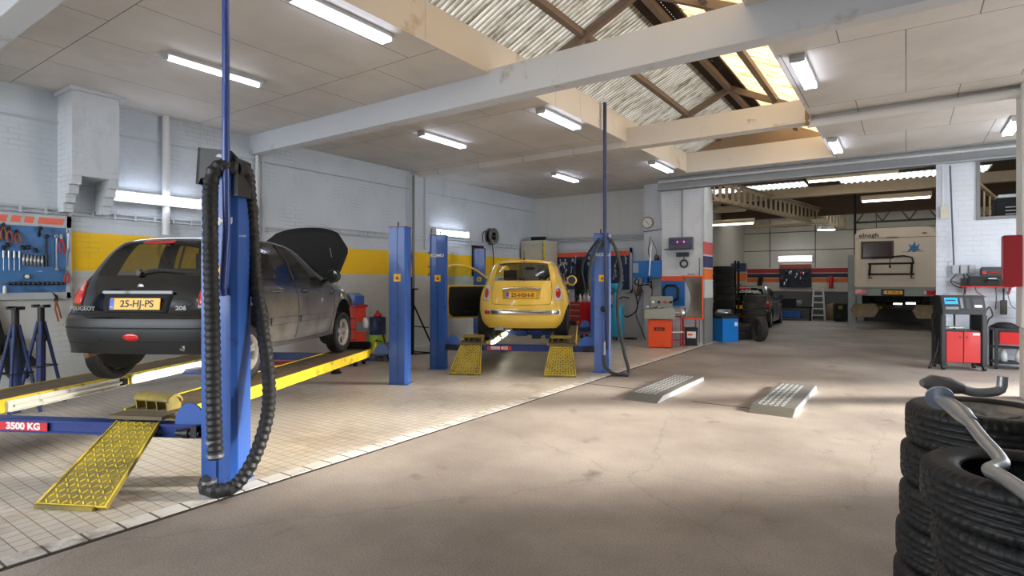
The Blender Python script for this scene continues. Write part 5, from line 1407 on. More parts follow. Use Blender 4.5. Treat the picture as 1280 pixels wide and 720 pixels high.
o = cloth('hanging_coat', 'black work coat hanging on the wall at the left edge', 'coat', M_BLACKM, [(2.0, 1.34), (2.2, 1.38), (2.3, 1.2), (2.36, .9), (2.33, .62), (2.1, .55), (1.9, .6)], .09); o.location = (XW+.03, 0, 0)
o = cloth('cloth_bag', 'dark cloth bag slumped behind the axle stands', 'bag', M_BLACKM, [(2.34, .9), (2.5, .85), (2.62, .62), (2.72, .5), (2.6, .42), (2.62, .3), (2.5, .26), (2.4, .32), (2.36, .5)], .12); o.location = (XW+.03, 0, 0)

# ---- hose reels on the left wall
def reel(lab, y, z, r, m, x=XW, s=1):
    t = thing('hose_reel', lab, 'hose reel', (x, y, z))
    MB().lathe([(r*.5, .02), (r, .02), (r+.012, .03), (r, .04), (r*.5, .04)], ax='x', n=32, closed=True).lathe([(r*.5, .16), (r, .16), (r+.012, .17), (r, .18), (r*.5, .18)], ax='x', n=32, closed=True).build('reel_flange', mat('grey_reel_steel', (120, 118, 112), .5, metal=.3), t)
    MB().lathe([(r*.45, .04), (r*.85, .045), (r*.88, .1), (r*.85, .155), (r*.45, .16)], ax='x', n=28).build('wound_hose', m, t)
    MB().lathe([(0, .0), (.05, .0), (.06, .21), (0, .22)], ax='x', n=14).box((.03, 0, 0), (.06, .08, r*1.8)).build('hub_bracket', M_TOOLD, t)
    return t
reel('hose reel on the wall half hidden by the nearest lift post hose', 5.72, 2.88, .19, M_BLACK)
reel('black hose reel on the yellow band behind the tall single blue post', 9.62, 2.2, .2, M_BLACK)
t = reel('open hose reel on the far left wall above the yellow car door', 13.15, 2.9, .23, M_BLACK)
MB().tube(spline([(.1, -.2, .1), (.1, -.36, .12), (.1, -.45, .0), (.1, -.42, -.2)], .04), .014, 8).build('hose_tail', M_BLACK, t)
MB().tube(spline([(.1, .0, -.22), (.12, .03, -.5), (.1, .06, -.75), (.1, .02, -1.1)], .04), .014, 8).build('hanging_line', M_BLACK, t)
put('wall_box', 'box', 'small dark box on the wall behind the tall single blue post', M_BLACK, MB().box((0, 0, 0), (.12, .22, .42)), (XW+.08, 9.83, 1.5))
put('hanging_cable', 'cable', 'black cable hanging on the wall left of the yellow car door', M_BLACK, MB().tube(spline([(0, 10.6, 2.35), (0, 10.4, 2.1), (0, 10.7, 1.9), (0, 10.55, 1.75), (0, 10.35, 1.4), (0, 10.4, 1.15)], .04), .012, 6), (XW+.03, 0, 0))

# ---- tall black tripod jack and grey trolley jack behind the single post
t = thing('tripod_stand', 'tall black tripod stand by the wall behind the single blue post', 'stand', img_pt(-.175, 12.55), .4)
MB().cyl((0, 0, 0), (0, 0, 1.42), .04, n=12).build('column', M_BLACKM, t); MB().b2(-.12, .12, -.05, .05, 1.42, 1.45).build('saddle', M_BLACKM, t)
for a in (.4, 2.5, 4.2):
    MB().tube([(0, 0, 1.15), (.5*math.cos(a), .5*math.sin(a), .02)], .02, 6).tube([(0, 0, .62), (.36*math.cos(a), .36*math.sin(a), .58)], .012, 6).build('leg', M_BLACKM, t)
MB().tube([(.5*math.cos(a), .5*math.sin(a), .02) for a in (.4, 2.5, 4.2)], .016, 6, closed=True).build('base_ring', M_BLACKM, t)
t = thing('trolley_jack', 'low grey trolley jack on the tiles left of the single blue post', 'jack', img_pt(-.213, 11.7), cam_heading(60))
MB().prism([(-.35, .06), (.38, .06), (.38, .12), (.1, .34), (-.05, .36), (-.35, .16)], 'y', -.13, .13).build('jack_body', mat('grey_blue_paint', (98, 100, 124), .5, var=.2), t, .01)
for x in (-.3, .32):
    for s in (-1, 1): MB().cyl((x, s*.14, .06), (x, s*.19, .06), .06, n=16).build('wheel', M_BLACK, t)
MB().tube([(-.3, 0, .2), (-.75, 0, .7)], .018, 8).build('handle', M_BLACK, t)

# ---- oil drum with funnel, tool trolley
t = thing('oil_drum', 'navy oil drum with a lime green label band beside the red trolley', 'drum', img_pt(-.2362, 12.5), .5)
MB().lathe([(0, .01), (.17, .01), (.18, .03), (.178, .28), (.186, .29), (.178, .30), (.178, .54), (.186, .55), (.178, .56), (.178, .80), (.185, .815), (.17, .82), (.165, .80), (0, .80)], n=32).build('drum_body', mat('navy_drum', (32, 50, 88), .4, var=.08), t)
MB().lathe([(.1815, .13), (.182, .131), (.182, .27), (.187, .29), (.182, .31), (.182, .44), (.1815, .441)], n=32).build('green_band', mat('lime_band', (160, 196, 44), .4, var=.05), t)
MB().box((0, 0, 0), (.14, .004, .02), ry=.1).box((-.05, 0, .015), (.05, .004, .03), ry=-.3).build('black_marking', M_TXTK, t, 0, (.085, -.168, .31), (0, 0, .47))
t = thing('red_funnel', 'small red funnel can standing on the oil drum', 'funnel', img_pt(-.2362, 12.47, .822))
MB().lathe([(0, .0), (.09, .0), (.09, .05), (.035, .10), (.03, .14), (0, .14)], n=18).build('can_body', M_RED, t); MB().tube([(.06, 0, .08), (.12, 0, .07)], .012, 8).build('spout', M_RED, t)
t = thing('tool_trolley', 'red tool trolley standing past the front wheel of the black hatchback', 'trolley', img_pt(-.283, 10.9), cam_heading(12))
MB().b2(-.40, .24, -.2, .2, .13, .20).b2(-.40, .24, -.22, .22, .10, .14).build('base_tray', M_RED, t, .008)
MB().b2(-.14, .22, -.19, .19, .2, 1.12).build('cabinet', mat('orange_red_enamel', (226, 70, 48), .4, var=.06), t, .012)
MB().b2(-.16, .25, -.21, .21, 1.10, 1.16).build('top_tray', M_RED, t, .008)
for a in (.3, .5, .7, .9): MB().b2(-.10, .19, -.196, -.19, a, a+.012).build('drawer_gap', M_BLACKM, t)
MB().b2(.22, .34, -.2, -.02, .66, .84).build('side_pocket', mat('grey_tin', (140, 146, 150), .4, metal=.4), t)
for x in (-.33, .18):
    for y in (-.17, .17): c = MB().cyl((x-.02, y, .05), (x+.02, y, .05), .05, n=16).b2(x-.025, x+.025, y-.02, y+.02, .06, .1).build('caster', M_TOOLD, t)
put('paper_towel', 'towel', 'crumpled white paper in the pocket of the red trolley', M_WHITE, MB().lathe([(0, 0), (.05, .01), (.06, .1), (.03, .2), (0, .2)], n=9), tuple(Vector(img_pt(-.258, 10.72, .72))))
put('tool_box', 'tool box', 'blue metal box standing on top of the red trolley', M_BLUE, MB().b2(-.2, .2, -.18, .18, 0, .16).prism([(-.2, .16), (.2, .16), (.1, .22), (-.1, .22)], 'y', -.17, .17), tuple(Vector(img_pt(-.2845, 10.9, 1.162))), (0, 0, cam_heading(12)))
put('bottle_jack', 'jack', 'small black bottle jack on the tiles under the runway of the black hatchback', M_BLACKM, MB().lathe([(0, 0), (.09, 0), (.09, .03), (.055, .05), (.05, .2), (.03, .21), (.028, .3), (.045, .31), (0, .32)], n=18), img_pt(-.309, 9.9))
t = thing('floor_creeper', 'low red trolley under the black hatchback', 'creeper', img_pt(-.375, 10.2), cam_heading(5))
MB().b2(-.45, .5, -.25, .25, .14, .2).build('deck', M_RED, t, .01)
for x in (-.4, .44):
    for y in (-.2, .2): MB().cyl((x-.02, y, .06), (x+.02, y, .06), .06, n=14).b2(x-.02, x+.02, y-.02, y+.02, .08, .14).build('caster', M_TOOLD, t)

# ---------------------------------------------------------------- back wall of the bays
tb = thing('tool_board', 'wide dark blue tool board on the back wall right of the yellow car', 'tool board', (0, YB-.05, 0))
MB().b2(-9.25, -6.6, -.0, .03, 1.35, 2.46).build('peg_panel', M_PEGD, tb)
MB().b2(-9.33, -6.52, -.02, .03, 1.28, 1.36).b2(-9.33, -6.52, -.02, .03, 2.44, 2.58).b2(-6.6, -6.52, -.02, .03, 1.28, 2.58).b2(-9.33, -9.25, -.02, .03, 1.28, 2.58).build('grey_frame', mat('pale_board_frame', (150, 156, 160), .5), tb, .004)
MB().b2(-9.25, -8.0, -.024, -.02, 2.36, 2.50).b2(-7.3, -6.62, -.024, -.02, 2.36, 2.50).build('orange_header', mat('orange_header2', (226, 92, 60), .5), tb)
random.seed(11)
M_PALE = mat('pale_tool_metal', (196, 196, 194), .5, metal=.1)
for i in range(95):
    x = -9.15+random.random()*2.45; z = 1.5+random.random()*.78; kind = random.choice('sdpr')
    if -8.35 < x < -7.95 and z < 2.3: continue
    mb = {'s': t_spanner(random.uniform(.12, .22)), 'd': t_socket(.032, .10), 'p': t_pliers(.15)[0], 'r': t_ratchet(random.uniform(.12, .2))}[kind]
    nm = {'s': 'spanner', 'd': 'socket', 'p': 'pliers', 'r': 'ratchet'}[kind]
    put(nm, nm, 'small steel %s among the tools on the wide back wall board' % nm, random.choice([M_PALE, M_TOOL, M_WHITE, M_PALE, M_TOOLD]), mb, (x, YB-.08, z), (0, random.uniform(-.2, .2), 0), 'hand tools on the back wall board, %s' % nm)
o = put('work_coat', 'coat', 'long black coat hanging from the back wall tool board', M_BLACKM, MB().lathe([(0, .62), (.07, .6), (.12, .45), (.13, .2), (.16, -.2), (.15, -.55), (.06, -.62), (0, -.62)], n=14), (-8.15, YB-.24, 1.66)); o.scale = (1, .6, 1)
put('orange_tag', 'tag', 'small orange tag on the back wall tool board beside the coat', M_ORANGE, MB().box((0, 0, 0), (.1, .02, .16)), (-7.75, YB-.1, 1.55))
# red drawer cabinet
t = thing('drawer_cabinet', 'red tool cabinet with a column of drawers right of the yellow car', 'cabinet', img_pt(.127, 16.3), cam_heading(50))
MB().b2(-.24, .24, -.36, .36, .1, 1.02).build('cabinet_body', M_RED, t, .01)
for i in range(5):
    d = MB().b2(-.22, .22, -.385, -.36, .2+i*.16, .345+i*.16).build('drawer', M_RED, t, .004)
    MB().b2(-.18, .18, -.40, -.385, .30+i*.16, .318+i*.16).build('drawer_handle', M_TOOL, d)
for x in (-.18, .18):
    for y in (-.3, .3): MB().cyl((x-.02, y, .05), (x+.02, y, .05), .05, n=14).b2(x-.02, x+.02, y-.02, y+.02, .06, .1).build('caster', M_BLACK, t)
t['label'] = 'red tool cabinet with a column of drawers right of the yellow car'
for i in range(5):
    b = .113+.007*i
    put('spray_can', 'spray can', ['black spray can, first in the row on the red drawer cabinet', 'white spray can, second in the row on the red drawer cabinet', 'grey spray can, third in the row on the red drawer cabinet', 'white spray can, fourth in the row on the red drawer cabinet', 'grey spray can at the right end on the red drawer cabinet'][i],
        [M_BLACK, M_WHITE, M_GREYPAINT, M_WHITE, M_GREYPAINT][i], MB().lathe([(0, 0), (.036, 0), (.036, .17), (.02, .19), (.016, .22), (0, .225)], n=12), img_pt(b, 16.25, 1.022), group='cans on the red drawer cabinet')
t = thing('panel_trolley', 'blue panelled low trolley in front of the red drawer cabinet', 'trolley', img_pt(.125, 15.0), cam_heading(0))
MB().b2(-.3, .32, -.15, .15, .22, .27).build('deck', mat('slate_blue', (66, 76, 112), .5), t, .01)
for x in (-.24, .26): MB().cyl((x, 0, .05), (x+.03, 0, .05), .05, n=12).b2(x, x+.03, -.02, .02, .05, .22).build('caster', M_BLACK, t)
# containers under the yellow car, against the wall
for i, (b, mcol, lab, r, h) in enumerate(((.043, (60, 100, 90), 'green plastic container on the floor behind the yellow car', .13, .26), (.066, (40, 110, 180), 'blue plastic container on the floor behind the yellow car', .12, .2), (.082, (60, 70, 80), 'grey plastic container on the floor behind the yellow car', .1, .22))):
    put('plastic_container', 'container', lab, mat('container_%d' % i, mcol, .5), MB().lathe([(0, 0), (r, 0), (r, h*.75), (r*.5, h), (0, h)], n=16), img_pt(b, 16.0))
# tall pale cabinet in the corner with a machine on it
t = thing('steel_cabinet', 'tall cream steel cabinet in the corner behind the yellow car', 'cabinet', (-9.42, 15.1, 0))
MB().b2(-.42, .42, -.4, .4, 0, 2.86).build('cabinet_body', mat('cream_steel', (206, 200, 186), .5, var=.05, dirt=(150, 146, 130), dirt_amt=.1), t, .01)
MB().b2(-.38, .38, -.42, -.4, .1, 2.76).build('door', mat('cream_steel2', (196, 192, 176), .5), t, .01)
MB().b2(.40, .44, -.42, -.36, .1, 2.8).build('yellow_edge', M_YEL, t)
MB().b2(-.2, .1, -.425, -.42, 1.4, 1.5).build('door_handle', M_TOOLD, t)
put('black_case', 'case', 'flat dark case on top of the tall cream cabinet', M_BLACKM, MB().b2(-.22, .22, -.1, .1, 0, .12), (-9.35, 14.95, 2.862), (0, 0, .4))
put('poster_board', 'notice', 'dark framed notice hanging beside the far left lift post', M_BLACKM, MB().b2(0, .03, -.28, .22, 1.75, 2.62).b2(.03, .034, -.1, .18, 2.2, 2.4), (XW+.02, 12.6, 0))
# clock
t = thing('wall_clock', 'round brass rimmed wall clock on the brick pilaster', 'clock', (-5.83, 14.97, 3.22), 0)
MB().lathe([(.15, -.0), (.165, -.02), (.16, -.045), (.145, -.045), (.14, -.03)], ax='y', n=32).build('rim', mat('brass', (170, 150, 105), .35, metal=.5), t)
MB().cyl((0, -.028, 0), (0, -.0, 0), .15, n=32).build('dial', M_WHITE, t)
mb = MB()
for i in range(12):
    a = 2*PI*i/12; mb.box((.12*math.sin(a), -.03, .12*math.cos(a)), (.008, .004, .022), ry=a)
mb.build('hour_marks', M_TXTK, t)
MB().box((-.035, -.033, .035), (.01, .004, .1), ry=-.8).box((.02, -.036, -.03), (.008, .004, .1), ry=-.6).build('hands', M_TXTK, t)
# blue wall unit with hoses
t = thing('blue_wall_unit', 'blue metal unit on a shelf bracket above the coiled air line', 'machine', (-5.72, 14.78, 1.72))
MB().b2(-.40, .40, -.2, .2, 0, .44).b2(-.42, .42, -.21, .21, -.02, .0).build('housing', mat('workshop_blue', (30, 108, 184), .4, var=.1), t, .01)
MB().b2(-.38, -.22, -.206, -.2, .12, .38).build('label_plate', mat('label_grey', (150, 165, 180), .5), t)
MB().cyl((.1, -.25, .04), (.14, -.21, .85), .018, n=8).build('white_rod', M_WHITE, t)
MB().lathe([(0, 0), (.07, .01), (.07, .1), (.03, .16), (0, .17)], (.22, 0, .44), n=14).build('valve_head', mat('brown_valve', (110, 80, 70), .5), t)
MB().cyl((-.1, 0, -.16), (-.1, 0, -.02), .09, n=16).build('regulator', mat('workshop_blue', (30, 108, 184), .4), t)
MB().tube(spline([(-.3, -.1, -.02), (-.35, -.15, -.15), (-.2, -.15, -.22), (.05, -.15, -.2), (.12, -.12, -.3), (.1, -.1, -.1)], .03), .018, 8).tube(spline([(.05, 0, .5), (-.02, 0, .7), (.05, 0, 1.1)], .03), .012, 6).tube(spline([(.15, 0, .55), (.22, 0, .7), (.08, 0, 1.0)], .03), .008, 6).build('black_lines', M_BLACK, t)
t = thing('air_line', 'black air line hanging in a big loop on the wall left of the orange balancer', 'hose', (-6.0, 14.9, 0))
loop = [(-.18, 0, 1.35), (-.1, 0, 1.0), (-.15, 0, .78), (-.4, 0, .62), (-.65, 0, .75), (-.72, 0, 1.0), (-.55, 0, 1.16), (-.35, 0, 1.14)]
MB().tube(spline(loop, .03), .018, 8).build('line', M_BLACK, t)
MB().tube(spline([(.1, -.1, 1.3), (.05, -.1, 1.5), (.2, -.1, 1.62), (.35, -.1, 1.5), (.35, -.1, 1.1)], .03), .014, 8).tube(spline([(.0, -.05, 1.2), (-.1, -.1, .7), (.1, -.2, .3), (.25, -.3, .03)], .03), .012, 8).build('second_line', M_BLACK, t)
MB().tube(spline([(-.2+.18*math.cos(a), -.25+.14*math.sin(a), .03+.01*a/6) for a in [i*.5 for i in range(26)]], .03), .014, 8).build('floor_coil', M_BLACK, t)
t = thing('air_filter', 'small glass and brass air filter on the wall left of the balancer', 'filter', (-6.32, YB-.08, 1.38))
MB().lathe([(0, -.2), (.06, -.19), (.065, 0), (.04, .03), (.04, .1), (0, .1)], n=14).build('bowl', mat('amber_bowl', (120, 96, 70), .3), t); MB().cyl((-.0, 0, .1), (0, 0, .3), .02, n=8).build('pipe', M_TOOLD, t)
put('wall_socket', 'socket', 'pale wall socket left of the blue wall unit', M_WHITE, MB().b2(-.07, .07, -.05, 0, -.12, .12), (-6.3, YB-.002, 1.88))
put('white_tube_holder', 'tube', 'white upright tube on the wall below the wall socket', M_WHITE, MB().cyl((0, 0, 0), (0, 0, .62), .05, n=12), (-6.12, YB-.07, 1.25))
# teal drainer
t = thing('oil_drainer', 'teal waste oil drainer behind the farther right lift post', 'drainer', img_pt(.181, 15.6), cam_heading(0))
MB().lathe([(0, .1), (.24, .1), (.25, .14), (.25, .86), (.2, .96), (.06, 1.0), (.05, 1.05), (0, 1.05)], n=28).build('tank', mat('teal_blue', (40, 150, 186), .4, var=.08), t)
MB().cyl((0, 0, 1.02), (0, 0, 1.35), .03, n=10).lathe([(.03, 1.3), (.2, 1.42), (.22, 1.55), (.2, 1.55), (.03, 1.33)], n=24).build('bowl', mat('teal_blue', (40, 150, 186), .4), t)
MB().tube(spline([(-.1, -.2, 1.35), (-.2, -.25, 1.1), (-.12, -.26, .9)], .03), .025, 8).build('suction_hose', M_BLACK, t)
for a in (0, PI/2, PI, 3*PI/2): MB().cyl((.2*math.cos(a)-.02, .2*math.sin(a), .05), (.2*math.cos(a)+.02, .2*math.sin(a), .05), .05, n=12).b2(.2*math.cos(a)-.02, .2*math.cos(a)+.02, .2*math.sin(a)-.02, .2*math.sin(a)+.02, .05, .11).build('caster', M_BLACK, t)
# wheel aligner screen
t = thing('control_panel', 'dark panel with two pink lights high on the white wall', 'panel', (-4.77, 14.56, 2.59))
MB().b2(-.31, .31, -.08, 0, -.14, .15).build('casing', mat('slate_panel', (72, 72, 84), .4), t, .01)
MB().b2(-.27, .27, -.085, -.08, -.06, .1).build('display', mat('violet_display', (48, 40, 84), .25), t)
for x in (-.07, .1): MB().cyl((x, -.09, .03), (x, -.084, .03), .018, n=12).build('pink_light', emit('pink_led', (255, 60, 140), 3), t)
MB().b2(-.38, .33, -.2, 0, -.17, -.145).build('shelf', M_TOOLD, t)
t = thing('cable_holder', 'coiled dark hose hanging under the panel with pink lights', 'cable', (-4.68, 14.5, 2.18))
MB().tube([(.09*math.cos(a), 0, -.12+.09*math.sin(a)) for a in [2*PI*i/20 for i in range(20)]], .024, 8, closed=True).build('coil', M_BLACK, t); MB().b2(-.18, .12, -.06, .05, .06, .17).cyl((0, 0, -.04), (0, 0, .07), .012, n=6).build('holder', M_BLACK, t)
# wheel balancer
t = thing('wheel_balancer', 'orange and grey wheel balancer with a raised curved wheel guard', 'machine', (-4.93, 13.45, 0), cam_heading(-4)-.35)
MO = M_ORANGE
MB().b2(-.27, .27, -.2, .22, .02, .68).build('orange_base', MO, t, .015)
MB().b2(-.13, .12, -.208, -.2, .42, .50).build('badge_plate', mat('badge_dark', (90, 44, 32), .5), t)
text('badge_lettering', 'balco', .06, M_ORAB, t, (-.005, -.211, .46), sx=1.2)
MB().prism([(-.36, .70), (.36, .70), (.36, .90), (.32, .98), (-.36, .92)], 'y', -.3, .28).build('grey_top', mat('grey_cabinet_paint', (158, 160, 152), .5, var=.08, dirt=(110, 104, 92), dirt_amt=.2), t, .02)
MB().prism([(.02, .94), (.30, .96), (.24, 1.24), (.05, 1.24)], 'x', -.24, .30).build('instrument_panel', mat('grey_panel_paint', (140, 144, 138), .5), t, .012)
for i in range(4): MB().cyl((-.16+i*.14, -.0, 1.1), (-.16+i*.14, .03, 1.1), .035, n=14).build('dial', [M_TXTW, M_BLACK, M_REDD, M_BLACK][i], t)
random.seed(3)
for i in range(9):
    put('balance_weight', 'weight', 'small lead wheel weight in the tray of the orange balancer', [M_TOOL, M_TOOLD][i % 2], MB().box((0, 0, 0), (.06, .03, .03), rz=random.random()*3), tuple(Vector(t.location)+Vector((-.3+random.random()*.42, -.22+random.random()*.16, .96+.01*(i % 3)))), group='wheel weights on the balancer tray')
MB().cyl((.36, .05, .84), (.62, .05, .84), .045, n=16).cyl((.6, .05, .84), (.62, .05, .84), .12, n=20).lathe([(.02, .62), (.1, .6), (.14, .52), (.14, .5), (.02, .5)], (0, .05, .84), 'x', 20).build('spindle', M_TOOL, t)
# guard: curved cowl, open towards the bay
g = MB(); n = 14; vs = []; Rg = .46
for sgn in (0, 1):
    for i in range(n+1):
        a = math.radians(-62+124*i/n)
        for x in (.30, .68): vs.append((x, .05+math.cos(a)*(Rg-.012*sgn)*.75, 1.17+math.sin(a)*(Rg-.012*sgn)*1.25))
fs = []
for i in range(n):
    fs += [(2*i, 2*i+1, 2*i+3, 2*i+2), (2*(n+1)+2*i, 2*(n+1)+2*i+2, 2*(n+1)+2*i+3, 2*(n+1)+2*i+1), (2*i, 2*i+2, 2*(n+1)+2*i+2, 2*(n+1)+2*i), (2*i+1, 2*(n+1)+2*i+1, 2*(n+1)+2*i+3, 2*i+3)]
t.location.x += 0
hood_c = thing('wheel_guard_cover', 'raised curved grey wheel guard with an orange rim right of the balancer', 'machine cover', (-4.42, 14.12, 0), cam_heading(0)+.0)
vs = []; prof = [(-.18, 1.72), (-.02, 1.70), (.02, 1.62), (.0, 1.25), (.02, .82), (.04, .74)]
# shell: a tall shallow bowl, concave side to the camera
mb = MB(); nz, nxx = 10, 10
for i in range(nz+1):
    tz = i/nz; z = .68+1.05*tz
    for j in range(nxx+1):
        tx = j/nxx; x0_ = -.20+.24*math.sin(tz*PI)**.8+.06*(1-tz); x = x0_+(.30-x0_)*tx
        arc = math.sin(tz*PI)*.20*math.sin(PI*(.15+.85*tx))
        y = arc+.02-.10*tx
        vs.append((x, y, z))
w_ = nxx+1; fs = [(i*w_+j, i*w_+j+1, (i+1)*w_+j+1, (i+1)*w_+j) for i in range(nz) for j in range(nxx)]
mb.add(vs, fs, True)
so = mb.build('guard_shell', mat('dusty_grey_liner', (112, 108, 98), .7, var=.2, scale=5), hood_c); md = so.modifiers.new('t', 'SOLIDIFY'); md.thickness = .012
edge = [vs[i*w_+nxx] for i in range(nz+1)]
top = [vs[nz*w_+j] for j in range(nxx, -1, -1)]; bot = [vs[j] for j in range(0, nxx+1)]
MB().tube(bot+edge[1:]+top[1:], .022, 8).build('orange_rim', MO, hood_c)
MB().tube([(-.02, .05, 1.71), (-.02, .05, 1.78), (.14, .05, 1.78), (.14, .05, 1.71)], .01, 6).build('lifting_handle', M_TOOLD, hood_c)
MB().cyl((-.1, .2, .0), (-.1, .2, .75), .02, n=8).cyl((.22, .2, .0), (.22, .2, .75), .02, n=8).b2(-.16, .28, .14, .26, 0, .02).b2(-.14, .3, .16, .24, .72, .75).build('support_frame', M_RED, hood_c)
# blue backing plate with caliper
t = thing('blue_back_panel', 'blue wall panel with orange strip and black horseshoe caliper behind the balancer', 'panel', (-5.05, 14.56, 0))
MB().b2(-.24, .38, -.04, 0, .98, 1.62).build('blue_plate', mat('workshop_blue2', (24, 110, 190), .4, var=.08), t)
MB().b2(-.24, .38, -.045, 0, 1.62, 1.74).build('orange_strip', MO, t)
MB().tube([(-.02, -.07, 1.1), (-.14, -.07, 1.16), (-.16, -.07, 1.4), (-.08, -.07, 1.5), (.14, -.07, 1.5), (.22, -.07, 1.4), (.2, -.07, 1.16), (.08, -.07, 1.1)], .032, 8).build('caliper', M_BLACK, t)
# red tool stand and black bin
t = thing('red_tube_stand', 'small red tubular stand beside the orange balancer', 'stand', (-4.62, 13.75, 0), cam_heading(0))
for x in (-.14, .14):
    for y in (-.12, .12): MB().cyl((x, y, 0), (x, y, .75), .012, n=8).build('leg', M_RED, t)
MB().b2(-.15, .15, -.13, .13, .36, .38).build('lower_shelf', M_TRAY, t); MB().b2(-.15, .15, -.13, .13, .16, .175).b2(-.15, .15, -.13, .13, .74, .76).build('shelf', M_RED, t)
t = thing('black_bin', 'black bin with a white and orange label by the striped pillar', 'bin', (-4.42, 14.25, 0), cam_heading(10))
MB().prism([(-.13, 0), (.13, 0), (.15, .42), (-.15, .42)], 'y', -.12, .12).b2(-.155, .155, -.13, .13, .42, .46).build('bin_body', M_BLACK, t, .008)
MB().b2(-.11, .10, -.128, -.122, .20, .36).build('label', M_TRAY, t); MB().b2(-.09, .02, -.13, -.128, .26, .31).build('label_mark', M_ORANGE, t)

# ---------------------------------------------------------------- the back hall
M_LAMPW = emit('warm_dim_tube', (255, 240, 214), 7.0)
M_LAMPO = mat('unlit_lamp_cream', (196, 178, 148), .5)
def hall_lamp(lab, x, y, z, lit, L=1.9, rz=PI/2):
    t = thing('tube_light', lab, 'ceiling light', (x, y, z), rz, 'tube lights in the back hall')
    MB().b2(-.08, .08, -L/2, L/2, -.02, .06).prism([(-.05, .06), (.05, .06), (.03, .12), (-.03, .12)], 'y', -L/2, L/2).build('lamp_housing', M_LAMPO, t)
    MB().cyl((0, -L/2+.04, -.05), (0, L/2-.04, -.05), .025, n=8).build('fluorescent_tube', lit, t)
    return t
hall_lamp('long tube light close under the lintel of the wide opening', -1.2, 17.6, 4.40, M_LAMPW, 2.1)
hall_lamp('hanging tube light below the beige beam above the motorhome', -.25, 19.8, 4.02, M_LAMPW, 1.7)
hall_lamp('unlit tube light nearest the striped pillar in the back hall', -4.3, 17.5, 3.72, M_LAMPO, 1.0)
hall_lamp('lit tube light under the tan castellated beam, behind the striped pillar', -4.9, 20.2, 3.6, M_LAMPW, 1.5)
hall_lamp('upper pale tube light in the middle of the back hall', -3.9, 23.5, 3.72, M_LAMPO, 2.2)
hall_lamp('lower pale tube light in the middle of the back hall', -3.1, 22.5, 3.68, M_LAMPO, 1.8)
t = thing('work_lamp', 'bright small lamp at the lower end of the castellated beam', 'lamp', (-2.45, 24.2, 3.55), .6)
MB().prism([(-.3, .0), (.3, .0), (.2, .12), (-.2, .12)], 'y', -.1, .1).build('shade', M_TRAY, t); MB().b2(-.28, .28, -.09, .09, -.03, 0).build('lit_tube', M_LAMP, t)
t = thing('wall_light', 'lit twin tube light on the striped far wall above the dark tool board', 'wall light', (-3.95, 27.3, 2.60))
MB().b2(-.66, .66, -.06, .08, -.12, .12).build('lamp_housing', M_TRAY, t)
for z in (-.08, .06): MB().cyl((-.64, -.1, z), (.64, -.1, z), .035, n=10).build('fluorescent_tube', M_LAMP, t)
t = thing('tool_board', 'dark tool board on the far striped wall of the back hall', 'tool board', (-3.95, 27.34, 0))
MB().b2(-.62, .62, -.06, 0, 1.35, 2.18).build('peg_panel', mat('near_black_board', (24, 30, 44), .5), t); MB().b2(-.62, .62, -.065, -.0, 2.15, 2.35).build('brown_header', mat('brown_red_header', (120, 50, 36), .5), t)
random.seed(5)
for i in range(18): put('hand_tool', 'tool', 'tiny tool on the dark board of the far striped wall', random.choice([M_TOOL, M_TOOLD, M_REDD, M_WHITE]), t_socket(.03, .14), (-3.95+random.uniform(-.55, .5), 27.24, random.uniform(1.45, 2.0)), (0, 0, 0), 'tools on the far wall board')
# wall stub with stripes and rack
M_STUB = wall_mat('striped_stub', (172, 170, 160), lower=(1.2, (130, 130, 122)), stripes=[(1.98, 2.3, (52, 60, 92)), (1.62, 1.93, (226, 120, 50))])
struct('trim_90', MB().b2(-5.56, -5.02, 22.9, 23.15, 0, 2.32), M_STUB)
struct('trim_91', MB().b2(BX0, -5.56, 22.9, 23.1, 0, 2.2), mat('dark_partition', (60, 40, 40), .7))
def stack(x, y, n, R, W, lab, group, m=M_RUBBER2, z0=0.0, first=None):
    top = None
    base = first or thing('car_tyre', '', 'tyre', (0, 0, 0), 0, group)
    if not first:
        tyre_mesh(R, W, R*.62, n=40, tread=1).build('tread_and_wall', m, base)
    for i in range(n):
        l = lab % ('bottom', 'second', 'third', 'fourth', 'fifth', 'sixth', 'seventh', 'eighth', 'ninth')[i] if '%' in lab else lab
        o = base if (i == 0 and not first) else dup(base, (0, 0, 0))
        o.location = (x+random.uniform(-.02, .02), y+random.uniform(-.02, .02), z0+W*(i+.5)); o.rotation_euler = (0, -PI/2, random.random()*6)
        o['label'] = l; o['group'] = group
    return base
random.seed(2)
p = img_pt(.426, 16.75); s1 = stack(p[0], p[1], 6, .33, .2, 'dusty tyre, %s from the floor in the stack behind the upright tyre', 'tyres in the tall stack in the back hall')
p = img_pt(.402, 16.0); stack(p[0], p[1], 2, .33, .2, 'dusty tyre, %s from the floor in the low pile beside the blue tyre changer', 'tyres in the low pile in the back hall', first=s1)
o = dup(s1, (0, 0, 0)); p = img_pt(.4345, 15.3); o.location = (p[0], p[1], .322); o.rotation_euler = (0, .04, cam_heading(-4)); o['label'] = 'tyre standing upright against the stacks in the back hall'; o['group'] = 'loose tyres in the back hall'
p = img_pt(.372, 19.0); r1 = stack(p[0], p[1], 9, .34, .235, 'black tyre, %s from the floor in the tall column beside the striped pillar', 'tyres in the tall dark column', m=M_RUBBER)
# rack post with bars beside the column of tyres
t = thing('tyre_rack', 'black steel rack beside the tall column of tyres', 'rack', img_pt(.395, 19.2))
for y in (-.2, .25): MB().b2(-.03, .03, y-.03, y+.03, 0, 2.3).build('upright', M_BLACKM, t)
for z in (.5, 1.0, 1.5, 2.0): MB().tube([(-.05, -.2, z), (.12, 0, z), (-.05, .25, z)], .02, 6).build('rail', M_TOOLD, t)
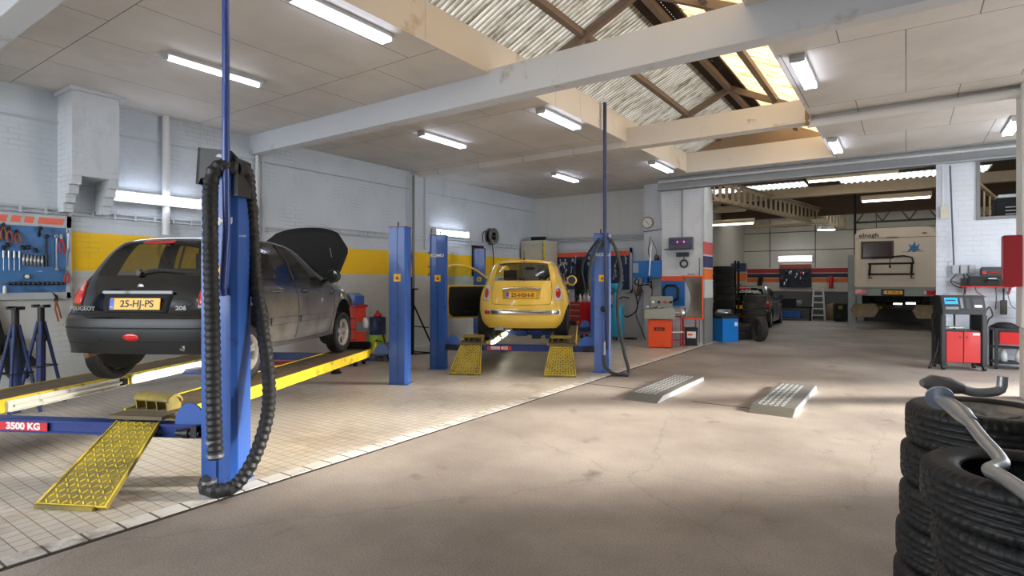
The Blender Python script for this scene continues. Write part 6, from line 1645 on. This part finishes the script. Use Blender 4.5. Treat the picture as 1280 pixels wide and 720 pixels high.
# blue tyre changer
t = thing('tyre_changer', 'bright blue tyre changer base just past the striped pillar', 'machine', img_pt(.372, 15.35), cam_heading(0)+.35)
MB().b2(-.28, .24, -.3, .3, 0, .62).build('blue_cabinet', mat('bright_blue', (20, 124, 214), .35, var=.05), t, .012)
MB().b2(.1, .2, -.305, -.3, .42, .52).build('white_mark', M_TXTW, t)
MB().b2(-.3, .3, -.28, .3, .62, .68).b2(-.34, .3, -.1, .1, .68, .74).build('turntable_frame', M_TOOLD, t, .01)
MB().lathe([(0, .74), (.2, .74), (.22, .78), (.1, .8), (0, .8)], n=20).b2(-.22, .22, -.03, .03, .78, .85).b2(-.03, .03, -.22, .22, .78, .85).build('turntable', M_TOOL, t)
MB().b2(.24, .40, -.1, .1, .2, .25).b2(.24, .36, -.26, -.16, .08, .12).build('foot_pedal', M_TOOLD, t)
# dark car, seen from behind past the tyres
src = bpy.data.objects['hatchback_car']
cc = src.copy(); COL.objects.link(cc); skip = {'bonnet', 'prop_rod', 'engine', 'maker_lettering', 'model_lettering', 'towing_eye'}
for ch in src.children:
    base = ch.name.split('.')[0]
    if base in skip or base == 'number_plate': continue
    c2 = ch.copy(); COL.objects.link(c2); c2.parent = cc
    if base == 'tyre': c2.location = Vector(ch.location)+Vector((0, 0, .12))
    for g in ch.children: d2 = g.copy(); COL.objects.link(d2); d2.parent = c2
p = img_pt(.405, 19.6); cc.location = (p[0], p[1], .0); cc.rotation_euler = (0, 0, .04)
cc['label'] = 'black hatchback parked behind the tyre stacks in the back hall'; cc['group'] = ''
del cc['group']
pl = MB().box((0, 0, 0), (.52, .01, .11)).build('number_plate', M_PLATE, cc); pl.location = (0, .03, .70); pl.rotation_euler = (-.12, 0, 0)
# low bench with things on it
t = thing('work_bench', 'low dark bench under the tool board on the far wall', 'bench', img_pt(.495, 23.9), cam_heading(34.7)+0)
MB().b2(-1.1, .72, -.35, .35, .50, .56).build('bench_top', M_BLACKM, t)
for x in (-1.05, .67):
    for y in (-.3, .3): MB().b2(x-.03, x+.03, y-.03, y+.03, 0, .5).build('leg', M_BLACKM, t)
MB().b2(-.9, .3, -.3, .3, .1, .14).build('lower_shelf', M_BLACKM, t)
put('blue_crate', 'crate', 'flat blue crate on the lower shelf of the dark bench', M_BLUE, MB().b2(-.6, .5, -.28, .28, 0, .22), tuple(Vector(img_pt(.485, 23.7, .142))))
put('black_box', 'box', 'black box standing on the left end of the dark bench', M_BLACKM, MB().b2(-.28, .26, -.2, .2, 0, .32), tuple(Vector(img_pt(.487, 23.9, .561))))
put('white_bucket', 'bucket', 'small white bucket on the dark bench', mat('dim_white', (150, 150, 150), .5), MB().lathe([(0, 0), (.09, 0), (.12, .26), (.11, .26), (.085, .02)], n=18), tuple(Vector(img_pt(.504, 23.8, .561))))
# stepladder
t = thing('step_ladder', 'white folding step ladder by the far striped wall', 'ladder', img_pt(.5385, 23.5), cam_heading(34.7)+.1)
M_ALU = mat('pale_aluminium', (206, 206, 204), .4, metal=.2)
for s in (-1, 1): MB().tube([(s*.24, -.25, 0), (s*.17, .12, 1.3)], .034, 6).build('rail', M_ALU, t); MB().tube([(s*.24, .42, 0), (s*.17, .14, 1.25)], .016, 6).build('rear_leg', M_ALU, t)
for z in (.22, .48, .74, 1.0): MB().box((0, -.25+.37*z/1.3, z), (.42, .16, .05)).build('tread', M_ALU, t)
MB().tube([(-.17, .12, 1.3), (.17, .12, 1.3)], .02, 6).build('top_bar', M_ALU, t)
# extinguisher far wall
def extinguisher(lab, loc, s=1.0):
    t = thing('fire_extinguisher', lab, 'fire extinguisher', loc); t.scale = (s, s, s)
    MB().lathe([(0, 0), (.08, 0), (.085, .03), (.085, .42), (.05, .5), (.03, .52), (0, .52)], n=20).build('cylinder', M_RED, t)
    MB().b2(-.03, .03, -.05, .03, .52, .58).build('valve', M_BLACK, t); MB().tube(spline([(-.03, 0, .55), (-.14, 0, .5), (-.13, 0, .2)], .03), .012, 6).build('hose', M_BLACK, t)
extinguisher('red fire extinguisher on the far striped wall right of the ladder', (-2.58, 27.25, 1.32), 1.0)
o = extinguisher_black = put('black_extinguisher', 'extinguisher', 'black cylinder hanging on the far striped wall left of the tool board', M_BLACKM, MB().lathe([(0, 0), (.1, 0), (.11, .4), (.05, .52), (0, .52)], n=16), (-5.4, 27.2, 1.35), (0, .2, 0))
# sacks
for i, (b, d, w, h, lab, m) in enumerate(((.564, 23.5, .62, .72, 'tan sack against the far wall left of the dark machine', 'tan_sack'), (.594, 23.3, .5, .62, 'tan sack against the far wall right of the dark machine', 'tan_sack'))):
    o = put('sack', 'sack', lab, mat(m, (128, 112, 84), .8, var=.2), MB().lathe([(0, 0), (w*.5, .02), (w*.5, h*.6), (w*.35, h*.9), (0, h)], n=14), img_pt(b, d)); o.scale = (1, .6, 1)
t = thing('dark_machine', 'dark machine with a yellow label between two tan sacks', 'machine', img_pt(.577, 22.9), cam_heading(20))
MB().b2(-.22, .22, -.2, .2, 0, .72).build('casing', M_BLACKM, t, .03); MB().b2(-.1, .04, -.21, -.2, .5, .64).build('yellow_label', mat('dim_yellow', (150, 120, 30), .5), t); MB().cyl((-.1, -.22, .2), (-.1, -.2, .2), .08, n=14).build('fan', M_TOOLD, t)
# ---- motorhome on a lift
M_CREAM = mat('motorhome_cream', (198, 182, 160), .45, var=.04)
M_GREYB = mat('motorhome_grey', (140, 144, 138), .5, var=.05)
mh = thing('motorhome', 'cream motorhome seen from behind, raised on a lift in the back hall', 'motorhome', (-.30, 22.0, 1.12), .0)
W, Hh, Ln = 1.10, 2.22, 5.6
sec = [(-W+.03, .28), (W-.03, .28), (W, .34), (W, Hh-.18), (W-.14, Hh-.02), (W-.3, Hh), (-W+.3, Hh), (-W+.14, Hh-.02), (-W, Hh-.18), (-W, .34)]
MB().prism(sec, 'y', 0, Ln).build('body_shell', M_CREAM, mh, .03)
MB().b2(-W, W, -.02, .3, .02, .30).b2(-W-.01, W+.01, -.04, .3, .26, .31).b2(-W, -W+.06, .3, Ln-.6, .0, .3).b2(W-.06, W, .3, Ln-.6, .0, .3).build('skirt', M_GREYB, mh, .01)
for s in (-1, 1):
    l = MB().b2(s*.92-.16, s*.92+.16, -.05, -.02, .07, .20).build('tail_light', M_REDL, mh, .008)
    MB().b2(s*.92+(-.155 if s > 0 else -.155), s*.92-.09, -.054, -.05, .08, .19).build('clear_segment', M_CLEARL if s > 0 else mat('amber_lens', (230, 120, 30), .2), l)
plate(mh, -.05, -.05, .13, .54, .12, '41-FD-JS')
MB().b2(-.36, .26, -.035, -.02, .03, .23).build('plate_recess', M_BLACKM, mh)
wf = MB().b2(-.92, -.02, -.025, 0, 1.22, 1.80).build('window_frame', mat('brown_frame', (62, 42, 32), .5), mh, .01)
MB().b2(-.86, -.08, -.04, -.022, 1.28, 1.75).build('window_pane', mat('dark_acrylic', (58, 42, 38), .12, coat=.5), wf, .01)
text('maker_lettering', 'elnagh', .2, M_TXTK, mh, (-.70, -.004, 1.99), sx=1.1, bold=.004)
MB().b2(-W+.04, W-.03, -.006, 0, 1.885, 1.90).b2(-.22, .1, -.03, 0, 1.885, 1.92).build('brown_stripe', mat('brown_stripe', (112, 58, 38), .5), mh)
MB().prism([(.32, 1.42), (.42, 1.55), (.36, 1.68), (.46, 1.62), (.54, 1.76), (.56, 1.6), (.66, 1.68), (.62, 1.52), (.72, 1.46), (.60, 1.46), (.5, 1.40), (.45, 1.46)], 'y', -.006, 0).b2(.2, .78, -.005, 0, 1.42, 1.432).build('blue_bird_graphic', mat('teal_blue_graphic', (22, 92, 140), .4), mh)
MB().prism([(.68, 2.0), (.78, 2.035), (.88, 2.0), (.78, 1.975)], 'y', -.005, 0).build('diamond_mark', mat('brown_stripe', (112, 58, 38), .5), mh)
mb = MB()
for z in (1.06, .72): mb.tube([(-.72, -.12, z), (.52, -.12, z)], .03, 8)
mb.tube([(-.62, -.04, 1.24), (.25, -.04, 1.3), (.46, -.1, 1.24), (.5, -.1, 1.06)], .026, 8)
for x in (-.66, .46): mb.tube([(x, -.12, 1.06), (x-.02, -.12, .72)], .032, 8).tube([(x, 0, 1.08), (x, -.2, 1.06)], .018, 6).tube([(x, 0, .72), (x, -.2, .70)], .018, 6).tube([(x, -.18, .72), (x-.03, -.18, .58), (x+.06, -.18, .6)], .02, 6)
mb.tube([(-.12, -.12, 1.24), (-.12, -.12, .98)], .012, 6).cyl((-.12, -.12, .92), (-.12, -.12, 1.0), .028, n=8)
mb.build('bicycle_rack', M_BLACKM, mh)
MB().b2(-.6, .7, .5, Ln-1, -.14, 0).build('chassis', M_BLACKM, mh)
for s in (-1, 1):
    t_ = tyre_mesh(.33, .2, .2, n=40).build('tyre', M_RUBBER, mh); t_.location = (s*.85, 1.3, -.02)
    t_ = tyre_mesh(.33, .2, .2, n=40).build('tyre', M_RUBBER, mh); t_.location = (s*.85, 4.6, -.02)
MB().b2(-.75, -.45, 1.2, 1.6, Hh, Hh+.08).b2(.1, .4, 1.4, 1.8, Hh, Hh+.08).b2(.5, .8, 1.4, 1.8, Hh, Hh+.06).build('roof_vent', M_BLACKM, mh)
l3 = thing('four_post_lift', 'raised lift under the motorhome with pale posts and hanging ramps', 'car lift', (-.06, 22.6, 0))
for x, y in ((-1.45, 0), (1.45, 0), (-1.45, 4.4), (1.45, 4.4)):
    MB().b2(x-.12, x+.12, y-.1, y+.1, 0, 2.5).build('post', mat('pale_green_grey', (150, 156, 150), .5), l3, .01)
MB().b2(-1.57, -1.56, -.09, .1, 0, 2.5).build('blue_post_side', M_BLUE, l3)
for y in (.3, 4.4): MB().b2(-1.4, 1.4, y-.06, y+.06, .70, .80).build('crossbeam', M_BLACKM, l3)
for s in (-1, 1):
    MB().b2(s*.85-.26, s*.85+.26, .1, 4.6, .68, .77).build('runway', mat('grimy_yellow', (150, 126, 40), .6, var=.2), l3)
    r_ = MB().prism([(-.30, .0), (.30, .0), (.40, -.22), (.28, -.46), (-.28, -.46), (-.40, -.22)], 'y', -.015, .015).build('ramp', mat('dusty_ramp', (120, 104, 82), .8, var=.2, dirt=(150, 130, 50), dirt_amt=.2), l3)
    r_.location = (s*.85-.22, -.35, .86); r_.rotation_euler = (-.35, 0, 0)
MB().b2(-.28, -.04, .2, .24, .84, .88).build('lit_strip', M_WARM, l3); MB().b2(.06, .32, .2, .24, .86, .91).build('lit_strip', M_WARM, l3)
MB().b2(-1.40, -1.33, .0, .06, 2.4, 4.6).build('cable_mast', M_BLACKM, l3)
# ---------------------------------------------------------------- right wall equipment
t = thing('service_station', 'black wheeled service machine with a blue screen and red doors', 'machine', (.79, 13.25, 0), .30)
t.scale = (.84, .9, .95)
M_BLKS = mat('satin_black', (26, 27, 30), .4, var=.08)
for s in (-1, 1): MB().b2(s*.37-.05, s*.37+.05, -.26, .22, .12, 1.06).b2(s*.37-.06, s*.37+.06, -.3, .24, .08, .13).build('side_column', M_BLKS, t, .015)
MB().b2(-.32, .32, -.2, .2, .14, .74).build('cabinet_body', M_BLKS, t)
for s in (-1, 1):
    d = MB().b2(.006 if s > 0 else -.31, .31 if s > 0 else -.006, -.235, -.2, .15, .73).build('door', M_RED, t, .008)
    MB().cyl((s*.06, -.242, .63), (s*.06, -.235, .63), .018, n=10).build('lock', M_BLACK, d)
MB().b2(.17, .29, -.238, -.235, .67, .71).build('label_plate', M_TXTW, t)
MB().b2(-.31, .31, -.21, .2, .745, .76).b2(-.31, -.29, .15, .2, .76, 1.06).b2(.29, .31, .15, .2, .76, 1.06).b2(-.01, .01, .15, .2, .76, 1.06).build('open_shelf', M_BLKS, t)
MB().prism([(-.27, 1.06), (.2, 1.06), (.2, 1.42), (-.16, 1.42), (-.27, 1.12)], 'x', -.40, .40).build('control_head', M_BLKS, t, .015)
tl = math.atan2(.11, .30)
def on_face(x0, x1, u0, u1, m, name, off=.004):
    # face of the head leans back
    y0_, z0_ = -.27, 1.12; dy, dz = .11, .30
    vs = []
    for o_ in (0, off):
        for x, u in ((x0, u0), (x1, u0), (x1, u1), (x0, u1)):
            vs.append((x, y0_+dy*u-o_*.94-.001, z0_+dz*u+o_*.34))
    return MB().add(vs, [(0,1,2,3),(7,6,5,4),(0,4,5,1),(1,5,6,2),(2,6,7,3),(3,7,4,0)]).build(name, m, t)
on_face(-.33, -.09, .45, .85, emit('lcd_blue', (60, 160, 235), 1.1), 'blue_screen')
on_face(-.31, -.13, .64, .72, M_TXTK, 'screen_text', .006)
on_face(-.33, -.09, .12, .28, mat('key_grey', (120, 124, 128), .4), 'keypad')
on_face(-.05, .0, .2, .85, mat('key_grey', (120, 124, 128), .4), 'key_column')
on_face(.05, .12, .15, .85, mat('slot_grey', (52, 54, 58), .4), 'gauge_slot')
on_face(.17, .36, .15, .80, mat('slot_grey', (52, 54, 58), .4), 'printer_bay')
on_face(.20, .33, .25, .40, M_TXTW, 'paper', .008)
text('model_lettering', 'POCHE 600', .04, M_TXTW, t, (.2, -.275, 1.09), sx=1.2) if False else None
for s in (-1, 1):
    for y in (-.24, .2): MB().cyl((s*.37-.025, y, .055), (s*.37+.025, y, .055), .055, n=16).b2(s*.37-.03, s*.37+.03, y-.03, y+.03, .055, .1).build('caster', M_TOOLD, t)
MB().tube(spline([(-.43, -.05, 1.05), (-.5, -.05, .9), (-.46, -.1, .5), (-.52, -.15, .1), (-.62, -.2, .03), (-.5, -.22, .3), (-.43, -.2, .6)], .03), .014, 8).build('service_hose', M_BLACK, t)
MB().tube(spline([(.43, -.1, 1.08), (.52, -.1, 1.2), (.58, -.1, 1.05), (.5, -.1, .95), (.46, -.1, .7)], .03), .014, 8).build('service_hose', M_BLACK, t)
MB().tube(spline([(.3, -.1, 1.42), (.4, -.1, 1.3), (.45, -.15, .8)], .03), .012, 8).build('service_hose', M_BLACK, t)
put('paper_pad', 'paper', 'pale green paper pad lying on the shelf of the service machine', mat('pale_green_paper', (190, 205, 186), .6), MB().b2(-.2, .02, -.12, .1, 0, .015), (.80, 13.2, .762), (0, 0, .3))
# shelf with cases
t = thing('wall_shelf', 'narrow red wall shelf carrying two black cases', 'shelf', (1.35, 14.28, 1.49))
MB().b2(-.48, .30, -.34, 0, 0, .025).build('board', M_RED, t)
for x in (-.4, .25): MB().prism([(0, 0), (-.3, 0), (0, -.14)], 'x', x, x+.02).build('bracket', M_RED, t)
t = thing('tool_case', 'large flat black case with a white handle label on the red shelf', 'case', (1.34, 14.1, 1.516), 0)
t.scale = (.85, 1, 1)
MB().b2(-.42, .36, -.14, .14, 0, .19).build('case_body', M_BLACK, t, .03); MB().tube([(-.12, -.15, .07), (-.1, -.19, .12), (.1, -.19, .12), (.12, -.15, .07)], .014, 8).build('handle', M_BLACK, t); MB().b2(-.07, .07, -.146, -.14, .13, .15).build('label', M_TXTW, t)
t = thing('tool_case', 'small grey case with red latches on top of the large black case', 'case', (1.36, 14.1, 1.707), 0)
t.scale = (.85, 1, 1)
MB().b2(-.22, .24, -.12, .12, 0, .17).build('case_body', mat('dark_grey_case', (60, 62, 66), .5), t, .02)
for x in (-.16, .16): MB().b2(x-.04, x+.04, -.128, -.12, .04, .09).build('red_latch', M_RED, t)
MB().tube([(-.08, -.13, .07), (.08, -.13, .07)], .012, 8).build('handle', M_RED, t)
put('small_charger', 'charger', 'small black charger at the left end of the red shelf', M_BLACK, MB().b2(-.05, .05, -.08, .08, 0, .15), (.93, 14.1, 1.516))
# sockets and loose cables
t = thing('socket_group', 'three grey power sockets in a row above the red shelf', 'power sockets', (.93, 14.28, 1.83))
for i in range(3): MB().b2(-.18+i*.13, -.07+i*.13, -.09, 0, -.08, .1).build('socket', mat('socket_grey', (172, 178, 184), .5), t, .01)
t = thing('power_cables', 'tangled grey and red cables hanging below the wall sockets', 'cables', (.93, 14.22, 0))
MB().tube(spline([(-.1, 0, 1.76), (-.2, 0, 1.6), (-.05, 0, 1.48), (.1, 0, 1.6), (.05, 0, 1.76)], .03), .009, 6).tube(spline([(.0, -.02, 1.76), (.02, -.02, 1.5), (.0, -.02, 1.2), (.1, -.04, 1.0)], .03), .01, 6).build('grey_cable', M_TOOLD, t)
MB().tube(spline([(-.2, 0, 1.62), (-.05, 0, 1.55), (.15, 0, 1.58), (.2, -.02, 1.4), (.34, -.02, 1.3)], .03), .009, 6).build('red_cable', mat('dull_red_cable', (130, 70, 62), .5), t)
put('junction_box', 'box', 'small grey junction box left of the service machine', mat('socket_grey', (172, 178, 184), .5), MB().b2(-.05, .05, -.05, 0, -.09, .09), (.66, 14.3-.02, 1.28))
t = thing('hanging_brush', 'dark brush hanging on the wall below the red cabinet', 'brush', (1.53, 14.22, 1.05))
MB().cyl((0, 0, .2), (0, 0, .42), .014, n=8).build('handle', M_BLACK, t); MB().b2(-.05, .05, -.03, .03, -.08, .2).build('bristles', mat('brush_grey', (70, 66, 64), .8), t, .01)
put('thin_chain', 'chain', 'thin chain hanging from the red shelf', M_TOOLD, MB().tube(spline([(0, 0, 0), (.01, 0, -.2), (0, 0, -.42)], .03), .008, 6), (1.41, 14.2, 1.49))
put('looped_cord', 'cord', 'looped cord on the wall right of the hanging brush', M_TOOLD, MB().tube(spline([(-.1, 0, 1.42), (-.04, 0, 1.15), (.06, 0, 1.1), (.12, 0, 1.3)], .03), .006, 6), (1.68, 14.24, 0))
# small cart at the edge
t = thing('tool_cart', 'low black and red cart half hidden by the square column', 'cart', (1.68, 13.85, 0), .1)
for x in (-.34, .4):
    for y in (-.2, .2): MB().b2(x-.025, x+.025, y-.025, y+.025, .08, .74).build('upright', M_BLKS, t); MB().cyl((x-.02, y, .05), (x+.02, y, .05), .05, n=12).build('caster', M_TOOLD, t)
MB().b2(-.36, .42, -.22, .22, .1, .13).b2(-.36, .42, -.22, .22, .38, .40).build('lower_trays', M_BLKS, t); MB().b2(-.30, .40, -.23, .2, .46, .68).build('red_drawer', M_RED, t, .006); MB().b2(-.37, .43, -.23, .23, .70, .75).build('top_tray', M_BLKS, t)
for x, c, n_ in ((-.2, M_GREYPAINT, 'grey bottle at the left on the lower tray of the low cart'), (.02, M_WHITE, 'white bottle in the middle of the lower tray of the low cart'), (.2, M_WHITE, 'white bottle at the right on the lower tray of the low cart')):
    put('plastic_bottle', 'bottle', n_, c, MB().lathe([(0, 0), (.06, 0), (.06, .15), (.03, .2), (.03, .23), (0, .23)], n=12), (1.68+x, 13.82, .131))
put('drill_case', 'machine', 'blue and red machine on top of the low cart', mat('navy_plastic', (36, 48, 92), .4), MB().prism([(-.1, 0), (.25, 0), (.25, .4), (.1, .42), (-.06, .28)], 'y', -.12, .12), (1.80, 13.85, .752), (0, 0, 0), None, ('red_part', MB().b2(.05, .2, -.126, -.12, .05, .34), M_RED))
put('dark_cloth', 'cloth', 'dark cloth draped on the left of the low cart top', M_BLACKM, MB().lathe([(0, .1), (.1, .09), (.2, .03), (.22, 0), (0, 0)], n=12), (1.50, 13.85, .752))
# red cabinet on the column
t = thing('hose_cabinet', 'dark red upright cabinet on the side of the square column', 'cabinet', (1.13, 10.02, 1.53))
MB().b2(-.07, .12, -.16, .08, 0, .68).build('cabinet_box', mat('dark_red_metal', (150, 34, 40), .4, var=.06), t, .008)
text('side_lettering', 'BRAND', .11, mat('pale_red_lettering', (226, 160, 160), .5), t, (-.0, -.163, .42), (PI/2, PI/2, 0), sx=1.0) if False else None
MB().b2(-.073, -.07, -.11, -.05, .1, .6).build('side_label', mat('pale_red_lettering', (206, 120, 124), .5), t)
# items seen through the high opening
t = thing('steel_hopper', 'black machine behind the high wall opening', 'machine', (1.85, 15.4, 0))
MB().b2(-.36, .4, -.3, .3, 0, 3.3).build('casing', M_BLACKM, t, .03); MB().b2(-.3, .3, -.28, .28, 3.3, 3.36).build('pale_cover', M_GREYPAINT, t); 
for z in (2.95, 3.02, 3.09): MB().b2(-.2, .2, -.31, -.3, z, z+.02).build('vent', M_TOOL, t)
mb = MB(); a = Vector((1.15, 15.3, 3.75)); b = Vector((2.1, 17.5, 3.1))
mb.tube([a, b], .05, 8); mb.tube([a-Vector((0, 0, .7)), b-Vector((0, 0, .7))], .05, 8)
for i in range(9): c = a.lerp(b, i/8); mb.tube([c, c-Vector((0, 0, .7))], .02, 6)
tag(mb.build('stair_railing', mat('tan_steel', (170, 140, 104), .5)), 'tan sloping railing behind the high wall opening', 'railing')

# ---------------------------------------------------------------- camera, light
cam = bpy.data.cameras.new('camera'); co = bpy.data.objects.new('camera', cam); COL.objects.link(co)
cam.sensor_width = 36; cam.lens = 711/1280*36; cam.shift_y = -8/1280; cam.clip_start = .05
co.location = (0, 0, 1.6); co.rotation_euler = (PI/2, 0, CAM_YAW); SC.camera = co
w = bpy.data.worlds.new('sky'); SC.world = w; w.use_nodes = True; nt = w.node_tree; nt.nodes.clear()
bg = nt.nodes.new('ShaderNodeBackground'); bo = nt.nodes.new('ShaderNodeOutputWorld'); nt.links.new(bg.outputs[0], bo.inputs[0])
bg.inputs[0].default_value = (.88, .94, 1.0, 1); bg.inputs[1].default_value = 5.0
sun = bpy.data.lights.new('sun', 'SUN'); sun.energy = 10; sun.angle = math.radians(9); sun.color = (1, .93, .84)
so = bpy.data.objects.new('sun', sun); COL.objects.link(so)
d = Vector((-.82, -.57, -.29)).normalized(); so.rotation_euler = d.to_track_quat('-Z', 'Y').to_euler()
# daylight through the open vehicle doorway on the right (sampling aid for the sky light)
pa = bpy.data.lights.new('doorway', 'AREA'); pa.shape = 'RECTANGLE'; pa.size = DY1-DY0; pa.size_y = DZ
pa.cycles.is_portal = True
po = bpy.data.objects.new('doorway', pa); COL.objects.link(po); po.location = (XS+.31, (DY0+DY1)/2, DZ/2)
po.rotation_euler = Vector((-1, 0, 0)).to_track_quat('-Z', 'Y').to_euler()
pb = bpy.data.lights.new('front_window_added', 'AREA'); pb.shape = 'RECTANGLE'; pb.size = WX1-WX0; pb.size_y = WZ1-WZ0; pb.cycles.is_portal = True  # sky portal for the added window behind the camera
po2 = bpy.data.objects.new('front_window_added', pb); COL.objects.link(po2); po2.location = ((WX0+WX1)/2, YF-.31, (WZ0+WZ1)/2)
po2.rotation_euler = Vector((0, 1, 0)).to_track_quat('-Z', 'Z').to_euler()
vs_ = SC.view_settings
SC.display_settings.display_device = 'sRGB'
vs_.view_transform = 'Standard'; vs_.look = 'None'; vs_.exposure = 0.80; vs_.gamma = 1.0; vs_.use_curve_mapping = False
